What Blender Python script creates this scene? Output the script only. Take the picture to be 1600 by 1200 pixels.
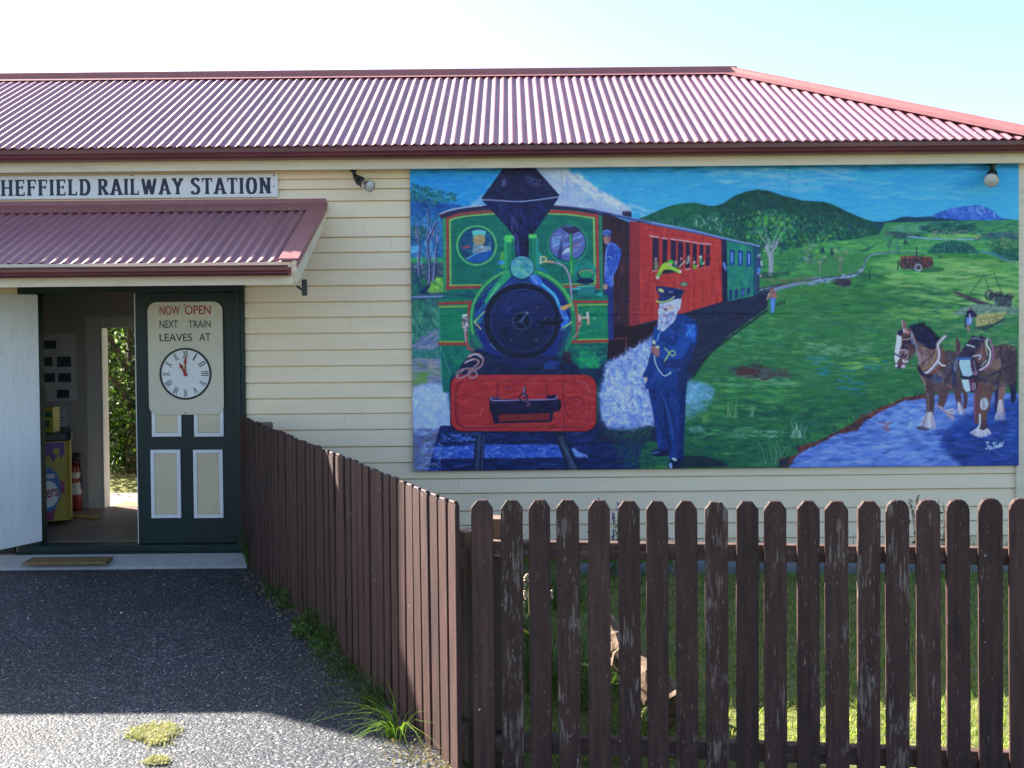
import bpy, bmesh, math, random
import numpy as np
from mathutils import Vector, Matrix, Euler
random.seed(4)
for o in list(bpy.data.objects): bpy.data.objects.remove(o)
SC = bpy.context.scene
COL = SC.collection
R_ = math.radians

# ---------------------------------------------------------------- camera
F = 1600.0; CAM = Vector((0, -8.29, 1.9)); PITCH = R_(1.1); ROLL = R_(-0.55); SHIFT = -64.0
cd = bpy.data.cameras.new('camera'); cam = bpy.data.objects.new('camera', cd); COL.objects.link(cam)
CM = Matrix.Rotation(R_(90) - PITCH, 3, 'X') @ Matrix.Rotation(ROLL, 3, 'Z')
cam.matrix_world = Matrix.Translation(CAM) @ CM.to_4x4()
cd.sensor_width = 36; cd.lens = 36 * F / 1600; cd.shift_y = SHIFT / 1600; cd.clip_start = .05; cd.clip_end = 3000
SC.camera = cam
SC.render.resolution_x = 1024; SC.render.resolution_y = 768

# ---------------------------------------------------------------- sky, sun, exposure
SUN_EL = R_(31); SUN_AZ = R_(58)          # azimuth: degrees left of straight behind the building
w = bpy.data.worlds.new('World'); SC.world = w; w.use_nodes = True
wn = w.node_tree; wn.nodes.clear()
sky = wn.nodes.new('ShaderNodeTexSky'); sky.sky_type = 'NISHITA'; sky.sun_disc = False
sky.sun_elevation = SUN_EL; sky.sun_rotation = -SUN_AZ; sky.altitude = 200; sky.air_density = 1.0; sky.dust_density = 1.7; sky.ozone_density = 2.0
bg = wn.nodes.new('ShaderNodeBackground'); bg.inputs[1].default_value = .065
wo = wn.nodes.new('ShaderNodeOutputWorld'); wn.links.new(sky.outputs[0], bg.inputs[0]); wn.links.new(bg.outputs[0], wo.inputs[0])
sl = bpy.data.lights.new('sun', 'SUN'); sl.energy = 5.0; sl.angle = R_(.55); sl.color = (1, .93, .82)
so = bpy.data.objects.new('sun', sl); COL.objects.link(so)
SUNV = Vector((-math.sin(SUN_AZ) * math.cos(SUN_EL), math.cos(SUN_AZ) * math.cos(SUN_EL), math.sin(SUN_EL)))
so.rotation_euler = SUNV.to_track_quat('Z', 'Y').to_euler(); so.location = SUNV * 60
vs = SC.view_settings; vs.view_transform = 'Standard'; vs.look = 'None'; vs.exposure = 2.53; vs.gamma = 1; vs.use_curve_mapping = False
SC.render.engine = 'CYCLES'; SC.cycles.max_bounces = 8; SC.cycles.diffuse_bounces = 5

# ---------------------------------------------------------------- from measured picture points to places in the scene
def ray(px, py): return CM @ Vector(((px - 800) / F, -(py - 600 - SHIFT) / F, -1))
def at(px, py, Y):
    d = ray(px, py); return CAM + d * ((Y - CAM.y) / d.y)
def onz(px, py, Z=0.0):
    d = ray(px, py); return CAM + d * ((Z - CAM.z) / d.z)

# ---------------------------------------------------------------- object helpers
def link(o, parent=None):
    COL.objects.link(o)
    if parent is not None: o.parent = parent
    return o
def tag(o, label=None, cat=None, group=None, kind=None):
    if label: o['label'] = label
    if cat: o['category'] = cat
    if group: o['group'] = group
    if kind: o['kind'] = kind
    return o
def empty(name, loc, label=None, cat=None, group=None, rz=0):
    o = bpy.data.objects.new(name, None); COL.objects.link(o); o.location = loc; o.rotation_euler = (0, 0, rz); o.empty_display_size = .1
    return tag(o, label, cat, group)
class MB:
    """collects polygons for one mesh object"""
    def __init__(s): s.v = []; s.f = []; s.m = []
    def add(s, vs, fs, mi=0):
        b = len(s.v); s.v += [tuple(v) for v in vs]; s.f += [tuple(i + b for i in f) for f in fs]; s.m += [mi] * len(fs); return s
    def box(s, x0, x1, y0, y1, z0, z1, mi=0):
        v = [(x, y, z) for z in (z0, z1) for y in (y0, y1) for x in (x0, x1)]
        return s.add(v, [(0, 2, 3, 1), (4, 5, 7, 6), (0, 1, 5, 4), (2, 6, 7, 3), (0, 4, 6, 2), (1, 3, 7, 5)], mi)
    def extr(s, prof, x0, x1, mi=0, caps=True):
        """profile of (y, z), counter-clockwise or not, run along x"""
        n = len(prof); v = [(x0, y, z) for y, z in prof] + [(x1, y, z) for y, z in prof]
        f = [(i, (i + 1) % n, n + (i + 1) % n, n + i) for i in range(n)]
        if caps: f += [tuple(range(n))[::-1], tuple(range(n, 2 * n))]
        return s.add(v, f, mi)
    def slab(s, poly, y0, y1, mi=0):
        """outline of (x, z) given a thickness from y0 to y1"""
        n = len(poly); v = [(x, y0, z) for x, z in poly] + [(x, y1, z) for x, z in poly]
        f = [(i, (i + 1) % n, n + (i + 1) % n, n + i) for i in range(n)] + [tuple(range(n))[::-1], tuple(range(n, 2 * n))]
        return s.add(v, f, mi)
    def plate(s, poly, z0, z1, mi=0):
        n = len(poly); v = [(x, y, z0) for x, y in poly] + [(x, y, z1) for x, y in poly]
        f = [(i, (i + 1) % n, n + (i + 1) % n, n + i) for i in range(n)] + [tuple(range(n))[::-1], tuple(range(n, 2 * n))]
        return s.add(v, f, mi)
    def tube(s, pts, rad, n=10, mi=0, cap=True):
        pts = [Vector(p) for p in pts]; k = len(pts); rads = rad if isinstance(rad, (list, tuple)) else [rad] * k
        vs = []; up = Vector((0, 0, 1))
        for i, p in enumerate(pts):
            d = (pts[min(i + 1, k - 1)] - pts[max(i - 1, 0)]).normalized()
            a = d.cross(up if abs(d.z) < .95 else Vector((1, 0, 0))).normalized(); b = d.cross(a)
            for j in range(n):
                t = 2 * math.pi * j / n; vs.append(p + (a * math.cos(t) + b * math.sin(t)) * rads[i])
        fs = [(i * n + j, i * n + (j + 1) % n, (i + 1) * n + (j + 1) % n, (i + 1) * n + j) for i in range(k - 1) for j in range(n)]
        if cap: fs += [tuple(range(n))[::-1], tuple(range((k - 1) * n, k * n))]
        return s.add(vs, fs, mi)
    def build(s, name, mats, parent=None, loc=(0, 0, 0), smooth=False, bevel=0):
        me = bpy.data.meshes.new(name); me.from_pydata(s.v, [], s.f)
        for m in (mats if isinstance(mats, (list, tuple)) else [mats]): me.materials.append(m)
        if any(s.m): me.polygons.foreach_set('material_index', s.m)
        bm = bmesh.new(); bm.from_mesh(me); bmesh.ops.recalc_face_normals(bm, faces=bm.faces); bm.to_mesh(me); bm.free()
        if smooth: me.polygons.foreach_set('use_smooth', [True] * len(me.polygons))
        o = bpy.data.objects.new(name, me); link(o, parent); o.location = loc
        if bevel:
            b = o.modifiers.new('bevel', 'BEVEL'); b.width = bevel; b.segments = 2; b.limit_method = 'ANGLE'; b.angle_limit = R_(40)
        return o
def sheet(name, verts, faces, mats, parent=None, smooth=False):
    me = bpy.data.meshes.new(name); me.from_pydata([tuple(v) for v in verts], [], faces)
    for m in (mats if isinstance(mats, (list, tuple)) else [mats]): me.materials.append(m)
    if smooth: me.polygons.foreach_set('use_smooth', [True] * len(me.polygons))
    return link(bpy.data.objects.new(name, me), parent)

# ---------------------------------------------------------------- materials
class NT:
    def __init__(s, name):
        s.m = bpy.data.materials.new(name); s.m.use_nodes = True; s.t = s.m.node_tree; s.t.nodes.clear()
        s.out = s.n('ShaderNodeOutputMaterial'); s.p = s.n('ShaderNodeBsdfPrincipled'); s.l(s.p.outputs[0], s.out.inputs[0])
    def n(s, t, **k):
        q = s.t.nodes.new(t)
        for a, b in k.items(): setattr(q, a, b)
        return q
    def l(s, a, b): s.t.links.new(a, b)
    def coord(s, scale=(1, 1, 1), kind='Object', rnd=False):
        tc = s.n('ShaderNodeTexCoord'); mp = s.n('ShaderNodeMapping'); mp.inputs['Scale'].default_value = scale
        s.l(tc.outputs[kind], mp.inputs[0])
        if rnd:
            oi = s.n('ShaderNodeObjectInfo'); ml = s.n('ShaderNodeMath', operation='MULTIPLY'); ml.inputs[1].default_value = 57.0
            cb = s.n('ShaderNodeCombineXYZ'); s.l(oi.outputs['Random'], ml.inputs[0])
            for i in range(3): s.l(ml.outputs[0], cb.inputs[i])
            s.l(cb.outputs[0], mp.inputs['Location'])
        return mp.outputs[0]
    def noise(s, vec, scale, detail=4, rough=.55):
        q = s.n('ShaderNodeTexNoise'); q.inputs['Scale'].default_value = scale; q.inputs['Detail'].default_value = detail; q.inputs['Roughness'].default_value = rough
        s.l(vec, q.inputs['Vector']); return q.outputs['Fac']
    def ramp(s, fac, stops):
        q = s.n('ShaderNodeValToRGB'); e = q.color_ramp.elements
        while len(e) < len(stops): e.new(.5)
        for i, (p, c) in enumerate(stops): e[i].position = p; e[i].color = (*c, 1) if not isinstance(c, (int, float)) else (c, c, c, 1)
        s.l(fac, q.inputs[0]); return q.outputs[0]
    def mix(s, fac, a, b, mode='MIX'):
        q = s.n('ShaderNodeMix', data_type='RGBA', blend_type=mode)
        for i, v in ((0, fac), (6, a), (7, b)):
            if isinstance(v, (int, float)): q.inputs[i].default_value = v
            elif isinstance(v, tuple): q.inputs[i].default_value = (*v, 1)
            else: s.l(v, q.inputs[i])
        return q.outputs[2]
    def math(s, op, a, b=None, clamp=False):
        q = s.n('ShaderNodeMath', operation=op, use_clamp=clamp)
        for i, v in ((0, a), (1, b)):
            if v is None: continue
            if isinstance(v, (int, float)): q.inputs[i].default_value = v
            else: s.l(v, q.inputs[i])
        return q.outputs[0]
    def bump(s, h, strength=.3, dist=.01):
        q = s.n('ShaderNodeBump'); q.inputs['Strength'].default_value = strength; q.inputs['Distance'].default_value = dist
        s.l(h, q.inputs['Height']); s.l(q.outputs[0], s.p.inputs['Normal'])
    def col(s, c):
        if isinstance(c, tuple): s.p.inputs['Base Color'].default_value = (*c, 1)
        else: s.l(c, s.p.inputs['Base Color'])
    def rough(s, r, spec=.5):
        if isinstance(r, (int, float)): s.p.inputs['Roughness'].default_value = r
        else: s.l(r, s.p.inputs['Roughness'])
        s.p.inputs['Specular IOR Level'].default_value = spec
def paint(name, c, rough=.5, var=.12, scale=3.0, stretch=(1, 1, 1), dirt=None, bump=.0, spec=.4, metal=0):
    t = NT(name); v = t.coord(stretch); n = t.noise(v, scale, 6)
    lo = tuple(x * (1 - var) for x in c); hi = tuple(min(1, x * (1 + var)) for x in c)
    col = t.ramp(n, [(.3, lo), (.7, hi)])
    if dirt:
        d = t.ramp(t.noise(t.coord((stretch[0] * 2.2, stretch[1] * 2.2, stretch[2] * 2.2)), scale * 1.7, 8, .65), [(.52, 0.0), (.72, 1.0)])
        col = t.mix(t.math('MULTIPLY', d, dirt[1]), col, dirt[0])
    t.col(col); t.rough(rough, spec); t.p.inputs['Metallic'].default_value = metal
    if bump: t.bump(t.noise(t.coord(), 160, 3), bump, .002)
    return t.m
def leafmat(name, cols, trans=.45, rough=.5):
    t = NT(name); v = t.coord(); n = t.noise(v, 9, 3); oi = t.n('ShaderNodeNewGeometry')
    f = t.math('ADD', t.math('MULTIPLY', n, .6), t.math('MULTIPLY', oi.outputs['Random Per Island'], .5))
    c = t.ramp(f, [(.2 + .6 * i / max(1, len(cols) - 1), k) for i, k in enumerate(cols)])
    t.col(c); t.rough(rough, .3)
    tr = t.n('ShaderNodeBsdfTranslucent'); hs = t.mix(1.0, c, (1.3, 1.35, .7), 'MULTIPLY'); t.l(hs, tr.inputs[0])
    mx = t.n('ShaderNodeMixShader'); mx.inputs[0].default_value = trans; t.l(t.p.outputs[0], mx.inputs[1]); t.l(tr.outputs[0], mx.inputs[2]); t.l(mx.outputs[0], t.out.inputs[0])
    return t.m
# ---------------------------------------------------------------- mural painting (brush work on a numpy canvas)
CX0, CY0, CW, CH = 634, 250, 972, 494
class Canvas:
    def __init__(s):
        s.a = np.zeros((CH, CW, 3), np.float32); s.ox = s.oy = 0.0; s.k = 1.0
        s.r = np.random.RandomState(7); s.clip = False
    def T(s, ox, oy, k): s.ox, s.oy, s.k = ox, oy, k
    def tr(s, pts):
        p = np.asarray(pts, np.float64).reshape(-1, 2) / s.k
        return p + np.array([s.ox - CX0, s.oy - CY0])
    def box(s, x0, y0, x1, y1):
        x0 = max(0, int(math.floor(x0))); y0 = max(0, int(math.floor(y0)))
        x1 = min(CW, int(math.ceil(x1)) + 1); y1 = min(CH, int(math.ceil(y1)) + 1)
        return (x0, y0, x1, y1) if x1 > x0 and y1 > y0 else None
    def cover(s, p):
        b = s.box(p[:, 0].min() - 1, p[:, 1].min() - 1, p[:, 0].max() + 1, p[:, 1].max() + 1)
        if b is None: return None, None
        x0, y0, x1, y1 = b; n = 3
        xs = x0 + (np.arange((x1 - x0) * n) + .5) / n; ys = y0 + (np.arange((y1 - y0) * n) + .5) / n
        ins = np.zeros((len(ys), len(xs)), bool)
        q = np.roll(p, -1, 0)
        for (ax, ay), (bx, by) in zip(p, q):
            if ay == by: continue
            m = (ys >= min(ay, by)) & (ys < max(ay, by))
            if not m.any(): continue
            xc = ax + (ys[m] - ay) * (bx - ax) / (by - ay)
            ins[m] ^= xs[None, :] < xc[:, None]
        c = ins.reshape(y1 - y0, n, x1 - x0, n).mean((1, 3)).astype(np.float32)
        return b, c
    def put(s, b, c, col, a=1.0):
        x0, y0, x1, y1 = b; v = s.a[y0:y1, x0:x1]; w = (c * a)[..., None]
        v += (np.asarray(col, np.float32) - v) * w
    def P(s, pts, col, a=1.0, col2=None, d='v', blur=0):
        p = s.tr(smooth(pts) if blur > 0 else pts); b, c = s.cover(p)
        if b is None: return
        if blur > 0:
            g = blur * 2; e = s.box(b[0] - g, b[1] - g, b[2] + g - 1, b[3] + g - 1)
            c = np.pad(c, ((b[1] - e[1], e[3] - b[3]), (b[0] - e[0], e[2] - b[2]))); b = e
        if col2 is not None:
            t = np.linspace(0, 1, c.shape[0])[:, None, None] if d == 'v' else np.linspace(0, 1, c.shape[1])[None, :, None]
            col = np.asarray(col, np.float32) * (1 - t) + np.asarray(col2, np.float32) * t
        for _ in range(max(0, blur)): c = soft(c)
        s.put(b, c, col, a)
    def S(s, pts, w, col, a=1.0, w2=None, curve=True, dry=0.0):
        pp = smooth(pts, False) if curve and len(pts) > 2 else pts
        p = s.tr(pp); k = s.k; n = len(p) - 1
        h0 = w / k / 2; h1 = (w if w2 is None else w2) / k / 2; hm = max(h0, h1) + 1
        b = s.box(p[:, 0].min() - hm, p[:, 1].min() - hm, p[:, 0].max() + hm, p[:, 1].max() + hm)
        if b is None: return
        x0, y0, x1, y1 = b
        X, Y = np.meshgrid(np.arange(x0, x1) + .5, np.arange(y0, y1) + .5)
        best = np.full(X.shape, -9.0)
        for i in range(n):
            d = p[i + 1] - p[i]; L = d @ d + 1e-9
            t = np.clip(((X - p[i, 0]) * d[0] + (Y - p[i, 1]) * d[1]) / L, 0, 1)
            dist = np.hypot(X - p[i, 0] - t * d[0], Y - p[i, 1] - t * d[1])
            h = h0 + (h1 - h0) * (i + t) / n
            best = np.maximum(best, np.where(h > .5, h + .5 - dist, np.clip(1 - dist / 1.0, 0, 1) * h * 2))
        c = np.clip(best, 0, 1).astype(np.float32)
        if dry: c *= (s.r.rand(*c.shape) > dry)
        s.put(b, c, col, a)
    def E(s, cx, cy, rx, ry, col, a=1.0, rot=0, col2=None):
        t = np.linspace(0, 2 * math.pi, 40, endpoint=False); r = math.radians(rot)
        x = np.cos(t) * rx; y = np.sin(t) * ry
        s.P(np.stack([cx + x * math.cos(r) - y * math.sin(r), cy + x * math.sin(r) + y * math.cos(r)], 1), col, a, col2)
    def R(s, cx, cy, rx, ry, w, col, a=1.0, t0=0, t1=360):
        t = np.radians(np.linspace(t0, t1, 48))
        s.S(np.stack([cx + np.cos(t) * rx, cy + np.sin(t) * ry], 1), w, col, a, curve=False)
    def D(s, poly, n, cols, ln, wd, ang=0, aj=15, a=.5, cj=10, clip=None, curl=0):
        """n brush dabs inside a polygon; ln, wd in photo pixels"""
        if clip is None: clip = s.clip
        p = s.tr(poly); b, c = s.cover(p)
        if b is None: return
        x0, y0, x1, y1 = b; r = s.r
        M = np.zeros((CH, CW), np.float32); M[y0:y1, x0:x1] = c
        ys, xs = np.nonzero(c > .5)
        if len(xs) == 0: return
        idx = r.randint(0, len(xs), n); cols = np.asarray(cols, np.float32)
        for i in idx:
            px = x0 + xs[i] + r.rand(); py = y0 + ys[i] + r.rand()
            L = ln * (.5 + r.rand()) / 2; W = max(.7, wd * (.6 + r.rand()) / 2)
            th = math.radians(ang + r.normal() * aj)
            bb = s.box(px - L - W - 1, py - L - W - 1, px + L + W + 1, py + L + W + 1)
            if bb is None: continue
            X, Y = np.meshgrid(np.arange(bb[0], bb[2]) + .5 - px, np.arange(bb[1], bb[3]) + .5 - py)
            u = X * math.cos(th) + Y * math.sin(th); v = -X * math.sin(th) + Y * math.cos(th)
            if curl: v = v + curl * u * u / max(L, 1)
            g = np.clip(1.25 - np.hypot(u / L, v / W), 0, .6) / .6
            g = g * (.75 + .25 * np.sin(v * 2.3 + r.rand() * 6))
            if clip: g = g * M[bb[1]:bb[3], bb[0]:bb[2]]
            col = cols[r.randint(len(cols))] + r.normal(size=3) * cj * .5 + r.normal() * cj * .5
            s.put(bb, g.astype(np.float32), col, min(1, a * (.8 + .6 * r.rand())))
def soft(c):
    p = np.pad(c, 2, mode='edge'); k = np.array([1, 4, 6, 4, 1], np.float32) / 16
    p = sum(k[i] * p[i:i + c.shape[0]] for i in range(5))
    return sum(k[i] * p[:, i:i + c.shape[1]] for i in range(5))
def smooth(pts, closed=True, n=6):
    p = np.asarray(pts, np.float64); m = len(p); out = []
    rng = range(m) if closed else range(m - 1)
    for i in rng:
        if closed: a, b, c, d = p[i - 1], p[i], p[(i + 1) % m], p[(i + 2) % m]
        else: a, b, c, d = p[max(i - 1, 0)], p[i], p[i + 1], p[min(i + 2, m - 1)]
        for j in range(n):
            t = j / n
            out.append(.5 * (2 * b + (c - a) * t + (2 * a - 5 * b + 4 * c - d) * t * t + (3 * b - a - 3 * c + d) * t ** 3))
    if not closed: out.append(p[-1])
    return np.array(out)
def rrect(x0, y0, x1, y1, r):
    o = []
    for cx, cy, t0 in ((x1 - r, y0 + r, -90), (x1 - r, y1 - r, 0), (x0 + r, y1 - r, 90), (x0 + r, y0 + r, 180)):
        for j in range(6):
            t = math.radians(t0 + 18 * j); o.append((cx + r * math.cos(t), cy + r * math.sin(t)))
    return o

def paint_mural():
    c = Canvas(); T, P, S, E, R, D = c.T, c.P, c.S, c.E, c.R, c.D
    c3 = (620, 240, 4.2105); c4 = (620, 480, 4.2105); c5 = (920, 240, 4.4444); c6 = (920, 440, 3.75)
    c7 = (1240, 240, 4.4444); c8 = (1220, 440, 3.75); ph = (0, 0, 1)
    # ---- sky
    T(*ph)
    P([(630, 248), (1610, 248), (1610, 750), (630, 750)], (40, 84, 84))
    P([(630, 250), (1000, 250), (1000, 480), (630, 480)], (30, 128, 190), col2=(48, 150, 212))
    P([(900, 250), (1610, 250), (1610, 480), (900, 480)], (44, 144, 212), col2=(92, 182, 240))
    D([(634, 252), (1604, 252), (1604, 380), (634, 380)], 900, [(52, 162, 222), (76, 176, 234), (38, 140, 204), (66, 158, 222)], 34, 4, -3, 6, .3, 8)
    D([(634, 252), (880, 252), (880, 340), (634, 340)], 260, [(35, 135, 195), (45, 150, 205), (25, 110, 175)], 26, 4, -8, 10, .35, 8)
    D([(640, 255), (1600, 252), (1600, 266), (640, 269)], 350, [(20, 105, 140), (25, 115, 150), (25, 120, 165)], 24, 4, 0, 5, .5, 6)  # darker teal strip paints the fascia's shade into the top of the sky
    D([(1110, 262), (1330, 264), (1340, 290), (1240, 300), (1120, 285)], 110, [(120, 170, 225), (140, 180, 230), (95, 160, 225)], 30, 4, 6, 8, .35, 8)
    D([(1290, 275), (1420, 280), (1560, 300), (1560, 315), (1330, 310)], 60, [(110, 175, 235), (95, 165, 235)], 34, 3, 3, 5, .35, 6)
    D([(985, 318), (1040, 330), (1010, 345)], 20, [(160, 190, 230)], 14, 3, 20, 8, .5)
    T(*c3)
    sm = [(900, 85), (1085, 92), (1150, 118), (1230, 170), (1330, 240), (1450, 305), (1545, 365), (1490, 400), (1380, 385), (1200, 360), (1000, 350), (1040, 270)]
    P(sm, (150, 170, 212), .85, blur=6)
    D(sm, 300, [(175, 185, 220), (190, 192, 222), (150, 168, 212), (165, 172, 205), (140, 150, 195)], 15, 4, 35, 30, .55, 8, False, .25)
    D([(1120, 100), (1240, 160), (1330, 230), (1540, 350), (1540, 390), (1300, 280), (1100, 150)], 70, [(200, 202, 230), (185, 192, 225)], 16, 3, 33, 15, .55)
    D([(490, 335), (560, 285), (640, 190), (700, 120), (690, 200), (600, 330)], 70, [(120, 165, 215), (150, 180, 225), (90, 150, 205)], 12, 4, -50, 20, .45)
    c.clip = True
    # ---- hills on the right
    T(*ph)
    far = [(1540, 344), (1551, 345), (1560, 340), (1580, 343), (1612, 344), (1612, 420), (1380, 420), (1366, 346), (1380, 346), (1396, 343), (1408, 339), (1416, 338), (1428, 339), (1455, 338)]
    P(far, (22, 62, 82))
    mt = [(1452, 338), (1465, 332), (1484, 325), (1500, 323), (1516, 321), (1526, 320), (1540, 324), (1552, 331), (1561, 340), (1574, 343), (1500, 344)]
    P(mt, (48, 92, 172))
    D(mt, 70, [(70, 110, 200), (95, 130, 210), (35, 70, 140), (120, 150, 215)], 9, 2, 50, 25, .6)
    D([(1500, 326), (1530, 321), (1548, 330), (1556, 339), (1530, 336)], 30, [(135, 160, 220), (110, 140, 210)], 6, 2, 55, 20, .6)
    D([(1366, 346), (1604, 345), (1604, 366), (1370, 366)], 160, [(24, 66, 80), (30, 82, 86), (38, 98, 92)], 12, 3, 0, 12, .5)
    h2 = [(1097, 322), (1118, 321), (1131, 317), (1147, 306), (1165, 299), (1185, 295.5), (1203, 298), (1222, 305), (1240, 309), (1254, 313), (1274, 314), (1287, 315), (1301, 319), (1321, 329), (1339, 337), (1352, 342), (1366, 346), (1400, 400), (1400, 440), (1060, 440)]
    h1 = [(998, 341), (1012, 336), (1030, 328), (1048, 321), (1066, 317), (1087, 316), (1105, 320), (1120, 325), (1180, 400), (1180, 440), (960, 440)]
    P(h2, (26, 74, 66)); P(h1, (30, 92, 70))
    D(h1, 130, [(24, 76, 70), (50, 122, 72), (34, 100, 84)], 14, 6, -15, 40, .45)
    D(h1, 250, [(30, 100, 70), (42, 115, 72), (22, 78, 72), (40, 96, 80)], 9, 3, -25, 30, .5)
    D(h2, 300, [(18, 58, 62), (36, 96, 62), (24, 76, 76)], 15, 6, 25, 40, .4)
    D(h2, 900, [(22, 70, 66), (32, 88, 62), (20, 54, 66), (44, 102, 66), (24, 60, 80)], 6, 3, 75, 40, .5)
    D([(1131, 317), (1185, 296), (1254, 313), (1301, 319), (1352, 342), (1330, 338), (1250, 322), (1185, 305), (1140, 322)], 130, [(18, 58, 58), (26, 74, 56)], 9, 3, 20, 20, .5)
    D([(1190, 325), (1330, 345), (1370, 370), (1200, 380)], 130, [(50, 110, 60), (36, 96, 76), (60, 118, 64), (30, 76, 96)], 8, 3, 10, 30, .5)
    c.clip = False
    # wooded foot of the hills
    fw = [(1000, 342), (1080, 340), (1180, 340), (1300, 350), (1380, 372), (1390, 396), (1280, 398), (1190, 402), (1100, 392)]
    D(fw, 700, [(32, 98, 72), (44, 120, 80), (22, 66, 76), (70, 140, 84), (30, 80, 100), (54, 96, 62)], 6, 2.5, 80, 35, .5)
    D([(1000, 345), (1100, 332), (1185, 330), (1330, 350), (1390, 380), (1390, 398), (1190, 402)], 420, [(18, 52, 56), (60, 128, 78), (86, 156, 92), (26, 70, 84), (16, 46, 46)], 4.5, 2.2, 85, 25, .6)
    D([(1090, 335), (1130, 340), (1128, 362), (1085, 352)], 55, [(130, 175, 150), (95, 165, 110), (150, 180, 160)], 5, 1.6, 85, 20, .65)
    D([(1230, 330), (1320, 345), (1370, 362), (1300, 372), (1230, 362)], 70, [(84, 158, 110), (60, 130, 110)], 5, 2, 85, 30, .5)
    D([(1190, 375), (1380, 370), (1390, 398), (1195, 402)], 260, [(24, 70, 86), (40, 110, 80), (90, 150, 70), (110, 120, 70), (38, 92, 110)], 6, 2.5, 80, 40, .5)
    # ---- far plain
    T(*c7)
    P([(640, 478), (1660, 455), (1660, 770), (-400, 770), (-250, 700), (250, 614), (440, 590), (590, 560)], (62, 130, 76))
    T(*ph); P([(1000, 398), (1420, 398), (1420, 520), (1000, 540)], (60, 124, 72)); T(*c7)
    D([(640, 480), (1560, 465), (1560, 600), (640, 600)], 420, [(40, 108, 92), (56, 124, 84), (30, 82, 90), (72, 140, 86), (60, 122, 100)], 13, 2.5, 2, 8, .55)
    D([(690, 500), (900, 490), (900, 540), (690, 545)], 50, [(86, 150, 118), (78, 142, 108)], 14, 3, -4, 6, .55)
    D([(880, 500), (1080, 480), (1250, 490), (1250, 540), (900, 540)], 90, [(22, 66, 74), (30, 84, 76)], 12, 3, -5, 12, .55)
    D([(620, 540), (760, 540), (900, 572), (690, 580)], 60, [(26, 58, 70), (90, 96, 92), (36, 74, 76)], 8, 3, 5, 12, .6)
    D([(960, 535), (1200, 530), (1240, 560), (980, 560)], 60, [(150, 130, 120), (40, 82, 88), (126, 128, 110)], 5, 2, 0, 20, .6)
    D([(1250, 550), (1560, 545), (1560, 590), (1260, 590)], 100, [(34, 50, 84), (150, 120, 110), (40, 84, 96), (50, 70, 100)], 6, 2.4, 0, 20, .55)
    S([(800, 575), (940, 588), (1080, 592), (1240, 594)], 10, (140, 172, 205), .8)
    D([(930, 560), (1280, 560), (1280, 588), (930, 588)], 60, [(120, 175, 90), (104, 160, 90)], 14, 2.4, 3, 5, .6)
    D([(240, 600), (900, 595), (1360, 610), (1360, 690), (240, 690)], 330, [(86, 160, 88), (70, 146, 86), (104, 172, 84), (58, 130, 88)], 16, 3, 0, 6, .5)
    D([(460, 680), (520, 640), (580, 620), (560, 640), (490, 680)], 16, [(40, 92, 74)], 10, 2, -25, 6, .6)
    # dark grove right of the machine
    gv = [(920, 690), (960, 645), (1040, 610), (1110, 600), (1190, 615), (1250, 650), (1290, 690)]
    P(gv, (28, 86, 78)); D(gv, 190, [(24, 76, 72), (38, 108, 84), (20, 60, 72), (56, 126, 96)], 5, 2, 85, 15, .6)
    D([(1330, 620), (1450, 590), (1560, 600), (1560, 660), (1350, 660)], 120, [(40, 100, 70), (90, 130, 80), (28, 72, 70), (140, 140, 100)], 7, 2.4, 0, 30, .55)
    D([(1370, 660), (1560, 655), (1560, 770), (1470, 735), (1380, 700)], 130, [(28, 84, 72), (36, 100, 80), (22, 66, 74)], 9, 3, 15, 20, .55)
    S([(1300, 670), (1360, 690), (1400, 700), (1470, 735), (1550, 765)], 12, (64, 120, 160), .8)
    # ---- big field
    fld = [(420, 850), (520, 700), (700, 690), (940, 690), (1300, 700), (1480, 745), (1640, 800), (1640, 2200), (-2400, 2200), (-800, 1250), (-20, 960)]
    P(fld, (64, 128, 66), col2=(34, 92, 66))
    T(*ph)
    field = [(1345, 420), (1368, 398), (1450, 396), (1540, 400), (1600, 415), (1600, 600), (1240, 735), (900, 735), (1000, 700), (1090, 590), (1200, 480), (1260, 455)]
    D(field, 1500, [(70, 140, 66), (52, 118, 62), (40, 100, 68), (90, 152, 74), (34, 92, 74)], 26, 3.2, 0, 6, .42)
    D([(1380, 400), (1602, 408), (1602, 480), (1400, 465)], 420, [(124, 168, 92), (152, 184, 108), (108, 160, 88), (92, 148, 84)], 28, 3.5, 2, 5, .6)
    D([(1240, 480), (1600, 470), (1600, 560), (1240, 600)], 260, [(86, 138, 86), (104, 150, 96), (64, 118, 80)], 26, 3.2, 0, 6, .4)
    D([(1370, 398), (1480, 398), (1440, 440), (1350, 430)], 80, [(84, 160, 84), (96, 168, 86)], 22, 3, 5, 8, .45)
    D([(1240, 455), (1480, 440), (1560, 462), (1460, 490), (1260, 492)], 130, [(38, 96, 62), (30, 84, 66), (46, 108, 62)], 26, 3.6, 1, 6, .5)
    D([(1230, 490), (1420, 495), (1400, 610), (1240, 620)], 240, [(46, 116, 68), (38, 104, 74), (66, 134, 70), (28, 92, 72)], 24, 3, 0, 6, .5)
    D([(1265, 535), (1355, 540), (1355, 556), (1260, 552)], 50, [(120, 160, 120), (100, 150, 110)], 15, 2.6, 4, 10, .5)
    D([(1255, 556), (1390, 560), (1340, 620), (1320, 616)], 34, [(30, 116, 166), (34, 128, 160)], 16, 3.2, 0, 10, .5)
    D([(1320, 560), (1380, 556), (1370, 575), (1310, 575)], 20, [(130, 176, 80), (110, 160, 74)], 16, 3, -2, 6, .55)
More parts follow.
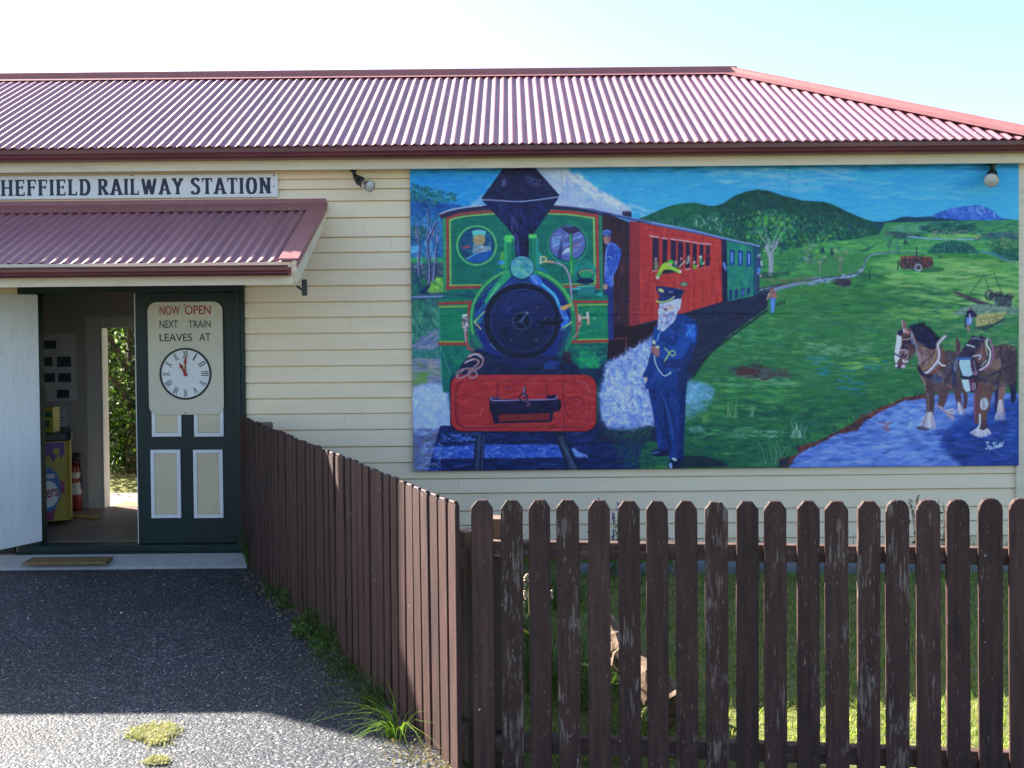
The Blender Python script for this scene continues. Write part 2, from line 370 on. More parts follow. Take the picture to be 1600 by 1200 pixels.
    D([(1120, 500), (1230, 490), (1230, 560), (1100, 575)], 160, [(74, 134, 90), (58, 122, 76), (96, 156, 100), (40, 102, 80)], 18, 2.6, 2, 8, .55)
    D([(1090, 585), (1240, 590), (1240, 640), (1080, 640)], 170, [(76, 150, 70), (60, 132, 66), (96, 164, 84), (44, 108, 66)], 22, 3, 3, 6, .5)
    D([(1110, 590), (1240, 592), (1270, 600), (1240, 606), (1120, 602)], 24, [(130, 176, 140), (116, 168, 120)], 24, 2.4, 3, 4, .5)
    D([(1000, 660), (1240, 640), (1330, 650), (1240, 732), (940, 734), (930, 690)], 380, [(26, 82, 60), (34, 98, 64), (20, 66, 62), (48, 112, 66)], 20, 3.6, -3, 10, .5)
    D([(1060, 665), (1210, 668), (1215, 682), (1080, 684)], 40, [(100, 160, 110), (84, 146, 100)], 16, 2.4, 5, 10, .5)
    D([(1150, 620), (1240, 635), (1230, 652), (1160, 650)], 24, [(24, 70, 62)], 20, 3, 5, 6, .5)
    D([(1230, 620), (1380, 615), (1360, 650), (1240, 700)], 160, [(34, 96, 66), (44, 110, 64), (26, 78, 66)], 20, 3.4, -4, 8, .5)
    D([(1460, 480), (1590, 490), (1590, 560), (1460, 560)], 170, [(84, 140, 84), (110, 156, 92), (56, 114, 86), (130, 140, 96), (46, 96, 84)], 16, 3, -4, 10, .5)
    D([(1390, 480), (1500, 478), (1500, 500), (1390, 500)], 70, [(130, 172, 88), (104, 158, 78)], 20, 3, 0, 5, .5)
    # bare patch
    E(1186, 581, 46, 9, (62, 82, 78), .7, 4); D([(1150, 574), (1180, 568), (1240, 578), (1245, 588), (1200, 594), (1155, 588)], 80, [(96, 100, 104), (84, 42, 50), (76, 80, 88), (66, 34, 44), (60, 96, 80)], 14, 3, 6, 10, .6)
    E(1172, 580, 20, 5, (84, 40, 48), .7, -6)
    # ---- railway line and road winding away
    T(*c7)
    S([(-240, 955), (-120, 925), (40, 895), (200, 870), (330, 855), (430, 840), (480, 800), (500, 745), (530, 705), (620, 688), (760, 686), (920, 690)], 30, (120, 146, 178), .85, w2=4)
    S([(-240, 938), (-120, 910), (40, 882), (200, 860), (330, 846), (430, 830), (490, 775), (500, 735), (530, 700), (620, 684), (900, 688)], 9, (58, 44, 58), .9, w2=3)
    D([(-200, 930), (300, 855), (470, 800), (480, 830), (330, 880), (-200, 965)], 80, [(170, 180, 205), (96, 110, 140), (70, 70, 90)], 6, 2, -10, 15, .6)
    D([(-50, 950), (240, 890), (240, 960), (0, 990)], 60, [(66, 130, 60), (46, 108, 66), (90, 110, 60)], 12, 3, 0, 12, .5)
    T(*c5)
    S([(1190, 965), (1300, 935), (1420, 900), (1600, 866)], 30, (132, 150, 178), .9); S([(1190, 955), (1300, 922), (1420, 890), (1600, 862)], 8, (56, 40, 52))
    for i in range(16):
        x = 1200 + i * 26; S([(x, 968 - i * 6.2), (x + 18, 945 - i * 6.2)], 5, (80, 84, 104), .8, curve=False)
    D([(1200, 860), (1500, 840), (1600, 850), (1580, 880), (1220, 930)], 50, [(96, 110, 74), (120, 108, 84), (60, 120, 74)], 12, 3, -8, 8, .55)
    D([(1200, 740), (1560, 720), (1590, 840), (1200, 870)], 150, [(60, 134, 74), (84, 156, 76), (40, 104, 80)], 18, 3.4, 0, 7, .5)
    # trees in the middle distance
    def gum(x, y, h, w, cols, tr=(120, 120, 135), n=90):
        T(*ph)
        S([(x, y), (x + h * .02, y - h * .35), (x - h * .03, y - h * .55)], h * .075, tr, .95, h * .04)
        for a in (-1, -.4, .5, 1): S([(x, y - h * .4), (x + a * w * .22, y - h * .6), (x + a * w * .36, y - h * .76)], h * .035, tr, .9, h * .012)
        for q in range(7):
            a = c.r.rand() * 6.28; px = x + math.cos(a) * w * .3; py = y - h * .72 + math.sin(a) * h * .18
            D([(px - w * .2, py), (px, py - h * .14), (px + w * .2, py), (px, py + h * .12)], n // 7, cols, 4.5, 2.4, 60, 50, .65)
    gum(1205, 428, 98, 66, [(70, 138, 66), (96, 160, 76), (44, 108, 78), (40, 96, 92), (84, 140, 110)], (140, 140, 150), 190)
    D([(1168, 350), (1185, 332), (1208, 324), (1232, 338), (1246, 362), (1240, 388), (1212, 398), (1178, 396), (1164, 376)], 230, [(70, 150, 72), (98, 172, 82), (40, 112, 80), (28, 84, 66), (84, 150, 104)], 6, 3.2, 50, 50, .7)
    S([(1205, 428), (1204, 404), (1198, 385)], 4.5, (150, 150, 160), .9); S([(1203, 398), (1212, 386), (1216, 378)], 2.5, (160, 160, 172), .9)
    D([(1190, 424), (1232, 424), (1232, 432), (1196, 434)], 24, [(34, 78, 60), (60, 70, 70)], 12, 3, 0, 6, .6)
    D([(1260, 368), (1300, 366), (1290, 400), (1250, 410)], 90, [(110, 180, 62), (80, 150, 70), (96, 168, 60), (60, 130, 90)], 6, 2.6, 30, 50, .6)
    gum(1263, 410, 34, 26, [(80, 130, 90), (60, 110, 80), (120, 150, 110)], (120, 112, 110), 50)
    gum(1282, 424, 30, 24, [(80, 120, 96), (60, 104, 84), (140, 156, 130)], (124, 120, 110), 40)
    gum(1313, 424, 38, 30, [(90, 126, 96), (64, 110, 84), (150, 150, 110)], (120, 112, 100), 46)
    gum(1389, 394, 18, 11, [(40, 92, 80), (60, 116, 90)], (60, 90, 90), 24); gum(1403, 395, 16, 9, [(60, 110, 100), (80, 120, 110)], (70, 96, 96), 20)
    for x, y in ((1286, 389), (1300, 392), (1415, 376)): D([(x - 4, y + 5), (x, y - 6), (x + 4, y + 5)], 22, [(26, 62, 72), (20, 50, 60), (40, 84, 72)], 4, 2, 80, 40, .8)
    D([(1240, 395), (1270, 390), (1275, 412), (1242, 416)], 40, [(34, 82, 76), (120, 140, 160), (60, 110, 80)], 7, 2.5, 20, 30, .55)
    # log and bushes by the line
    E(1317, 440, 14, 6, (52, 44, 60)); D([(1303, 434), (1332, 434), (1334, 447), (1304, 447)], 24, [(80, 66, 82), (44, 36, 56), (66, 90, 70)], 9, 2.4, -4, 8, .6)
    S([(1336, 447), (1350, 446)], 3, (36, 80, 60), .7); D([(1340, 424), (1380, 430), (1372, 440), (1336, 438)], 24, [(30, 84, 64), (50, 104, 66)], 12, 3, -6, 10, .6)
    S([(1359, 432), (1359, 422)], 1.6, (40, 40, 52)); 
    c.clip = True
    # red traction engine
    T(*c7)
    E(930, 800, 120, 22, (40, 92, 62), .8)
    P([(745, 712), (830, 705), (905, 712), (965, 718), (970, 770), (900, 795), (760, 800), (735, 770)], (70, 50, 58))
    D([(745, 708), (965, 712), (968, 790), (745, 800)], 75, [(140, 60, 52), (46, 34, 48), (160, 84, 66), (60, 70, 90), (110, 110, 120)], 5, 2, 60, 50, .75)
    S([(740, 720), (850, 712)], 6, (150, 70, 58)); S([(905, 716), (960, 722)], 5, (150, 74, 60)); S([(852, 715), (852, 645)], 9, (48, 40, 58), curve=False)
    R(768, 772, 24, 26, 6, (40, 74, 60)); R(866, 788, 22, 22, 6, (180, 184, 200)); R(935, 770, 20, 20, 5, (90, 44, 44)); S([(728, 740), (726, 800)], 9, (30, 50, 64), curve=False)
    S([(912, 712), (914, 780)], 5, (120, 60, 56), curve=False)
    # threshing machine with long boom
    P([(1100, 958), (1130, 955), (1370, 1040), (1390, 1062), (1340, 1060)], (58, 40, 62)); S([(1110, 962), (1380, 1050)], 6, (110, 80, 96), .8)
    for a, b in (((1225, 972), (1322, 836)), ((1322, 840), (1360, 950)), ((1390, 830), (1445, 965)), ((1318, 846), (1392, 828)), ((1118, 974), (1350, 1066))): S([a, b], 4, (44, 42, 56), .95)
    R(1360, 980, 28, 32, 9, (46, 38, 60)); E(1372, 985, 20, 26, (60, 46, 66)); P([(1390, 965), (1520, 985), (1510, 1060), (1400, 1070)], (44, 52, 66), .85)
    D([(1340, 945), (1530, 965), (1520, 1070), (1340, 1070)], 95, [(40, 34, 54), (96, 100, 116), (70, 60, 80), (50, 100, 84), (120, 130, 130)], 6, 1.8, 40, 60, .7)
    S([(1405, 985), (1530, 992)], 8, (44, 38, 56)); S([(1440, 962), (1440, 985)], 8, (40, 36, 54), curve=False)
    for x in (1490, 1506, 1522): S([(x, 990), (x + 14, 955)], 3, (60, 56, 70))
    T(*c8)
    # stone heap, man and wagon of sheaves
    P([(1010, 185), (1060, 150), (1110, 132), (1200, 126), (1245, 150), (1390, 150), (1390, 190), (1020, 192)], (100, 128, 110), .9)
    D([(1020, 188), (1070, 145), (1220, 128), (1390, 150), (1390, 192)], 110, [(160, 172, 150), (130, 150, 130), (96, 120, 110), (80, 110, 100)], 8, 2, -10, 25, .55)
    P([(1140, 190), (1330, 172), (1290, 228), (1150, 268)], (150, 150, 90)); D([(1140, 190), (1320, 175), (1290, 225), (1150, 265)], 60, [(176, 170, 110), (120, 116, 70), (190, 180, 120), (90, 90, 70)], 6, 2, 60, 30, .65)
    S([(1140, 222), (1230, 208), (1310, 190)], 4, (90, 80, 66), .8); P([(1120, 268), (1250, 240), (1320, 200), (1310, 225), (1200, 285)], (44, 66, 70), .85)
    E(1112, 158, 10, 12, (120, 82, 84)); P([(1088, 170), (1120, 160), (1150, 185), (1150, 205), (1130, 200), (1126, 215), (1088, 212)], (38, 36, 70)); P([(1088, 205), (1126, 205), (1118, 250), (1090, 250)], (84, 130, 196)); S([(1110, 190), (1112, 235)], 10, (190, 170, 190), .8)
    S([(1100, 248), (1104, 285)], 12, (150, 110, 110)); S([(1086, 200), (1086, 262)], 8, (40, 40, 66))
    c.clip = False
    # ---- left background: bush behind the engine
    T(*c3)
    P([(80, 262), (140, 275), (240, 300), (320, 325), (420, 340), (620, 345), (620, 700), (80, 700)], (24, 82, 140))
    D([(80, 262), (330, 325), (420, 340), (400, 480), (80, 480)], 260, [(22, 74, 150), (30, 92, 150), (20, 62, 118), (28, 104, 140)], 12, 4, 25, 25, .5)
    for q in range(13):
        px = 110 + (q % 5) * 62 + c.r.randint(-14, 14); py = 215 + (q // 5) * 34 + (q % 5) * 13
        D([(px - 48, py + 5), (px - 10, py - 22), (px + 42, py - 4), (px + 10, py + 26)], 26, [(20, 92, 104), (34, 116, 112), (18, 66, 92), (60, 134, 110)], 5, 2.2, 35, 45, .8)
    D([(80, 400), (320, 400), (330, 680), (80, 680)], 420, [(40, 120, 170), (24, 84, 130), (60, 146, 190), (30, 100, 110), (70, 110, 150)], 9, 3, 60, 50, .55)
    D([(85, 480), (190, 470), (200, 560), (85, 580)], 46, [(30, 84, 70), (70, 120, 90), (22, 60, 70)], 9, 3, 40, 40, .6)
    D([(92, 600), (150, 610), (140, 650), (92, 650)], 26, [(90, 170, 220), (60, 150, 210)], 8, 3, 20, 30, .65)
    P([(80, 680), (320, 680), (320, 722), (80, 722)], (44, 142, 82)); D([(80, 680), (320, 680), (320, 722), (80, 722)], 50, [(60, 160, 84), (34, 120, 90)], 14, 3, 0, 5, .6)
    P([(80, 716), (320, 716), (320, 940), (80, 940)], (52, 84, 104)); D([(80, 720), (320, 720), (320, 920), (80, 920)], 240, [(90, 110, 120), (40, 74, 90), (110, 110, 120), (34, 90, 84), (60, 60, 84)], 10, 3, 40, 40, .55)
    for tx, ty, pts in ((0, 0, [(155, 850), (145, 720), (150, 620), (140, 560), (128, 470)]), (0, 0, [(215, 860), (220, 740), (205, 640), (205, 560), (212, 450), (205, 360)]), (0, 0, [(240, 850), (255, 720), (262, 620), (270, 520)]), (0, 0, [(205, 560), (240, 490), (268, 440)])):
        S(pts, 22, (44, 50, 92), .9, 9); S([(p[0] - 4, p[1]) for p in pts], 9, (150, 160, 196), .75, 4)
        S([(p[0] + 5, p[1] + 8) for p in pts[:3]], 7, (34, 34, 66), .8, 3)
    D([(120, 440), (280, 440), (280, 760), (120, 760)], 34, [(180, 186, 212), (150, 130, 150)], 12, 1.6, 88, 12, .6)
    P([(180, 905), (220, 850), (265, 812), (320, 808), (320, 910)], (92, 160, 70)); D([(180, 905), (220, 850), (265, 812), (320, 808), (320, 910)], 80, [(130, 186, 70), (80, 150, 66), (150, 190, 84), (50, 120, 76)], 6, 2.6, 50, 50, .7)
    D([(80, 800), (180, 800), (200, 920), (80, 920)], 100, [(30, 104, 84), (44, 124, 80), (20, 60, 90)], 12, 3, 60, 25, .6)
    P([(150, 918), (180, 880), (210, 850), (230, 850), (190, 920)], (22, 40, 84), .8)
    # rail fence and reeds
    P([(80, 940), (320, 938), (320, 1100), (80, 1100)], (36, 98, 92)); T(*c4); P([(80, 0), (290, 0), (290, 150), (80, 250)], (34, 104, 88)); T(*c3)
    D([(80, 945), (320, 942), (320, 1095), (80, 1095)], 130, [(40, 112, 90), (60, 130, 96), (30, 74, 92), (80, 120, 110)], 12, 2.6, 80, 18, .55)
    for x in (105, 145, 192, 235, 268): S([(x, 1095), (x + 2, 945)], 8, (60, 70, 104), .8)
    S([(84, 940), (318, 934)], 11, (120, 140, 180), .95, curve=False); S([(84, 950), (318, 944)], 5, (36, 52, 84), .9, curve=False)
    T(*c4)
    P([(80, 60), (290, -20), (290, 340), (80, 340)], (52, 108, 110), .7)
    D([(80, -20), (290, -20), (275, 140), (170, 190), (80, 250)], 210, [(44, 132, 92), (60, 150, 100), (30, 96, 84), (96, 160, 120), (26, 80, 90)], 16, 2.2, 70, 16, .6, 10, False)
    D([(95, 250), (190, 170), (285, 120), (285, 260), (100, 300)], 100, [(110, 120, 150), (90, 104, 140), (150, 150, 165), (70, 92, 120)], 18, 3, -22, 10, .55)
    D([(95, 280), (290, 280), (290, 345), (95, 345)], 120, [(40, 120, 100), (70, 140, 110), (40, 96, 120)], 9, 2.4, 80, 20, .6)
    P([(80, 335), (300, 335), (340, 1085), (80, 1085)], (120, 128, 140))
    D([(95, 340), (300, 340), (310, 530), (100, 530)], 190, [(140, 136, 140), (110, 116, 140), (160, 150, 140), (90, 130, 90), (70, 96, 150)], 18, 3.4, 8, 10, .55)
    D([(100, 420), (200, 430), (200, 520), (100, 525)], 26, [(96, 150, 60), (80, 130, 70)], 15, 3, 0, 8, .7)
    # steam at the left
    stl = [(100, 560), (160, 515), (260, 505), (330, 560), (350, 690), (370, 790), (290, 815), (180, 840), (110, 800)]
    P(stl, (150, 172, 220), blur=7); D(stl, 260, [(160, 180, 225), (180, 194, 232), (130, 158, 215), (150, 165, 210)], 13, 4, 60, 50, .5, 8, False, .3)
    D([(100, 800), (290, 810), (290, 1080), (105, 1080)], 230, [(86, 100, 140), (110, 116, 140), (60, 90, 160), (130, 130, 150), (70, 76, 110), (120, 105, 110)], 15, 3, -10, 20, .55)
    # ---- ballast, sleepers, rails
    P([(285, 780), (1700, 760), (1560, 1085), (200, 1085)], (26, 40, 86))
    D([(290, 810), (1500, 800), (1600, 1080), (200, 1080)], 500, [(30, 50, 110), (20, 32, 72), (36, 56, 120), (24, 36, 70)], 14, 3, -4, 14, .5)
    blst = [(240, 925), (540, 905), (1080, 905), (1170, 930), (1260, 985), (1100, 990), (240, 1000)]
    P(blst, (52, 84, 168)); D(blst, 420, [(96, 130, 215), (40, 66, 150), (130, 158, 226), (60, 96, 190), (30, 50, 110)], 6, 2, 0, 30, .65)
    D([(130, 860), (290, 900), (290, 1080), (130, 1080)], 120, [(90, 130, 210), (60, 90, 170), (120, 120, 140), (150, 170, 220)], 7, 2.2, -10, 30, .6)
    for sl in ([(285, 825), (1440, 815), (1480, 900), (285, 905)], [(290, 1000), (1440, 985), (1510, 1070), (290, 1078)]):
        P(sl, (24, 36, 74), .93); D(sl, 110, [(34, 52, 110), (18, 26, 56), (44, 66, 130)], 24, 2, 0, 3, .55)
    D([(300, 840), (530, 835), (530, 880), (300, 885)], 55, [(70, 104, 190), (100, 140, 215)], 7, 2, 0, 15, .6)
    D([(1160, 920), (1270, 985), (1190, 985)], 20, [(120, 150, 220)], 8, 2, 40, 15, .6)
    P([(520, 840), (585, 840), (572, 1078), (500, 1078)], (30, 40, 66)); P([(535, 840), (558, 840), (540, 1078), (515, 1078)], (56, 66, 96)); S([(575, 850), (560, 1070)], 4, (96, 120, 160), .8); S([(522, 850), (505, 1070)], 3, (20, 26, 48))
    P([(1040, 820), (1098, 820), (1225, 1072), (1128, 1072)], (26, 36, 60)); P([(1068, 850), (1100, 850), (1190, 1072), (1150, 1072)], (54, 66, 90)); S([(1092, 900), (1192, 1072)], 4, (100, 124, 160), .8)
    c.clip = True
    # ---- train shadow bank and carriages
    T(*ph)
    bank = [(940, 470), (1000, 500), (1130, 464), (1205, 452), (1200, 480), (1145, 520), (1110, 550), (1085, 585), (1075, 600), (1060, 690), (935, 690)]
    P(bank, (34, 40, 66)); D(bank, 260, [(30, 40, 74), (40, 40, 60), (26, 52, 78), (36, 60, 72), (50, 44, 58)], 20, 3.4, -22, 8, .5)
    S([(1085, 588), (1110, 553), (1145, 524), (1200, 484)], 4, (20, 30, 48), .7)
    P([(1002, 345), (985, 347), (948, 332), (940, 335), (940, 540), (990, 562), (1003, 512)], (52, 36, 50))
    D([(945, 335), (1000, 345), (1003, 505), (945, 540)], 150, [(70, 36, 46), (46, 38, 60), (86, 42, 48), (44, 30, 44)], 26, 3.4, 90, 5, .55)
    P([(942, 505), (1000, 510), (1030, 500), (1020, 545), (975, 560), (945, 560)], (40, 26, 40)); S([(950, 530), (980, 527), (980, 556)], 2, (110, 60, 66), .8, curve=False)
    car = [(985, 344), (1128, 372), (1131, 470), (1070, 488), (985, 509)]
    P(car, (168, 50, 54), col2=(182, 56, 50), d='h'); D(car, 420, [(176, 52, 50), (160, 46, 54), (192, 62, 54), (150, 44, 54), (184, 66, 62)], 26, 2.6, 89, 4, .45)
    P([(985, 344), (1000, 347), (1001, 504), (985, 509)], (130, 46, 56), .75)
    for x in (1010, 1030, 1085, 1100): S([(x, 440), (x + 1, 480)], 1.2, (120, 36, 44), .6)
    T(*z8)
    for i, (x, y0, y1, w) in enumerate(((85, 240, 650, 78), (212, 260, 640, 58), (312, 275, 640, 66), (402, 285, 630, 66), (500, 300, 630, 56), (588, 315, 630, 52), (672, 325, 620, 52), (752, 335, 605, 50))):
        P([(x, y0), (x + w, y0 + 12), (x + w, y1 - 14), (x, y1)], (44, 34, 62)); D([(x, y0), (x + w, y0 + 12), (x + w, y1 - 14), (x, y1)], 8, [(30, 30, 66), (70, 40, 64)], 9, 2.4, 90, 6, .6)
    for a, b in (((55, 222), (165, 240)), ((205, 245), (270, 258)), ((310, 258), (385, 272)), ((408, 270), (480, 284)), ((500, 285), (555, 294)), ((580, 298), (650, 310)), ((670, 315), (815, 326))): S([a, b], 15, (200, 160, 165), .9)
    S([(85, 660), (150, 656)], 10, (205, 150, 150)); S([(498, 640), (560, 638)], 10, (210, 170, 170)); S([(590, 636), (800, 612)], 8, (196, 90, 84)); S([(170, 230), (176, 650)], 6, (120, 36, 46), .7); S([(752, 475), (802, 470)], 16, (150, 44, 48))
    # passengers
    E(128, 515, 16, 26, (150, 120, 120)); P([(105, 545), (155, 540), (158, 632), (108, 636)], (120, 116, 84))
    for x, y, cc in ((375, 555, (60, 90, 90)), (440, 520, (56, 44, 66)), (527, 500, (80, 104, 96))): P([(x - 25, y + 70), (x - 20, y), (x + 20, y - 10), (x + 30, y + 60)], cc); E(x + 4, y - 14, 12, 20, (170, 120, 120))
    S([(425, 608), (470, 560), (490, 540)], 17, (196, 150, 130)); S([(515, 570), (545, 520), (540, 470)], 12, (180, 160, 150)); S([(375, 570), (385, 545)], 22, (190, 140, 120))
    P([(590, 590), (608, 560), (625, 600), (660, 585), (625, 635), (600, 632)], (110, 160, 50)); E(608, 552, 14, 20, (200, 160, 150)); S([(636, 605), (656, 584)], 10, (210, 180, 160))
    P([(672, 500), (705, 500), (722, 575), (690, 590), (672, 560)], (34, 130, 90)); E(686, 486, 20, 18, (220, 180, 160), rot=30); S([(715, 575), (735, 550)], 12, (220, 190, 170))
    P([(200, 690), (240, 640), (330, 630), (400, 668), (300, 690), (215, 700)], (44, 40, 62))
    S([(150, 730), (185, 670), (215, 605), (250, 575)], 46, (140, 186, 52), .97); S([(150, 725), (180, 690)], 44, (60, 140, 70), .5); P([(225, 580), (270, 560), (340, 600), (350, 640), (260, 640), (215, 640)], (150, 190, 50))
    S([(320, 625), (370, 640), (425, 670)], 40, (130, 190, 60)); S([(340, 628), (410, 660)], 10, (190, 215, 90), .8); S([(160, 690), (215, 590)], 9, (190, 214, 90), .7)
    E(315, 555, 38, 36, (60, 170, 60)); E(305, 582, 22, 24, (190, 150, 140)); S([(283, 560), (345, 566)], 9, (130, 200, 70)); E(150, 742, 18, 20, (220, 180, 185)); E(435, 668, 18, 17, (215, 190, 195)); E(342, 580, 14, 24, (40, 90, 60), .8)
    # builder's plate, gap, green van
    E(480, 825, 52, 30, (70, 60, 70)); E(480, 825, 42, 22, (112, 140, 104))
    P([(945, 240), (1015, 260), (1030, 1035), (960, 1055)], (34, 32, 62)); D([(945, 245), (1012, 262), (1025, 1030), (965, 1045)], 50, [(44, 40, 76), (24, 26, 56)], 22, 3, 90, 5, .6); P([(965, 540), (990, 560), (1010, 620), (1005, 665), (970, 600)], (96, 126, 190))
    grn = [(1012, 268), (1340, 340), (1420, 360), (1420, 930), (1340, 975), (1030, 1035)]
    P(grn, (34, 124, 104)); D(grn, 200, [(30, 118, 104), (44, 140, 96), (26, 100, 110), (60, 150, 96), (36, 110, 90)], 13, 3.4, 80, 20, .5)
    P([(1335, 345), (1420, 362), (1425, 925), (1350, 965)], (28, 70, 100), .85)
    for x, y in ((1050, 390), (1155, 400), (1262, 410)):
        P([(x, y), (x + 62, y + 10), (x + 58, y + 185), (x, y + 205)], (24, 54, 118)); P([(x + 14, y + 30), (x + 42, y + 34), (x + 40, y + 170), (x + 16, y + 180)], (70, 120, 200), .9); S([(x + 30, y + 40), (x + 30, y + 160)], 8, (150, 180, 230), .7)
    for x in (1045, 1115, 1195, 1268): P([(x, 900 - (x - 1045) * .14), (x + 42, 890 - (x - 1045) * .14), (x + 40, 1012 - (x - 1045) * .28), (x, 1025 - (x - 1045) * .28)], (30, 52, 100)); 
    P([(1205, 900), (1230, 895), (1228, 960), (1206, 970)], (80, 110, 180), .7)
    P([(0, 32), (560, 140), (930, 232), (1425, 345), (1425, 362), (930, 255), (560, 175), (0, 66)], (92, 118, 178)); S([(0, 36), (560, 144), (930, 236), (1425, 350)], 8, (150, 174, 222), .8); S([(0, 66), (560, 174), (930, 258), (1420, 366)], 7, (50, 44, 74), .9)
    # guard on the rear platform
    E(1415, 478, 24, 26, (110, 100, 120)); S([(1395, 468), (1430, 456)], 10, (170, 180, 200)); P([(1392, 505), (1440, 500), (1452, 570), (1430, 640), (1395, 640)], (50, 60, 104)); S([(1440, 540), (1450, 590)], 14, (180, 200, 230)); P([(1395, 620), (1435, 620), (1432, 690), (1400, 690)], (70, 120, 200)); S([(1400, 690), (1440, 720)], 18, (190, 170, 170), .9); S([(1415, 700), (1412, 900)], 18, (40, 50, 84)); S([(1395, 690), (1392, 910)], 9, (60, 60, 80))
    # loco roof, cab back and ventilator
    T(*c5)
    P([(235, 400), (300, 400), (303, 440), (240, 432)], (44, 38, 60)); E(268, 400, 33, 6, (80, 80, 110))
    P([(-60, 372), (20, 378), (100, 395), (290, 437), (440, 470), (440, 482), (300, 460), (100, 415), (0, 395), (-60, 392)], (60, 74, 120)); S([(60, 388), (290, 440), (440, 472)], 5, (140, 160, 210), .7)
    # station hand with yellow sheaf by the line
    E(1282, 945, 14, 16, (130, 90, 90)); P([(1262, 955), (1305, 950), (1314, 1000), (1262, 1000)], (150, 96, 88)); P([(1268, 998), (1302, 995), (1298, 1060), (1292, 1104), (1270, 1100)], (70, 120, 190)); S([(1258, 965), (1246, 1010)], 9, (180, 150, 120)); P([(1305, 1030), (1370, 1015), (1380, 1040), (1310, 1055)], (36, 66, 62), .7)
    S([(1285, 1010), (1283, 1095)], 9, (110, 150, 210), .8)
    # ---- driver leaning from the cab
    T(*z2)
    P([(1250, 1040), (1380, 1000), (1400, 1100), (1395, 1300), (1400, 2000), (1270, 2000), (1262, 1700)], (34, 50, 110))
    P([(1300, 490), (1370, 475), (1440, 510), (1510, 590), (1525, 650), (1470, 850), (1400, 1000), (1370, 1180), (1255, 1140), (1260, 900), (1265, 640), (1290, 540)], (52, 84, 168))
    D([(1300, 490), (1440, 510), (1520, 640), (1400, 1000), (1370, 1180), (1255, 1140), (1265, 640)], 80, [(70, 106, 200), (40, 66, 140), (90, 130, 216), (34, 54, 120)], 9, 2.2, 70, 25, .55)
    S([(1290, 570), (1280, 700), (1270, 850), (1262, 1000)], 15, (140, 164, 220), .8); S([(1310, 700), (1365, 715), (1372, 745)], 11, (170, 186, 225), .8); S([(1320, 520), (1400, 500), (1480, 580)], 12, (90, 130, 215), .7); S([(1460, 850), (1380, 1000), (1300, 1090)], 12, (90, 126, 210), .7); S([(1385, 1000), (1395, 1150)], 16, (150, 170, 220), .7)
    P([(1235, 390), (1345, 385), (1352, 440), (1330, 490), (1275, 505), (1255, 480)], (170, 120, 110)); P([(1300, 395), (1345, 390), (1350, 450), (1320, 490)], (120, 84, 96), .7); S([(1290, 415), (1335, 415)], 9, (70, 50, 66), .8); S([(1285, 468), (1325, 462)], 7, (110, 60, 64), .8)
    E(1292, 330, 70, 50, (62, 90, 160)); S([(1235, 310), (1290, 290), (1345, 310)], 12, (120, 150, 210), .8); S([(1240, 345), (1300, 330), (1355, 345)], 10, (40, 60, 120), .8); S([(1240, 355), (1300, 345)], 8, (140, 164, 214), .7)
    E(1272, 1170, 36, 44, (176, 130, 116))
    # ---- locomotive: cab front
    T(*c3)
    P([(272, 395), (330, 375), (420, 355), (560, 338), (800, 330), (1050, 335), (1200, 350), (1330, 375), (1430, 400), (1380, 410), (1340, 400), (1340, 440), (310, 440)], (44, 42, 74))
    S([(275, 398), (340, 372), (430, 352), (570, 336)], 8, (176, 186, 220), .9); S([(1020, 336), (1200, 352), (1360, 388)], 5, (110, 120, 165), .8)
    P([(272, 395), (330, 395), (318, 430), (300, 430)], (60, 44, 66))
    cab = [(303, 425), (420, 385), (600, 365), (800, 362), (1030, 362), (1200, 375), (1352, 402), (1362, 920), (1395, 940), (1395, 970), (278, 970), (310, 935)]
    P(cab, (18, 104, 88)); D(cab, 420, [(16, 112, 88), (22, 122, 92), (14, 92, 90), (20, 100, 84), (30, 128, 84)], 16, 4, 5, 20, .45, 6)
    P([(305, 425), (325, 418), (330, 910), (312, 910)], (52, 134, 92)); P([(1340, 405), (1354, 405), (1364, 920), (1348, 920)], (48, 120, 90))
    D([(310, 900), (700, 890), (1395, 890), (1395, 965), (280, 965)], 150, [(14, 76, 90), (20, 100, 92), (30, 120, 100), (16, 60, 90)], 18, 3.4, 0, 6, .5)
    red = (150, 58, 56)
    S([(338, 890), (336, 420)], 17, red, curve=False); S([(336, 425), (420, 395), (560, 380), (700, 372)], 17, red); S([(330, 877), (640, 872)], 18, red, curve=False); S([(980, 375), (1150, 384), (1322, 408)], 18, (172, 52, 50)); S([(1320, 402), (1330, 880)], 17, (168, 54, 54), curve=False); S([(1040, 870), (1338, 870)], 15, red, curve=False)
    yl = (150, 190, 84)
    S([(356, 865), (352, 432)], 8, yl, curve=False); S([(352, 434), (430, 412), (560, 398), (690, 390)], 7, yl); S([(352, 862), (600, 858)], 7, (150, 178, 66), curve=False); S([(990, 392), (1150, 400), (1300, 422)], 7, yl); S([(1300, 420), (1310, 850)], 9, yl, curve=False); S([(1060, 856), (1310, 852)], 6, (150, 180, 70), curve=False)
    # round cab windows
    E(528, 600, 132, 130, (40, 136, 96)); R(528, 600, 130, 128, 8, (110, 186, 110), .9); E(530, 598, 116, 118, (20, 70, 100)); R(528, 600, 118, 118, 6, (20, 84, 76))
    D([(450, 500), (620, 510), (640, 620), (560, 700), (440, 650)], 80, [(30, 96, 130), (60, 130, 160), (24, 66, 120), (70, 120, 130)], 8, 2.6, 30, 50, .6)
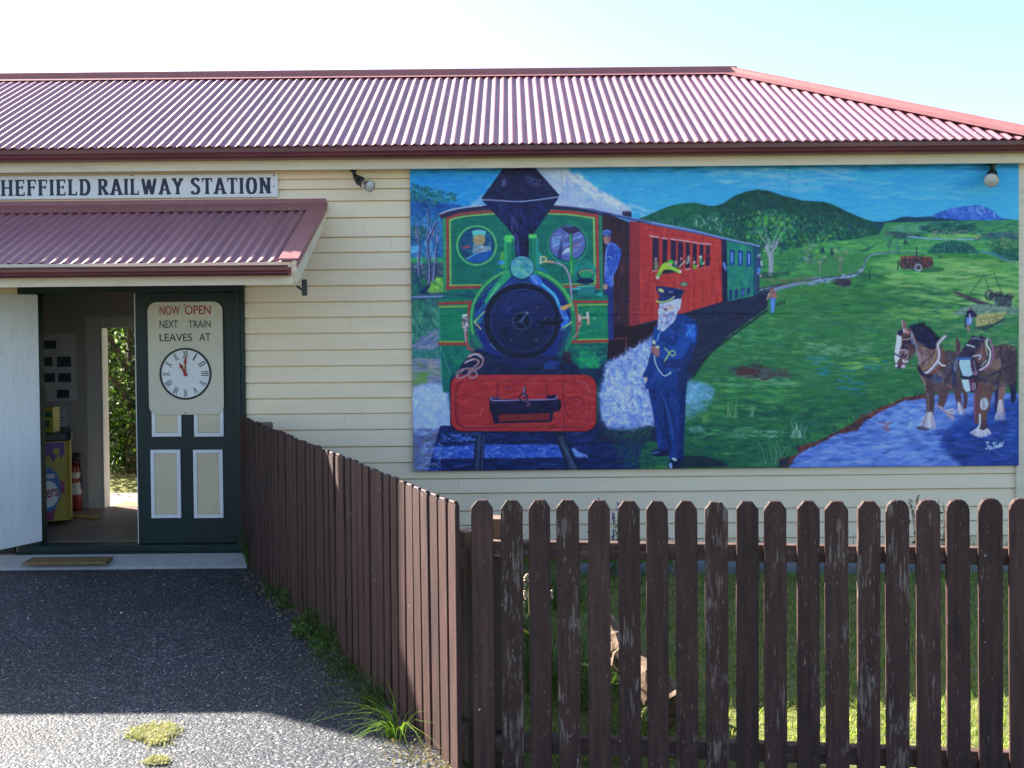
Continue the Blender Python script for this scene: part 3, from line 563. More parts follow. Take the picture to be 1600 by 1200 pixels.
    E(545, 560, 40, 44, (150, 140, 96)); D([(510, 530), (582, 530), (570, 600), (520, 595)], 24, [(176, 130, 100), (120, 130, 90), (190, 150, 110)], 6, 2, 40, 40, .6); P([(500, 512), (540, 502), (588, 512), (586, 535), (540, 528), (505, 540)], (90, 180, 170)); S([(500, 510), (545, 500), (588, 510)], 6, (130, 220, 215), .9)
    P([(508, 590), (575, 600), (620, 600), (625, 640), (500, 648)], (96, 140, 160)); D([(505, 590), (625, 600), (620, 640), (510, 645)], 34, [(170, 180, 180), (150, 80, 80), (90, 150, 150), (110, 130, 110)], 6, 2, 40, 50, .65)
    S([(440, 615), (480, 605)], 14, (170, 66, 70), .8); S([(520, 640), (600, 630)], 10, (150, 90, 90), .6); P([(455, 695), (520, 655), (620, 630), (640, 650), (590, 705), (520, 715)], (24, 84, 144)); S([(462, 690), (520, 655), (600, 632)], 6, (120, 190, 210), .8)
    E(1130, 590, 132, 130, (24, 112, 96)); R(1130, 590, 130, 128, 7, (50, 144, 116), .9); E(1128, 585, 118, 116, (84, 100, 156)); R(1128, 585, 120, 118, 7, (16, 74, 76))
    D([(1030, 520), (1220, 510), (1235, 620), (1120, 695), (1030, 640)], 120, [(110, 130, 190), (70, 84, 140), (130, 150, 205), (90, 90, 140), (120, 100, 130)], 14, 3, -28, 10, .55)
    P([(1080, 480), (1190, 480), (1220, 505), (1140, 530)], (52, 44, 76)); P([(1025, 545), (1095, 535), (1090, 590), (1030, 620)], (110, 160, 200), .6); S([(1045, 560), (1120, 545)], 7, (130, 80, 100), .6); S([(1040, 640), (1230, 570)], 10, (110, 76, 104), .6); P([(1085, 660), (1120, 620), (1150, 610), (1150, 640)], (170, 190, 225), .9); P([(1060, 690), (1085, 550), (1095, 610), (1090, 695)], (40, 44, 84), .7)
    S([(1150, 530), (1152, 770)], 18, (24, 104, 66), curve=False); S([(1147, 535), (1148, 690)], 6, (100, 180, 90), curve=False); S([(1160, 690), (1165, 800)], 34, (30, 126, 84), curve=False); S([(1152, 700), (1154, 790)], 10, (96, 180, 84), .8, curve=False)
    # turbo generator and lamp
    E(1240, 770, 74, 74, (24, 126, 112)); D([(1170, 700), (1310, 700), (1310, 840), (1170, 840)], 36, [(40, 150, 130), (20, 104, 100), (30, 116, 90)], 10, 3, 30, 40, .5); E(1242, 792, 54, 40, (18, 70, 84)); E(1250, 790, 44, 26, (34, 140, 96)); R(1250, 788, 46, 28, 7, (176, 140, 84), .9, 190, 350); E(1245, 835, 58, 20, (18, 34, 74))
    P([(1190, 870), (1305, 862), (1310, 925), (1195, 925)], (30, 116, 116)); S([(1195, 872), (1300, 866)], 7, (70, 180, 150), .9); S([(1165, 885), (1210, 884)], 11, (70, 176, 160)); P([(1310, 925), (1350, 905), (1365, 940)], (40, 150, 140)); 
    # funnel
    T(*c3)
    P([(712, 84), (910, 84), (1075, 270), (1062, 300), (935, 480), (885, 540), (870, 680), (790, 690), (775, 545), (720, 470), (570, 310), (560, 292)], (26, 30, 66))
    D([(712, 90), (910, 90), (1070, 268), (1040, 295), (820, 308), (566, 292)], 150, [(36, 40, 76), (24, 26, 56), (44, 48, 90), (30, 30, 60)], 11, 3.4, -30, 40, .55)
    D([(575, 310), (820, 318), (1058, 298), (890, 530), (790, 540)], 150, [(24, 34, 84), (30, 44, 104), (20, 24, 60), (38, 52, 110)], 13, 3.2, 60, 30, .55)
    D([(690, 165), (740, 165), (740, 215), (690, 215)], 16, [(90, 96, 140), (70, 76, 120)], 6, 2, 30, 60, .7); D([(850, 150), (960, 165), (940, 215), (860, 200)], 20, [(80, 84, 124), (56, 60, 104)], 8, 2, -10, 30, .6); D([(750, 400), (800, 420), (800, 640), (770, 620)], 26, [(80, 88, 150), (56, 64, 130)], 8, 2, 70, 25, .6)
    S([(562, 300), (660, 304), (800, 312), (920, 302), (1068, 282)], 6, (150, 166, 214), .95); S([(562, 291), (712, 96)], 4, (20, 22, 50)); S([(800, 560), (805, 680)], 12, (70, 76, 140), .7); S([(860, 540), (858, 680)], 14, (16, 18, 44), .8)
    # side tubes beside the funnel
    P(rrect(708, 532, 776, 900, 26), (26, 128, 92)); P(rrect(708, 532, 776, 580, 24), (84, 190, 90)); S([(720, 560), (722, 800)], 14, (60, 168, 100), .8); S([(765, 560), (766, 790)], 12, (16, 84, 84), .7)
    P([(872, 530), (925, 530), (938, 790), (985, 880), (900, 860), (880, 700)], (26, 126, 96)); P([(872, 528), (925, 528), (926, 552), (874, 552)], (90, 196, 96)); S([(928, 560), (934, 780)], 12, (44, 150, 140), .8); S([(885, 560), (892, 700)], 12, (16, 84, 74), .7)
    P([(690, 640), (712, 640), (712, 720), (700, 760), (676, 720)], (70, 150, 70)); E(686, 712, 22, 15, (40, 120, 190), .8); E(700, 715, 14, 10, (60, 150, 220), .8); P([(632, 800), (650, 760), (690, 755), (700, 800), (680, 830)], (28, 110, 130), .8); P([(938, 640), (958, 660), (960, 720), (945, 730)], (40, 150, 140))
    E(955, 770, 44, 24, (30, 110, 170), .7, 20)
    # ---- lower front: tanks
    T(*c4)
    lt = [(278, -25), (490, -25), (490, 240), (278, 240)]
    P([(278, -60), (500, -60), (480, 260), (278, 260)], (18, 116, 84)); D([(278, -30), (490, -30), (490, 220), (278, 220)], 130, [(16, 122, 84), (24, 136, 88), (14, 100, 88)], 18, 3.4, 3, 12, .45)
    P([(278, 250), (560, 250), (560, 470), (420, 570), (305, 560)], (18, 100, 88)); D([(280, 255), (550, 255), (540, 460), (310, 550)], 130, [(20, 120, 90), (16, 84, 90), (26, 134, 92), (14, 66, 90)], 16, 3.4, 70, 25, .5); S([(290, 262), (352, 430), (360, 440)], 5, (60, 160, 130), .8); P([(355, 440), (560, 400), (560, 470), (340, 560)], (20, 60, 80), .75); S([(278, -20), (296, 540)], 6, (70, 150, 140), .8)
    P([(1160, -60), (1392, -60), (1396, 240), (1150, 240)], (18, 118, 84)); D([(1180, -30), (1390, -30), (1390, 205), (1180, 205)], 140, [(16, 124, 84), (26, 140, 84), (14, 104, 90)], 18, 3.4, 2, 10, .45)
    P([(1130, 235), (1396, 235), (1385, 400), (1330, 470), (1180, 440)], (18, 92, 84)); D([(1150, 245), (1390, 245), (1380, 390), (1210, 420)], 130, [(20, 130, 84), (26, 150, 88), (14, 80, 90), (16, 60, 96)], 16, 3.4, 10, 25, .5); D([(1200, 290), (1350, 290), (1340, 395), (1210, 400)], 40, [(30, 164, 90), (24, 146, 90)], 14, 4, 40, 20, .45); P([(1330, 400), (1400, 330), (1400, 520), (1330, 520), (1300, 440)], (16, 46, 70)); P([(1180, 400), (1340, 400), (1340, 470), (1180, 450)], (18, 40, 70), .8)
    T(*c3)
    S([(278, 984), (492, 972)], 18, red, curve=False); S([(282, 1004), (476, 1000)], 8, (160, 176, 66), curve=False); S([(488, 972), (480, 1100)], 15, red, curve=False)
    S([(1168, 970), (1392, 970)], 16, (164, 56, 54), curve=False); S([(1182, 972), (1196, 1100)], 16, red, curve=False); S([(1195, 992), (1390, 988)], 7, (150, 180, 70), curve=False); S([(1190, 1000), (1198, 1100)], 4, (140, 160, 80), curve=False)
    T(*c4)
    S([(280, 238), (455, 238)], 17, (158, 56, 50), curve=False); S([(280, 224), (440, 224)], 8, (150, 160, 60), curve=False); S([(478, -30), (470, 60)], 12, red, curve=False); S([(1160, 224), (1394, 218)], 18, (160, 54, 52), curve=False); S([(1195, 209), (1394, 205)], 6, (140, 180, 70), curve=False); S([(1182, -20), (1192, 200)], 12, red, curve=False)
    # smokebox
    T(*z3)
    P([(300, 900), (1080, 900), (1100, 960), (1250, 1010), (1330, 1130), (-140, 1160), (-60, 1000), (120, 820)], (24, 36, 76)); D([(120, 820), (1080, 860), (1250, 1010), (1300, 1120), (-60, 1130)], 260, [(22, 32, 70), (32, 50, 110), (20, 26, 54), (34, 60, 130)], 16, 3.4, 0, 20, .5)
    R(640, 500, 570, 560, 90, (32, 110, 90), 1, 150, 285); R(640, 510, 560, 560, 92, (36, 128, 84), 1, -92, 40)
    R(640, 500, 590, 580, 26, (84, 176, 90), .85, 165, 262); R(640, 500, 560, 548, 20, (16, 70, 100), .8, 160, 280); R(640, 510, 585, 578, 22, (96, 180, 90), .85, -72, -12); R(640, 510, 545, 540, 20, (18, 80, 80), .7, -80, 30)
    R(640, 505, 480, 470, 130, (28, 44, 110), 1, 0, 360)
    D([(80, 300), (300, 60), (420, 60), (230, 300), (160, 700), (90, 600)], 60, [(34, 60, 150), (24, 40, 100), (28, 110, 130)], 14, 3.4, -50, 20, .6)
    S([(230, 290), (330, 140), (420, 40), (470, -20)], 60, (44, 150, 100), .95, 90); S([(260, 250), (370, 90)], 14, (110, 200, 120), .8); S([(440, 130), (560, 20)], 40, (26, 110, 150), .8)
    P([(540, -20), (740, -20), (820, 90), (1000, 260), (700, 200), (440, 120)], (24, 60, 120), .9); S([(770, 0), (860, 100), (1000, 220), (1050, 330), (1080, 400)], 44, (44, 140, 200), .95, 30); S([(860, 90), (990, 210), (1050, 320)], 12, (110, 200, 230), .8); E(800, 50, 64, 46, (50, 110, 200), .85, 40); S([(770, 0), (830, 60)], 16, (150, 150, 220), .8)
    E(625, 515, 440, 440, (20, 26, 56)); R(625, 515, 436, 436, 9, (56, 80, 130), .8, 60, 300); R(640, 500, 450, 420, 5, (70, 90, 130), .7, 230, 320)
    E(640, 510, 372, 360, (30, 46, 108)); R(640, 510, 370, 358, 9, (66, 100, 180), .85, 130, 330); R(640, 510, 368, 356, 9, (50, 76, 140), .8, 330, 490)
    D([(330, 360), (500, 190), (760, 190), (930, 330), (700, 300), (420, 480)], 120, [(36, 60, 140), (44, 72, 156), (30, 50, 116)], 18, 4, -25, 30, .45)
    D([(300, 520), (980, 540), (900, 760), (640, 850), (400, 780)], 190, [(22, 32, 76), (18, 24, 56), (30, 40, 90)], 16, 4, 10, 30, .5)
    R(640, 530, 330, 320, 12, (22, 34, 84), .6); R(640, 520, 250, 240, 8, (20, 28, 66), .5)
    R(640, 505, 435, 380, 7, (60, 86, 140), .6, 50, 130); S([(270, 770), (320, 830)], 8, (130, 150, 190), .8)
    E(630, 515, 112, 108, (18, 24, 56)); R(630, 515, 102, 98, 15, (66, 92, 140), .95); R(630, 515, 106, 102, 5, (120, 150, 190), .6, 120, 300)
    for p in ((545, 530), (690, 415), (685, 585)): S([(622, 515), p], 22, (60, 88, 140), .95, 14)
    S([(625, 512), (690, 415)], 20, (90, 124, 180), .9); E(622, 516, 20, 20, (90, 124, 170)); E(693, 418, 12, 12, (170, 180, 190))
    P([(790, 525), (880, 480), (1060, 470), (1100, 520), (1040, 560), (860, 560)], (14, 18, 44)); S([(910, 465), (1000, 458)], 10, (90, 110, 170), .8); S([(840, 510), (1060, 500)], 12, (60, 80, 150), .7); S([(890, 570), (1000, 570)], 12, (70, 84, 130), .7, dry=.2); E(897, 482, 10, 14, (150, 150, 180), .8); S([(950, 488), (990, 480)], 8, (110, 120, 160), .7)
    for x, y in ((480, 375), (803, 360), (510, 733), (795, 735)): E(x, y, 9, 9, (190, 196, 210), .9); E(x + 6, y + 8, 9, 9, (14, 18, 40), .7)
    S([(1080, 400), (1120, 450), (1140, 510), (1100, 560)], 56, (50, 110, 200), .9); D([(1070, 390), (1160, 480), (1110, 560)], 16, [(110, 170, 230), (40, 80, 180)], 8, 2.4, 60, 20, .7); S([(1095, 590), (1150, 560), (1190, 525)], 20, (150, 190, 120), .9); S([(1080, 610), (1140, 590)], 26, (60, 110, 130), .9)
    S([(1160, 620), (1120, 720), (1080, 820), (1070, 950)], 90, (20, 74, 96), .8); S([(1080, 700), (1060, 860)], 26, (30, 40, 80), .9); S([(1180, 640), (1130, 760)], 14, (50, 130, 130), .7); P([(1100, 850), (1190, 880), (1200, 1000), (1090, 980)], (56, 34, 56), .8)
    S([(90, 525), (205, 405)], 30, (60, 150, 100), .9, 10); S([(85, 520), (160, 605)], 15, (190, 180, 110), .95); S([(85, 520), (200, 405)], 9, (180, 214, 140), .8)
    S([(1170, -20), (1190, 120), (1196, 280)], 15, (156, 140, 160), .95); S([(1170, -10), (1190, 130)], 5, (210, 196, 200), .8); P([(1065, 370), (1080, 345), (1200, 310), (1212, 325), (1110, 395)], (190, 140, 84)); S([(1085, 360), (1195, 318)], 8, (230, 180, 120), .8); E(1090, 372, 18, 18, (200, 150, 90))
    S([(1275, 560), (1275, 620), (1240, 680), (1210, 710)], 14, (170, 130, 130), .95); S([(1285, 455), (1285, 560)], 46, (170, 120, 110)); S([(1280, 455), (1290, 500)], 14, (220, 190, 180)); S([(1300, 480), (1380, 470)], 22, (190, 150, 130)); S([(1378, 420), (1388, 545)], 26, (196, 150, 120)); S([(1376, 420), (1378, 470)], 16, (220, 220, 230)); E(1285, 545, 22, 14, (150, 60, 60)); S([(1440, 482), (1470, 484)], 8, (150, 200, 170))
    R(50, 905, 1, 1, 1, (0, 0, 0), 0)
    S([(150, 1085), (1110, 1080)], 6, (50, 90, 110), .8, curve=False); S([(290, 870), (240, 980), (180, 1060)], 7, (44, 70, 110), .8); S([(150, 1000), (145, 1090)], 5, (60, 90, 120), .6); D([(880, 960), (1060, 960), (1060, 1060), (880, 1060)], 34, [(40, 80, 180), (50, 96, 200)], 12, 3.4, 0, 10, .5)
    T(*z2)
    S([(300, 745), (420, 785), (520, 800), (620, 850), (690, 960), (720, 1080), (735, 1250)], 24, (150, 130, 150), .97); S([(330, 780), (450, 780)], 22, (220, 150, 90), .95); S([(520, 798), (620, 846), (690, 950)], 7, (215, 200, 215), .8); R(300, 740, 46, 42, 18, (200, 190, 110)); E(298, 742, 22, 20, (40, 84, 100)); E(298, 742, 10, 9, (150, 180, 150)); S([(240, 790), (270, 805)], 22, (170, 180, 170))
    S([(490, 860), (480, 960), (510, 1060)], 10, (16, 80, 90), .8)
    c.clip = True; T(*z3); E(640, 510, 435, 430, (22, 26, 42), .42); P([(300, 900), (1080, 900), (1250, 1010), (1330, 1130), (-140, 1160), (120, 820)], (22, 26, 44), .45)
    # headlamp
    T(*c3)
    E(826, 750, 82, 80, (18, 40, 76)); E(826, 746, 75, 72, (70, 150, 150)); D([(760, 700), (890, 700), (890, 800), (760, 800)], 90, [(110, 184, 150), (60, 136, 150), (130, 190, 160), (50, 120, 140)], 11, 3, 35, 30, .55); R(826, 746, 74, 71, 6, (120, 180, 210), .8, 200, 400); R(826, 746, 76, 73, 5, (40, 90, 110), .8, 30, 200); E(824, 742, 12, 16, (60, 150, 120), .8, 30); S([(780, 690), (868, 688)], 6, (40, 100, 110), .6)
    E(915, 830, 44, 22, (50, 110, 200), .9, 40); S([(890, 800), (930, 850)], 8, (180, 170, 220), .7)
    # ---- buffer beam
    T(*c4)
    P(rrect(350, 445, 1325, 822, 66), (30, 22, 40)); P([(x, y) for x, y in rrect(356, 442, 1318, 815, 76)], (168, 44, 50)); D(rrect(356, 448, 1318, 812, 76), 420, [(160, 40, 50), (178, 50, 50), (150, 38, 52), (190, 60, 52), (168, 46, 44)], 22, 4, 0, 14, .45)
    for (x, y, a, b, w) in ((398, 482, 1268, 792, 6),):
        p = rrect(x, y, a, b, 70); S(p + [p[0]], w, (120, 34, 44), .85, curve=False); p = rrect(x + 6, y + 6, a - 6, b - 6, 66); S(p[3:14], 3, (200, 90, 90), .5, curve=False)
    S([(420, 490), (390, 540), (392, 740), (440, 790)], 8, (96, 26, 40), .8); S([(1190, 480), (1250, 500), (1278, 560)], 5, (210, 120, 120), .7); S([(440, 796), (1240, 790)], 5, (110, 28, 40), .7, curve=False); S([(620, 600), (622, 790)], 5, (110, 30, 40), .7); S([(668, 485), (665, 580)], 12, (120, 30, 44), .8); S([(995, 480), (992, 580)], 8, (110, 30, 44), .8); S([(1102, 470), (1102, 800)], 4, (110, 30, 44), .8, curve=False)
    R(1180, 660, 66, 72, 7, (110, 30, 44), .8, 90, 330); S([(1140, 600), (1180, 588), (1225, 602)], 7, (90, 24, 40), .8); S([(1160, 618), (1195, 616)], 6, (90, 24, 40), .8); S([(550, 710), (570, 655)], 4, (220, 120, 120), .8); D([(640, 700), (1040, 700), (1060, 800), (640, 800)], 80, [(150, 48, 44), (120, 34, 44), (176, 60, 50)], 20, 4, 0, 10, .5); D([(720, 520), (770, 520), (770, 560), (720, 560)], 6, [(120, 40, 60)], 8, 3, 30, 40, .6)
    P([(612, 590), (680, 588), (682, 606), (990, 604), (992, 578), (1060, 574), (1062, 600), (1080, 620), (1082, 680), (1040, 690), (1022, 755), (640, 765), (625, 690), (612, 680)], (26, 24, 54)); P([(672, 706), (1015, 696), (1008, 742), (678, 750)], (120, 40, 44)); D([(620, 600), (1075, 610), (1075, 680), (620, 685)], 80, [(36, 36, 84), (22, 18, 44), (64, 34, 60)], 16, 3, 0, 8, .5)
    S([(622, 594), (640, 612), (790, 610), (985, 606), (1050, 600), (1058, 578)], 6, (170, 160, 200), .85); S([(615, 596), (680, 592)], 4, (150, 140, 180), .7); S([(640, 690), (1030, 684)], 5, (14, 14, 36), .8); S([(845, 525), (845, 590)], 17, (40, 30, 60)); S([(842, 525), (843, 580)], 6, (180, 170, 200), .9); R(838, 592, 26, 26, 10, (46, 30, 56)); S([(850, 610), (880, 640), (862, 645)], 12, (96, 60, 90)); E(1078, 640, 10, 40, (20, 18, 40))
    # rope of pipe at left, brass cock
    S([(470, 325), (500, 306), (545, 308), (570, 340), (555, 385), (490, 425), (430, 462), (395, 455), (410, 420), (470, 400), (520, 420), (525, 455), (485, 460), (475, 425), (530, 375), (540, 350), (510, 338), (470, 350), (450, 365)], 13, (150, 110, 116), .98); S([(480, 322), (520, 306), (560, 330)], 6, (220, 200, 205), .9); S([(455, 360), (505, 340)], 6, (215, 195, 200), .8); S([(400, 450), (440, 410)], 4, (210, 180, 180), .8)
    S([(455, 130), (460, 200), (470, 260), (500, 275)], 18, (156, 74, 76), .95); S([(450, 140), (455, 220)], 6, (210, 170, 180), .9)
    P([(430, 70), (470, 65), (478, 120), (460, 160), (432, 120)], (150, 140, 140)); D([(428, 50), (478, 50), (478, 150), (432, 150)], 30, [(210, 200, 190), (120, 110, 120), (190, 140, 110), (60, 70, 90)], 6, 2.4, 80, 30, .75); S([(440, 50), (462, 48)], 14, (200, 200, 205)); S([(432, 75), (478, 95)], 9, (60, 66, 90), .8)
    c.clip = False
    # ---- steam right of the beam
    T(*c6)
    st = [(75, 640), (100, 560), (110, 480), (180, 440), (250, 400), (340, 345), (400, 345), (400, 800), (360, 835), (280, 860), (200, 865), (120, 850), (80, 780)]
    P(st, (120, 146, 200), blur=8); D(st, 620, [(140, 162, 212), (165, 182, 226), (110, 138, 200), (190, 200, 234), (150, 160, 190), (90, 122, 190)], 13, 3.2, 50, 50, .5, 8, False, .35); D([(90, 620), (300, 560), (330, 740), (130, 840)], 90, [(200, 208, 236), (185, 196, 230)], 11, 2.6, 70, 40, .5, 6, False, .4)
    D(st, 130, [(84, 104, 156), (110, 128, 176), (96, 104, 140), (70, 96, 150)], 16, 3.6, 60, 60, .4, 8, False, .5); D(st, 160, [(206, 214, 238), (188, 200, 232)], 12, 2.6, 50, 60, .5, 6, False, .5)
    str_ = [(565, 600), (620, 580), (720, 610), (740, 660), (700, 730), (600, 780), (560, 770)]
    P(str_, (96, 150, 180), .85, blur=7); D(str_, 120, [(120, 170, 196), (140, 180, 205), (84, 140, 170), (70, 130, 120)], 11, 3, -20, 40, .5)
    D([(560, 720), (720, 690), (760, 700), (640, 790), (565, 830)], 60, [(54, 116, 90), (84, 140, 100), (40, 100, 80)], 10, 2, -50, 20, .6)
    D([(100, 880), (380, 850), (400, 1090), (230, 1090)], 180, [(28, 82, 62), (40, 100, 66), (20, 60, 66), (24, 50, 80)], 14, 3, -30, 30, .5)
    D([(570, 840), (700, 830), (820, 1080), (560, 1080)], 130, [(26, 80, 62), (40, 104, 68), (22, 66, 66)], 16, 3.4, 5, 15, .5); D([(600, 845), (690, 845), (690, 880), (600, 880)], 26, [(110, 150, 140), (90, 140, 120)], 8, 2, 0, 30, .6)
    P([(560, 1020), (690, 1022), (760, 1040), (830, 1070), (820, 1085), (560, 1090)], (26, 40, 56), .9)
    c.clip = True
    # ---- the station master
    navy = (22, 56, 118)
    P([(520, 180), (570, 190), (630, 225), (648, 270), (640, 350), (610, 430), (580, 510), (590, 560), (575, 620), (560, 660), (480, 640), (360, 630), (335, 622), (348, 560), (318, 555), (350, 490), (372, 400), (380, 300), (395, 260), (420, 260)], navy)
    P([(355, 625), (470, 630), (582, 600), (575, 700), (566, 900), (566, 1060), (486, 1052), (480, 985), (415, 985), (390, 800)], (20, 50, 110)); D([(360, 630), (580, 605), (565, 1050), (490, 1050), (420, 980)], 190, [(26, 62, 130), (18, 44, 96), (34, 76, 150), (16, 36, 80)], 22, 3, 86, 8, .5)
    S([(440, 660), (455, 780), (470, 900), (484, 985)], 12, (16, 32, 72), .8); S([(430, 650), (470, 750), (500, 880)], 6, (70, 110, 160), .6); P([(540, 640), (580, 610), (566, 1050), (535, 1050)], (14, 36, 84), .7)
    D([(400, 270), (620, 230), (640, 320), (580, 500), (370, 600)], 240, [(28, 70, 140), (20, 50, 110), (36, 84, 160), (18, 44, 96)], 14, 3.2, 65, 20, .5)
    T(*z5)
    P([(860, 330), (1120, 60), (1150, 250), (1100, 380), (1000, 560), (860, 680), (500, 690), (480, 500), (700, 470)], (30, 74, 150), .75); D([(940, 60), (1140, 60), (1120, 380), (960, 300)], 50, [(44, 100, 186), (60, 120, 200), (34, 84, 170)], 12, 3, 60, 20, .5); S([(1110, 80), (1000, 200), (960, 270)], 20, (80, 140, 214), .7)
    P([(480, 690), (880, 690), (1060, 380), (1120, 400), (1080, 560), (950, 800), (880, 850), (560, 840)], (26, 46, 96), .85); P([(820, 940), (1000, 640), (980, 1250), (800, 1250)], (24, 40, 76), .7)
    S([(370, 300), (400, 130), (440, 60)], 10, (70, 120, 190), .7); S([(440, 360), (480, 230), (530, 180)], 26, (90, 150, 220), .8); S([(820, 60), (760, 250), (740, 430)], 14, (18, 40, 96), .8); S([(480, 470), (700, 470), (820, 400)], 10, (18, 38, 90), .6); S([(250, 640), (320, 850), (260, 1080)], 9, (16, 36, 90), .7); S([(370, 700), (380, 1250)], 10, (18, 40, 96), .6)
    P([(345, 440), (400, 470), (485, 520), (480, 640), (440, 650), (380, 600), (330, 540)], (150, 100, 100)); S([(390, 470), (460, 520)], 22, (180, 130, 120), .7); S([(350, 540), (450, 610)], 12, (110, 70, 80), .7); P([(350, 400), (380, 330), (412, 380), (405, 430)], (206, 220, 170)); P([(405, 450), (480, 455), (480, 500), (420, 480)], (200, 220, 150)); S([(355, 425), (400, 455)], 14, (24, 34, 60))
    S([(575, 490), (640, 555), (650, 600), (600, 680), (575, 725)], 17, (160, 190, 90)); S([(600, 690), (660, 580), (710, 540), (760, 560), (755, 610), (715, 625), (665, 590)], 17, (166, 200, 100))
    S([(390, 630), (405, 730), (450, 840), (510, 930), (570, 985), (630, 970), (680, 930)], 17, (180, 200, 190)); S([(660, 930), (690, 900), (760, 885), (850, 885)], 9, (60, 100, 140), .7); S([(675, 910), (690, 955)], 16, (150, 180, 190))
    P([(200, 1020), (270, 1015), (260, 1080), (235, 1110)], (200, 170, 150)); S([(175, 990), (270, 1010)], 12, (16, 36, 90), .8)
    # shoes
    T(*c6)
    P([(362, 1005), (400, 985), (480, 980), (484, 1020), (420, 1026), (365, 1020)], (20, 30, 66)); P([(475, 1060), (500, 1035), (560, 1040), (556, 1092), (480, 1096)], (20, 28, 60)); S([(505, 1038), (520, 1045)], 14, (190, 206, 236), .9); S([(488, 1070), (492, 1088)], 16, (140, 170, 226), .9); S([(372, 1008), (420, 998)], 9, (96, 124, 190), .7); D([(330, 985), (380, 985), (380, 1030), (330, 1030)], 20, [(28, 80, 60), (44, 104, 70)], 9, 2, -60, 20, .6)
    # head, beard, cap
    T(*z4)
    P([(560, 560), (850, 480), (1020, 470), (1010, 560), (985, 700), (930, 760), (900, 880), (860, 960), (740, 1060), (650, 1150), (520, 1120), (525, 960), (545, 850), (535, 720), (560, 640)], (170, 184, 222))
    P([(580, 590), (860, 540), (900, 640), (860, 720), (720, 740), (560, 700)], (190, 178, 190)); D([(590, 600), (860, 560), (870, 720), (720, 740), (590, 690)], 34, [(200, 170, 160), (170, 190, 225), (176, 150, 150), (190, 196, 215)], 6, 2, 10, 40, .6)
    P([(720, 660), (830, 640), (870, 690), (800, 740), (710, 710)], (190, 172, 140), .8); E(690, 700, 46, 26, (130, 90, 110), .9, 20); S([(660, 680), (700, 690), (690, 740)], 18, (96, 60, 84), .9)
    S([(690, 620), (770, 605), (810, 622)], 13, (90, 96, 130), .9); S([(700, 650), (800, 640)], 12, (100, 110, 160), .8); S([(570, 655), (640, 650)], 14, (70, 96, 140), .9); S([(560, 610), (650, 600)], 10, (140, 160, 200)); S([(800, 620), (900, 640)], 7, (180, 160, 110), .9); R(605, 640, 50, 34, 7, (60, 90, 130), .8)
    E(950, 670, 36, 50, (190, 176, 206)); S([(930, 650), (955, 690), (945, 715)], 12, (110, 104, 150), .8)
    brd = [(540, 700), (660, 760), (830, 750), (940, 720), (910, 870), (840, 970), (740, 1060), (650, 1150), (520, 1120), (525, 960)]
    D(brd, 170, [(190, 206, 238), (150, 166, 210), (120, 124, 170), (210, 220, 244), (130, 110, 140), (96, 104, 150)], 7, 1.8, 78, 25, .7); E(680, 840, 56, 22, (140, 104, 126), .8); S([(640, 790), (690, 775), (760, 800)], 16, (190, 200, 230), .8)
    D([(860, 490), (1020, 470), (1000, 640), (910, 620)], 34, [(200, 210, 240), (150, 170, 220), (176, 180, 226)], 8, 2, 70, 20, .6)
    P([(470, 245), (530, 218), (620, 215), (740, 235), (880, 250), (1010, 275), (1085, 310), (1085, 340), (1010, 360), (1020, 470), (860, 490), (760, 540), (640, 575), (540, 565), (490, 545), (540, 480), (570, 440), (570, 370), (500, 300)], (26, 38, 84)); D([(480, 245), (620, 220), (1080, 315), (1010, 460), (580, 470)], 60, [(34, 50, 110), (20, 28, 64), (40, 56, 110)], 13, 3, 8, 12, .5)
    P([(560, 480), (820, 440), (850, 470), (740, 540), (560, 530)], (30, 58, 120), .9); S([(500, 525), (560, 545), (680, 540), (780, 500), (850, 445)], 24, (190, 200, 80)); S([(500, 520), (540, 545)], 26, (210, 216, 100)); E(592, 305, 62, 32, (220, 214, 130), 1, 28); E(585, 298, 26, 14, (180, 160, 70), .8, 28); S([(920, 268), (985, 272)], 14, (130, 150, 130), .8); S([(755, 330), (830, 338)], 16, (150, 170, 190), .9); E(858, 438, 15, 16, (200, 210, 225)); S([(500, 285), (560, 330), (720, 355), (1000, 360)], 8, (16, 22, 56), .7)
    # ---- grass tufts in the field
    T(*ph)
    def tuft(x, y, h, n, cols, sp=.5):
        for _ in range(n):
            a = c.r.normal() * sp * .5; hh = h * (.5 + .6 * c.r.rand()); x0 = x + c.r.normal() * h * .25
            S([(x0, y), (x0 + a * hh * .4, y - hh * .55), (x0 + a * hh, y - hh)], 1.3, cols[c.r.randint(len(cols))], .8, .6)
    tuft(1178, 573, 24, 12, [(40, 90, 66), (28, 70, 60)]); tuft(1145, 652, 22, 14, [(90, 140, 80), (60, 110, 70), (130, 160, 110)]); tuft(1152, 648, 34, 3, [(30, 60, 60)], .2); tuft(1105, 660, 20, 22, [(110, 160, 70), (80, 130, 70), (60, 116, 66)], 1.2); tuft(1178, 650, 18, 8, [(60, 116, 70), (120, 150, 110)]); tuft(1215, 724, 40, 22, [(70, 120, 84), (110, 150, 120), (40, 90, 66)], .6); tuft(1250, 683, 26, 16, [(140, 170, 140), (90, 140, 90), (180, 196, 180)], .6); tuft(1275, 688, 16, 22, [(70, 130, 70), (50, 110, 66)], .9); tuft(1090, 690, 12, 16, [(60, 116, 70)], 1); tuft(1145, 700, 16, 10, [(54, 110, 66)], .9)
    D([(1150, 672), (1235, 672), (1235, 684), (1150, 686)], 26, [(120, 170, 140)], 9, 2, -20, 40, .5)
    c.clip = False
    # ---- river-blue track with red bank
    T(*c8)
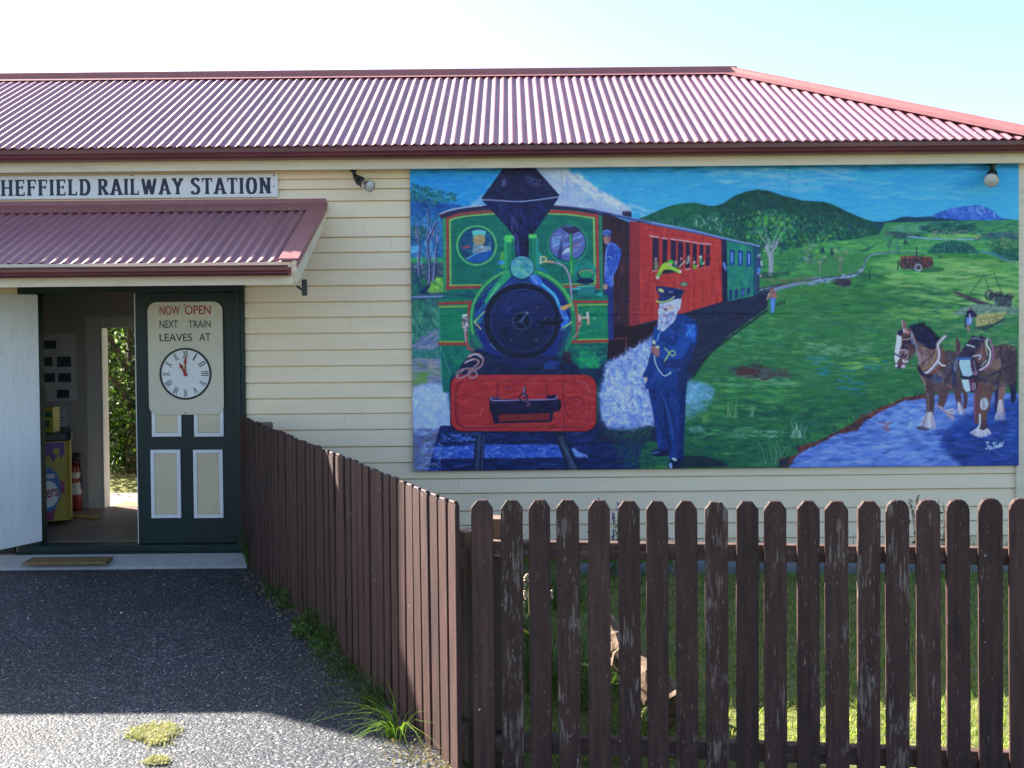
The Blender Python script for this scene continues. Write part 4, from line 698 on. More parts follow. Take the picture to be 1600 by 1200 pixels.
    trk = [(90, 1035), (150, 985), (300, 905), (460, 840), (560, 760), (700, 700), (850, 672), (1000, 650), (1430, 650), (1430, 1090), (60, 1090)]
    P(trk, (84, 114, 178)); D(trk, 800, [(106, 140, 206), (66, 98, 176), (146, 168, 216), (48, 72, 134), (120, 150, 210), (90, 112, 170), (70, 96, 150), (150, 160, 196)], 20, 3.6, -3, 12, .5)
    D([(620, 800), (760, 740), (880, 760), (820, 860), (640, 900)], 60, [(140, 170, 230), (120, 160, 228)], 14, 3.6, -20, 20, .5); D([(150, 990), (320, 940), (700, 930), (900, 1060), (300, 1080), (100, 1070)], 160, [(130, 156, 216), (110, 140, 206), (84, 116, 196), (150, 166, 214)], 20, 3.2, -5, 10, .5)
    shd = [(1000, 870), (1100, 780), (1430, 690), (1430, 1090), (1110, 1090), (960, 960)]
    P(shd, (30, 56, 120), .8, blur=9); D(shd, 330, [(26, 50, 116), (34, 64, 140), (22, 40, 96), (50, 90, 180)], 20, 3.4, 0, 12, .5); D([(930, 870), (1100, 850), (1130, 920), (950, 940)], 60, [(26, 50, 110), (36, 70, 150)], 16, 3.4, 0, 10, .5)
    bankr = [(10, 1040), (120, 1010), (100, 970), (240, 930), (330, 880), (430, 830), (480, 790), (600, 730), (740, 672), (860, 655), (870, 680), (740, 690), (600, 755), (500, 815), (460, 870), (340, 890), (230, 950), (150, 985), (90, 1035), (60, 1085), (0, 1085)]
    P(bankr, (84, 50, 54)); D(bankr, 150, [(110, 60, 56), (66, 40, 50), (50, 44, 50), (130, 72, 60)], 11, 3, -25, 20, .6); D([(100, 960), (330, 870), (480, 780), (740, 665), (730, 655), (460, 775), (300, 865), (100, 945)], 110, [(40, 104, 66), (70, 134, 72), (30, 80, 62)], 8, 2.4, 80, 25, .6)
    P([(0, 1040), (60, 1030), (60, 1085), (0, 1085)], (36, 48, 58), .8); D([(590, 820), (660, 820), (640, 870), (600, 860)], 10, [(150, 90, 90)], 9, 3, 20, 20, .6)
    c.clip = True
    # ---- horses
    brn = [(86, 68, 68), (68, 52, 58), (108, 88, 84), (54, 44, 58)]
    def leg(pts, w0, w1, col): S(pts, w0, col, 1, w1)
    def feather(x0, y0, x1, y1, w, n=26):
        for i in range(n):
            t = i / (n - 1) - .5; S([(x0 + t * w * .3, y0), (x0 + t * w * .7 + (x1 - x0) * .5, (y0 + y1) / 2), (x1 + t * w, y1 - abs(t) * 14 + c.r.normal() * 6)], 9, [(206, 190, 192), (170, 150, 156), (226, 214, 214), (130, 106, 116)][c.r.randint(4)], .85, 5)
    T(*z7)
    # far legs
    leg([(720, 420), (700, 560), (720, 680), (740, 780)], 110, 60, (92, 62, 66)); leg([(780, 480), (810, 620), (800, 760)], 70, 44, (84, 56, 62)); feather(720, 690, 760, 850, 110, 18)
    leg([(1330, 380), (1310, 520), (1290, 640), (1300, 800)], 120, 70, (130, 96, 90)); feather(1300, 660, 1290, 935, 150, 26); leg([(1240, 420), (1235, 700), (1230, 820)], 60, 30, (40, 44, 84))
    P([(1400, 380), (1500, 380), (1510, 560), (1490, 680), (1450, 700), (1430, 560)], (24, 26, 60)); S([(1440, 480), (1460, 690)], 30, (22, 24, 56)); S([(1500, 420), (1500, 640)], 30, (28, 30, 70), 1, 14)
    # left horse body
    T(*z6)
    P([(440, 640), (520, 600), (640, 520), (740, 480), (860, 500), (880, 700), (890, 880), (830, 940), (760, 950), (680, 990), (600, 960), (500, 920), (450, 800), (410, 700)], (80, 64, 66)); D([(440, 650), (640, 530), (860, 510), (880, 880), (680, 980), (500, 910)], 190, brn + [(84, 84, 110), (150, 110, 92)], 13, 3.4, 75, 25, .5)
    P([(780, 620), (840, 640), (850, 880), (800, 880)], (44, 48, 84), .85); D([(560, 760), (700, 740), (680, 860), (580, 840)], 26, [(76, 84, 116), (60, 70, 110)], 11, 3, 30, 30, .5); S([(440, 760), (490, 860), (500, 930)], 22, (160, 124, 112), .8)
    leg([(550, 900), (550, 1020), (555, 1120), (550, 1220)], 110, 80, (84, 62, 64)); leg([(700, 940), (690, 1040), (670, 1120)], 120, 70, (90, 68, 68)); S([(505, 920), (520, 1040), (525, 1180)], 14, (170, 130, 120), .8); S([(580, 940), (585, 1180)], 24, (70, 46, 56), .8)
    T(*z7)
    leg([(310, 520), (320, 680), (325, 820)], 100, 86, (82, 60, 64)); leg([(520, 560), (500, 660), (470, 730)], 110, 64, (88, 66, 68)); S([(285, 560), (300, 800)], 12, (160, 122, 114), .7)
    feather(310, 830, 290, 1060, 230, 46); P([(130, 1030), (200, 1020), (330, 1060), (270, 1085), (150, 1070)], (70, 54, 70), .8)
    for i in range(40):
        t = i / 39; S([(430 + t * 60, 745 + t * 15), (520 + t * 30, 800 + t * 60), (640 + c.r.normal() * 14, 770 + t * 180)], 12, [(190, 172, 178), (150, 130, 140), (210, 196, 200), (110, 92, 110)][c.r.randint(4)], .85, 6)
    S([(430, 740), (420, 700)], 16, (200, 120, 160), .7)
    # right horse
    T(*z6)
    P([(1200, 450), (1320, 420), (1420, 410), (1510, 440), (1535, 520), (1530, 800), (1460, 880), (1330, 900), (1270, 960), (1160, 960), (1080, 900), (1060, 780), (1150, 650)], (78, 63, 66)); D([(1200, 460), (1420, 415), (1525, 470), (1520, 800), (1270, 950), (1080, 890), (1150, 660)], 200, brn + [(128, 104, 92)], 14, 3.6, 75, 25, .5)
    P([(1380, 480), (1530, 480), (1530, 900), (1440, 900), (1370, 800)], (62, 46, 62), .6); P([(1230, 600), (1340, 560), (1360, 680), (1240, 700)], (146, 112, 92), .6); S([(1100, 790), (1240, 860), (1300, 850)], 40, (46, 46, 76), .7); S([(1340, 470), (1360, 640), (1320, 820), (1310, 960)], 16, (40, 38, 66), .9); S([(1200, 780), (1320, 720), (1480, 660)], 18, (40, 36, 60), .9)
    leg([(1110, 880), (1090, 1040), (1090, 1200)], 90, 80, (104, 66, 66)); leg([(1210, 900), (1190, 1020), (1180, 1150)], 120, 90, (104, 74, 68)); S([(1240, 880), (1230, 1040)], 20, (80, 50, 56), .8)
    T(*z7)
    leg([(970, 500), (965, 700), (970, 960)], 90, 66, (104, 64, 68)); leg([(1100, 560), (1070, 700), (1060, 860), (1060, 1020)], 130, 90, (102, 72, 68)); S([(940, 560), (940, 900)], 14, (150, 84, 110), .7)
    E(1070, 710, 56, 84, (190, 176, 186), 1, 6); D([(1020, 640), (1120, 640), (1120, 780), (1020, 780)], 30, [(220, 210, 216), (140, 124, 140), (120, 160, 150)], 9, 2.4, 80, 20, .6)
    for i in range(60):
        t = i / 59; S([(1010 + t * 80, 1000), (960 + t * 160, 1060), (880 + t * 290, 1110 + math.sin(t * 3.1) * 60 + c.r.normal() * 8)], 12, [(214, 204, 212), (170, 160, 176), (190, 176, 180)][c.r.randint(3)], .85, 8)
    P([(1000, 960), (1100, 940), (1130, 1040), (1060, 1080), (1000, 1060)], (80, 56, 72)); S([(1010, 860), (1010, 1000), (980, 1080)], 26, (226, 218, 226), .85, 16)
    # right horse head
    T(*z6)
    P([(960, 400), (1020, 310), (1080, 330), (1130, 310), (1200, 350), (1210, 540), (1130, 700), (1100, 800), (1090, 920), (1030, 960), (960, 960), (920, 880), (890, 740), (850, 640), (850, 560), (910, 480)], (58, 44, 62)); P([(1040, 460), (1130, 400), (1200, 460), (1190, 560), (1100, 640), (1050, 560)], (112, 78, 76), .8)
    D([(920, 420), (1100, 320), (1150, 400), (1030, 560), (880, 540)], 70, [(28, 26, 56), (44, 38, 66), (60, 50, 70)], 11, 2.6, 60, 40, .6); P([(830, 360), (850, 330), (890, 400), (890, 520), (840, 540)], (92, 66, 76)); S([(850, 345), (870, 480)], 14, (60, 44, 58), .8); P([(1010, 340), (1030, 300), (1050, 350)], (40, 34, 60)); P([(1095, 345), (1130, 300), (1120, 380)], (50, 40, 60))
    P([(880, 590), (1000, 588), (1010, 680), (1035, 750), (990, 782), (920, 770), (890, 690), (874, 640)], (160, 186, 226)); P([(905, 812), (985, 812), (1005, 860), (1005, 945), (960, 955), (925, 900)], (170, 194, 226)); P([(1000, 590), (1030, 640), (1050, 740), (1030, 750), (1005, 670)], (90, 46, 84)); P([(985, 812), (1040, 810), (1050, 930), (1008, 945)], (92, 50, 80)); S([(890, 780), (980, 790), (1080, 780)], 24, (40, 36, 62)); S([(850, 575), (1000, 570)], 24, (54, 96, 160)); S([(1030, 550), (1110, 535), (1105, 580)], 13, (190, 196, 216), .95); S([(955, 418), (1000, 428), (1045, 445)], 13, (200, 214, 236)); S([(1010, 350), (1070, 345), (1110, 360)], 9, (140, 160, 200), .9); R(1046, 890, 14, 36, 9, (180, 150, 170)); S([(850, 590), (822, 650), (830, 720)], 9, (170, 170, 190), .9); S([(840, 600), (858, 620), (835, 700)], 7, (150, 150, 170), .9); S([(1040, 600), (1055, 680), (1080, 740)], 9, (150, 150, 170), .8); E(1060, 740, 26, 26, (140, 110, 130), .8); S([(1130, 400), (1130, 560), (1170, 580)], 9, (150, 110, 110), .8)
    S([(1190, 350), (1185, 420), (1225, 490), (1215, 600), (1180, 660), (1110, 705)], 17, (210, 206, 222)); S([(1215, 360), (1250, 440), (1260, 540), (1225, 640), (1150, 700)], 22, (150, 90, 130), .9); S([(1160, 360), (1180, 460), (1195, 540)], 12, (170, 170, 130), .8); S([(1125, 660), (1180, 600), (1150, 620)], 12, (170, 180, 150), .8)
    # left horse neck, head, mane
    P([(330, 250), (420, 250), (520, 300), (620, 380), (680, 460), (700, 560), (560, 720), (430, 720), (420, 620), (400, 500), (350, 420)], (98, 76, 76)); D([(390, 420), (600, 480), (560, 690), (440, 690), (410, 560)], 90, [(130, 94, 84), (150, 112, 100), (100, 70, 72), (160, 130, 130)], 13, 3, 70, 20, .5); S([(400, 500), (430, 580), (430, 640)], 40, (160, 130, 134), .7)
    mane = [(300, 205), (370, 180), (440, 185), (500, 220), (560, 265), (630, 330), (640, 400), (600, 470), (540, 470), (470, 420), (400, 380), (350, 320)]
    P(mane, (22, 24, 52)); D(mane, 110, [(30, 34, 70), (18, 18, 40), (36, 42, 84)], 12, 2.4, 55, 30, .6); D([(350, 185), (460, 180), (640, 330), (650, 400), (600, 330), (480, 210)], 50, [(22, 24, 50)], 8, 3, 40, 60, .8, 6, False)
    P([(180, 250), (240, 225), (330, 240), (380, 340), (395, 480), (340, 560), (270, 640), (230, 690), (170, 680), (140, 640), (150, 560), (140, 500), (160, 380), (165, 290)], (100, 68, 72)); P([(235, 330), (330, 320), (350, 400), (300, 470), (230, 460)], (46, 36, 62), .9); P([(165, 300), (220, 330), (215, 420), (190, 520), (200, 570), (160, 640), (140, 580), (145, 480), (158, 400)], (196, 196, 222)); P([(170, 290), (200, 250), (235, 240), (230, 300), (200, 320)], (40, 34, 66)); D([(260, 400), (390, 400), (340, 560), (250, 620)], 40, brn, 10, 2.6, 60, 25, .6)
    P([(215, 140), (235, 135), (275, 190), (270, 235), (230, 225)], (130, 84, 84)); S([(222, 145), (232, 215)], 10, (200, 160, 170), .8); P([(235, 240), (260, 230), (310, 270), (300, 300), (245, 275)], (176, 120, 120)); S([(240, 240), (250, 280)], 12, (220, 215, 230), .9)
    S([(230, 360), (320, 345), (335, 300)], 12, (190, 160, 120), .9); S([(330, 270), (340, 380), (385, 430), (390, 480)], 12, (110, 140, 170), .9); S([(335, 290), (375, 400)], 8, (190, 190, 200), .8); P([(200, 485), (265, 480), (270, 515), (205, 520)], (130, 84, 76)); S([(200, 482), (270, 480), (265, 520), (200, 540)], 10, (190, 180, 200), .9); S([(140, 515), (200, 550), (250, 525)], 16, (40, 36, 62)); S([(300, 480), (290, 560), (250, 600)], 12, (170, 140, 130), .9); S([(240, 590), (250, 615), (290, 605)], 16, (210, 200, 220)); P([(140, 640), (230, 650), (240, 690), (180, 690)], (60, 50, 76)); E(165, 655, 16, 15, (210, 200, 220)); E(242, 665, 26, 20, (200, 170, 190), .9)
    S([(280, 635), (350, 655), (430, 645), (500, 600), (600, 500), (690, 420)], 10, (60, 40, 50), .95)
    S([(715, 320), (660, 370), (630, 420), (640, 500), (640, 580), (580, 670), (520, 730), (450, 745)], 36, (150, 120, 130), 1); S([(710, 325), (655, 380), (632, 430), (650, 510), (630, 600), (560, 690), (500, 740)], 14, (220, 214, 228)); S([(610, 470), (600, 570), (540, 660), (450, 710)], 14, (170, 120, 80), .9); S([(690, 480), (700, 570), (690, 630), (600, 720), (520, 760)], 24, (120, 64, 60), .95); S([(640, 610), (680, 650), (715, 655)], 18, (220, 214, 226)); S([(415, 680), (470, 760), (560, 770)], 40, (38, 30, 54), .95); S([(560, 690), (640, 630)], 8, (190, 180, 205), .8, dry=.3); S([(520, 740), (640, 660)], 9, (210, 204, 220), .7, dry=.3)
    # signature scrawl
    T(*c8)
    w = (190, 214, 244)
    for st_ in ([(1222, 938), (1226, 960), (1222, 974), (1212, 976)], [(1212, 936), (1232, 938)], [(1238, 960), (1232, 968), (1238, 978), (1246, 968), (1238, 960)], [(1252, 942), (1272, 940)], [(1262, 942), (1260, 964)], [(1270, 956), (1272, 964), (1279, 955), (1280, 963)], [(1286, 954), (1286, 962), (1290, 954)], [(1294, 960), (1294, 944), (1296, 958)], [(1302, 940), (1300, 958), (1306, 952)], [(1310, 952), (1314, 940), (1318, 934)], [(1246, 974), (1280, 968), (1312, 960)]): S(st_, 4.5, w, .95)
    # ---- panel weathering: canvas grain and small flakes
    n = c.r.normal(size=(CH, CW, 1)).astype(np.float32)
    n = soft(n[..., 0])[..., None]
    c.a += n * 7
    h = c.r.normal(size=(CH, CW)).astype(np.float32)
    h = sum(np.roll(h, i, 1) for i in range(-5, 6)) / 3.3; h = soft(h)
    c.a += h[..., None] * 4
    T(*ph)
    for x, y in ((1225, 263), (1234, 263), (1258, 287), (1328, 284), (880, 492), (1237, 500), (1125, 500), (1072, 735), (990, 735), (1232, 733)): E(x, y, 1.2, 1.0, (60, 50, 50), .8)
    for _ in range(60): E(640 + c.r.rand() * 955, 260 + c.r.rand() * 470, .7, .6, (170, 180, 200), .5)
    g = c.a.mean(2, keepdims=True); c.a = c.a * .95 + g * .05
    return np.clip((c.a - 100) * 1.07 + 98, 6, 255)
z1 = (640, 310, 10); z2 = (820, 330, 10); z3 = (730, 430, 7.2727); z4 = (990, 430, 13.333); z5 = (990, 500, 11.4286); z6 = (1380, 480, 7.2727); z7 = (1420, 550, 8.8889); z8 = (1010, 340, 8)
# ---------------------------------------------------------------- material set
M = {}
def board_material():
    t = NT('cream_weatherboard'); v = t.coord((.6, 1, 6)); n = t.noise(v, 3, 6)
    c = t.ramp(n, [(.3, (.83, .67, .48)), (.7, (.88, .73, .53))])
    st = t.ramp(t.noise(t.coord((14, 1, .9)), 2.2, 7, .65), [(.55, 0.0), (.8, 1.0)])
    c = t.mix(t.math('MULTIPLY', st, .35), c, (.58, .50, .40))
    sp = t.ramp(t.noise(t.coord(), 26, 4, .7), [(.70, 0.0), (.76, 1.0)])
    c = t.mix(t.math('MULTIPLY', sp, .35), c, (.36, .32, .26))
    t.col(c); t.rough(.48, .4); t.bump(t.noise(t.coord((1, 1, 8)), 18, 5), .12, .004); return t.m
M['board'] = board_material()
M['fascia'] = paint('cream_fascia_paint', (.74, .63, .48), .5, .08, 2, (.5, 1, 3), ((.30, .25, .18), .35))
M['cream'] = paint('cream_panel_paint', (.62, .52, .36), .5, .06, 4)
M['signcream'] = paint('cream_sign_paint', (.60, .55, .44), .45, .05, 3)
def roof_material():
    t = NT('burgundy_corrugated_steel'); v = t.coord()
    c = t.ramp(t.noise(t.coord((5, .6, .6)), 1.5, 6), [(.3, (.27, .092, .125)), (.7, (.34, .125, .155))])
    bl = t.ramp(t.noise(v, 7, 6, .65), [(.60, 0.0), (.78, 1.0)])
    c = t.mix(t.math('MULTIPLY', bl, .35), c, (.36, .20, .20))
    dr = t.ramp(t.noise(v, 23, 2), [(.755, 0.0), (.77, 1.0)])
    c = t.mix(t.math('MULTIPLY', dr, .7), c, (.62, .58, .54))
    sx = t.n('ShaderNodeSeparateXYZ'); t.l(v, sx.inputs[0]); fl = t.math('FLOOR', t.math('DIVIDE', sx.outputs[0], .765)); wn_ = t.n('ShaderNodeTexWhiteNoise', noise_dimensions='1D'); t.l(fl, wn_.inputs['W'])
    c = t.mix(1.0, c, t.ramp(wn_.outputs['Value'], [(0, .86), (1, 1.12)]), 'MULTIPLY')
    t.col(c); t.rough(t.ramp(t.noise(v, 5, 4), [(.3, .36), (.7, .5)]), .6); t.p.inputs['Coat Weight'].default_value = .75; t.p.inputs['Coat Roughness'].default_value = .7; t.p.inputs['Coat IOR'].default_value = 1.5; return t.m
M['roof'] = roof_material()
M['flash'] = paint('burgundy_flashing', (.30, .115, .115), .5, .1, 6, spec=.5, dirt=((.4, .24, .22), .3))
M['gutter'] = paint('maroon_gutter_paint', (.14, .035, .035), .32, .2, 3, (.4, 1, 1), ((.05, .02, .02), .5), spec=.5)
M['green'] = paint('dark_green_door_paint', (.005, .020, .022), .42, .2, 5, (1, 1, .4), ((.014, .032, .034), .35), spec=.35)
M['white'] = paint('white_trim_paint', (.72, .72, .74), .45, .05, 5)
M['doorwhite'] = paint('white_door_paint', (.82, .83, .84), .45, .05, 2.5, (5, 5, .6), ((.5, .5, .5), .4))
M['black'] = paint('black_paint', (.015, .016, .02), .4, .1)
M['navy'] = paint('navy_lettering', (.02, .026, .055), .5, .05)
M['red'] = paint('red_lettering', (.36, .035, .03), .5, .05)
M['ink'] = paint('dark_lettering', (.03, .04, .045), .5, .05)
M['concrete'] = paint('concrete', (.36, .36, .37), .85, .12, 9, dirt=((.2, .19, .17), .5), bump=.3)
M['interior'] = paint('interior_wall_paint', (.38, .34, .32), .7, .05, 2)
M['floor'] = paint('brown_floor_vinyl', (.16, .11, .085), .5, .15, 5)
M['ceil'] = paint('ceiling_paint', (.42, .38, .35), .8, .04)
M['trim'] = paint('interior_trim_paint', (.52, .49, .46), .5, .04)
M['dark'] = paint('dark_metal', (.025, .028, .03), .4, .1, metal=.3)
M['chrome'] = paint('lamp_reflector', (.75, .72, .68), .16, .06, 40, metal=.9)
def glass():
    t = NT('lamp_glass'); t.col((.8, .78, .72)); t.rough(.15, .6); t.p.inputs['Transmission Weight'].default_value = .35; return t.m
M['glass'] = glass()
M['coir'] = paint('coir_mat', (.25, .15, .065), .95, .25, 40, bump=.5)
def brick():
    t = NT('shadow_stack_brick'); sx = t.n('ShaderNodeSeparateXYZ'); t.l(t.coord(), sx.inputs[0]); cb = t.n('ShaderNodeCombineXYZ'); t.l(t.math('ADD', sx.outputs[0], sx.outputs[1]), cb.inputs[0]); t.l(sx.outputs[2], cb.inputs[1])
    q = t.n('ShaderNodeTexBrick'); t.l(cb.outputs[0], q.inputs['Vector']); q.inputs['Scale'].default_value = 1; q.inputs['Brick Width'].default_value = .24; q.inputs['Row Height'].default_value = .086; q.inputs['Mortar Size'].default_value = .006
    q.inputs['Color1'].default_value = (.30, .10, .065, 1); q.inputs['Color2'].default_value = (.20, .075, .05, 1); q.inputs['Mortar'].default_value = (.4, .37, .33, 1); t.l(q.outputs['Color'], t.p.inputs['Base Color']); t.rough(.9, .2); return t.m
M['brick'] = brick()  # only for the unseen stack added to cast a shadow

# ---------------------------------------------------------------- ground
def ground_mat(name, stops, scale=4):
    t = NT(name); v = t.coord(); n = t.noise(v, scale, 9, .68)
    t.col(t.ramp(n, stops)); t.rough(.95, .1); t.bump(t.noise(v, 70, 6, .7), .8, .02); return t.m
M['turf'] = ground_mat('turf_soil', [(.3, (.08, .095, .035)), (.5, (.14, .155, .055)), (.72, (.25, .24, .11))], 5)
M['dryground'] = ground_mat('pale_gravel', [(.3, (.22, .2, .17)), (.7, (.42, .39, .34))], 30)
M['backgrass'] = ground_mat('dry_grass', [(.3, (.10, .12, .03)), (.7, (.24, .23, .09))], 6)
def asphalt():
    t = NT('chip_seal_asphalt'); v = t.coord()
    vo = t.n('ShaderNodeTexVoronoi'); vo.inputs['Scale'].default_value = 95; t.l(v, vo.inputs['Vector'])
    vb = t.n('ShaderNodeTexVoronoi'); vb.inputs['Scale'].default_value = 52; t.l(v, vb.inputs['Vector'])
    sep = t.n('ShaderNodeSeparateColor'); t.l(vo.outputs['Color'], sep.inputs[0]); sb = t.n('ShaderNodeSeparateColor'); t.l(vb.outputs['Color'], sb.inputs[0])
    c = t.ramp(sep.outputs[0], [(0.0, (.008, .011, .019)), (.45, (.020, .025, .038)), (.8, (.046, .052, .067)), (1.0, (.20, .19, .18))])
    big = t.ramp(t.noise(v, 1.3, 6, .6), [(.3, .72), (.7, 1.2)]); c = t.mix(1.0, c, big, 'MULTIPLY')
    fle = t.math('MULTIPLY', t.math('GREATER_THAN', sb.outputs[1], .985), t.math('LESS_THAN', vb.outputs['Distance'], .34))
    c = t.mix(fle, c, (.52, .50, .47)); t.col(c); t.rough(.64, .5)
    h = t.math('SUBTRACT', 1.0, vo.outputs['Distance']); h2 = t.math('SUBTRACT', 1.0, vb.outputs['Distance'])
    t.bump(t.math('ADD', t.math('MULTIPLY', h, .6), t.math('MULTIPLY', h2, .6)), 1.0, .0045); return t.m
M['asphalt'] = asphalt()

FP0 = onz(722, 1207, 0); FP0.z = 0                              # corner where the two fences meet
g = at(383, 870, -.03); FPW = Vector((g.x, -.03, 0))            # side fence reaches the wall
FPR = Vector((2.75, FP0.y - .33, 0))                            # front fence runs out of the picture
def grid(name, x0, x1, y0, y1, z, m):
    return sheet(name, [(x0, y0, z), (x1, y0, z), (x1, y1, z), (x0, y1, z)], [(0, 1, 2, 3)], m)
tag(grid('ground', -900, 900, -900, 900, -.016, M['backgrass']), kind='structure')
o = sheet('asphalt_forecourt', [(-22, -16, 0), (14, -16, 0), (14, FPR.y - .6, 0), (FPR.x, FPR.y - .03, 0), (FP0.x, FP0.y - .02, 0), (FPW.x + .14, -.3, 0), (-22, -.3, 0)], [(0, 1, 2, 3, 4, 5, 6)], M['asphalt']); tag(o, kind='structure')
o = sheet('lawn', [(FP0.x, FP0.y, -.006), (FPR.x, FPR.y, -.006), (14, FPR.y - .5, -.006), (14, 0, -.006), (FPW.x, 0, -.006)], [(0, 1, 2, 3, 4)], M['turf']); tag(o, kind='structure')
tag(grid('gravel_path', -12, 6, 1.72, 3.45, -.004, M['dryground']), kind='structure')

# ---------------------------------------------------------------- the station building
B = empty('railway_station', (0, 0, 0), 'cream weatherboard station building with burgundy corrugated roof and green double door', 'building')
XL = -8.6; XR = at(1594, 500, 0).x
pxs = [278, 294, 313, 339, 369, 393, 420, 445, 470, 494, 519, 545, 570, 596, 620.6, 644.6, 670, 696.6, 722, 748, 771, 799, 821, 845, 868]
LZ = [at(600, p, 0).z for p in pxs]                             # lower lips of the weatherboards
ZTOP = at(640, 256, -.02).z + .12
FL = at(33, 650, 0).x; FRX = at(385, 650, 0).x                  # outside of the door frame
DZ = at(214, 447, 0).z                                          # top of the door frame
FLOOR = .145
def boards():
    b = MB(); rnd = random.Random(3); zs = [ZTOP] + LZ
    for i in range(len(zs) - 1):
        top, bot = zs[i], zs[i + 1]; j = rnd.uniform(-.0025, .0025)
        runs = [(XL, XR)] if bot > DZ + .02 else [(XL, FL), (FRX, XR)]
        for x0, x1 in runs:
            n = max(1, int((x1 - x0) / 2.6)); cuts = [x0] + sorted(x0 + (x1 - x0) * (k + rnd.uniform(.25, .75)) / n for k in range(n - 1) ) + [x1]
            if len(cuts) == 2 and x1 - x0 > 3: cuts.insert(1, (x0 + x1) / 2)
            for a, c in zip(cuts, cuts[1:]):
                d = rnd.uniform(-.0015, .0015)
                b.extr([(-.006 + j, bot + d + .001), (-.004 + j, bot + d - .001), (.02, bot + d), (.03, bot), (.03, top + .0), (.021, top), (.019, top - .0085), (.007, top - .0105)], a + .0006, c - .0006)
    return b.build('weatherboard_cladding', M['board'], B)
boards()
b = MB(); b.box(XL, FL + .02, .031, .1, -.05, 3.25); b.box(FRX - .02, XR - .001, .031, .1, -.05, 3.25); b.box(FL + .021, FRX - .021, .031, .1, DZ - .03, 3.25); b.build('wall_frame', M['interior'], B)
b = MB(); p0 = at(1588, 500, -.025); b.box(p0.x, XR + .022, -.026, .1, -.02, ZTOP); b.build('corner_board', M['fascia'], B, bevel=.003)
YB = 1.62                                                       # rear wall of the waiting room
bd0 = at(159.5, 640, YB).x; bd1 = at(236, 640, YB).x; bdz = at(186, 512, YB).z
b = MB(); b.box(XL, bd0, YB, YB + .1, FLOOR - .05, 3.0); b.box(bd1, XR, YB, YB + .1, FLOOR - .05, 3.0); b.box(bd0 - .001, bd1 + .001, YB + .001, YB + .099, bdz, 3.0); b.build('rear_wall', M['interior'], B)
b = MB(); b.box(bd0 - .14, bd0 - .004, YB - .018, YB - .001, FLOOR, bdz + .11); b.box(bd1 + .004, bd1 + .14, YB - .018, YB - .001, FLOOR, bdz + .11); b.box(bd0 - .003, bd1 + .003, YB - .018, YB - .001, bdz + .004, bdz + .11); b.box(bd0 + .001, bd0 + .018, YB - .022, YB + .12, FLOOR, bdz - .002)
b.build('rear_door_frame', M['trim'], B, bevel=.003)
b = MB(); b.box(XR - .1, XR - .003, .101, 4.0, -.05, 3.25); b.build('end_wall', M['board'], B)
b = MB(); b.box(XL, XL + .1, .101, YB - .001, -.05, 3.25); b.build('end_wall', M['board'], B)
b = MB(); b.box(XL + .1, XR - .1, .1, YB + .1, -.02, FLOOR); b.build('floor', M['floor'], B)
b = MB(); b.box(XL + .1, XR - .1, .1, YB, 2.62, 2.66); b.build('ceiling', M['ceil'], B)

# roof
EY = -.27; EZ = at(640, 229, -.25).z + .012; RZ0 = at(1145, 115, 1.85).z
XC = at(1640, 206, EY).x
RY = 1.78; SL = (RZ0 - EZ) / (RY - EY); XRI = XC - (RY - EY)
def corrugated(name, x0, x1, lowf, highf, nrm, parent, mat, pitch=.0765, amp=.0085, seg=10, rows=5, screws=()):
    k = int((x1 - x0) / pitch * seg); V = []; Fc = []
    for i in range(k + 1):
        x = x0 + (x1 - x0) * i / k; a = amp * math.sin(2 * math.pi * x / pitch)
        lo, hi = Vector(lowf(x)), Vector(highf(x))
        for r in (0, .006, .5, .994, 1): V.append(lo.lerp(hi, r) + nrm * a)
    for i in range(k):
        for r in range(rows - 1): Fc.append((i * rows + r, (i + 1) * rows + r, (i + 1) * rows + r + 1, i * rows + r + 1))
    sm = len(Fc); lap = 0
    for t in screws:
        i = math.ceil(x0 / pitch)
        while (i + .25) * pitch < x1:
            x = (i + .25) * pitch; lo, hi = Vector(lowf(x)), Vector(highf(x))
            full = (Vector(highf(x0)) - Vector(lowf(x0))).length; L = (hi - lo).length
            if i % 3 == 0 and full * t < L - .05:
                c = lo + (hi - lo).normalized() * full * t + nrm * amp; s = .0075; u = (hi - lo).normalized(); b0 = len(V)
                V.extend([c + Vector((s, 0, 0)), c + u * s, c - Vector((s, 0, 0)), c - u * s, c + nrm * .008]); Fc.extend([(b0, b0 + 1, b0 + 4), (b0 + 1, b0 + 2, b0 + 4), (b0 + 2, b0 + 3, b0 + 4), (b0 + 3, b0, b0 + 4)])
            i += 1
    o = sheet(name, V, Fc, mat, parent, True); so = o.modifiers.new('thickness', 'SOLIDIFY'); so.thickness = .0025; so.offset = -1; return o
NF = Vector((0, -SL, 1)).normalized()
RF = empty('roof', (0, 0, 0)); RF.parent = B
def hi_front(x): d = min(RY - EY, XC - x); return (x, EY + d, EZ + SL * d)
corrugated('roof_sheeting', -9.0, XC - .03, lambda x: (x, EY, EZ), hi_front, NF, RF, M['roof'], screws=(.06, .34, .62, .9))
sheet('rear_roof_slope', [(-9, RY, RZ0), (XRI, RY, RZ0), (XC, 2 * RY - EY, EZ), (-9, 2 * RY - EY, EZ)], [(0, 1, 2, 3)], M['roof'], RF)
sheet('hip_end_slope', [(XRI, RY, RZ0), (XC, EY, EZ), (XC, 2 * RY - EY, EZ)], [(0, 1, 2)], M['roof'], RF)
UP = Vector((0, 0, 1))
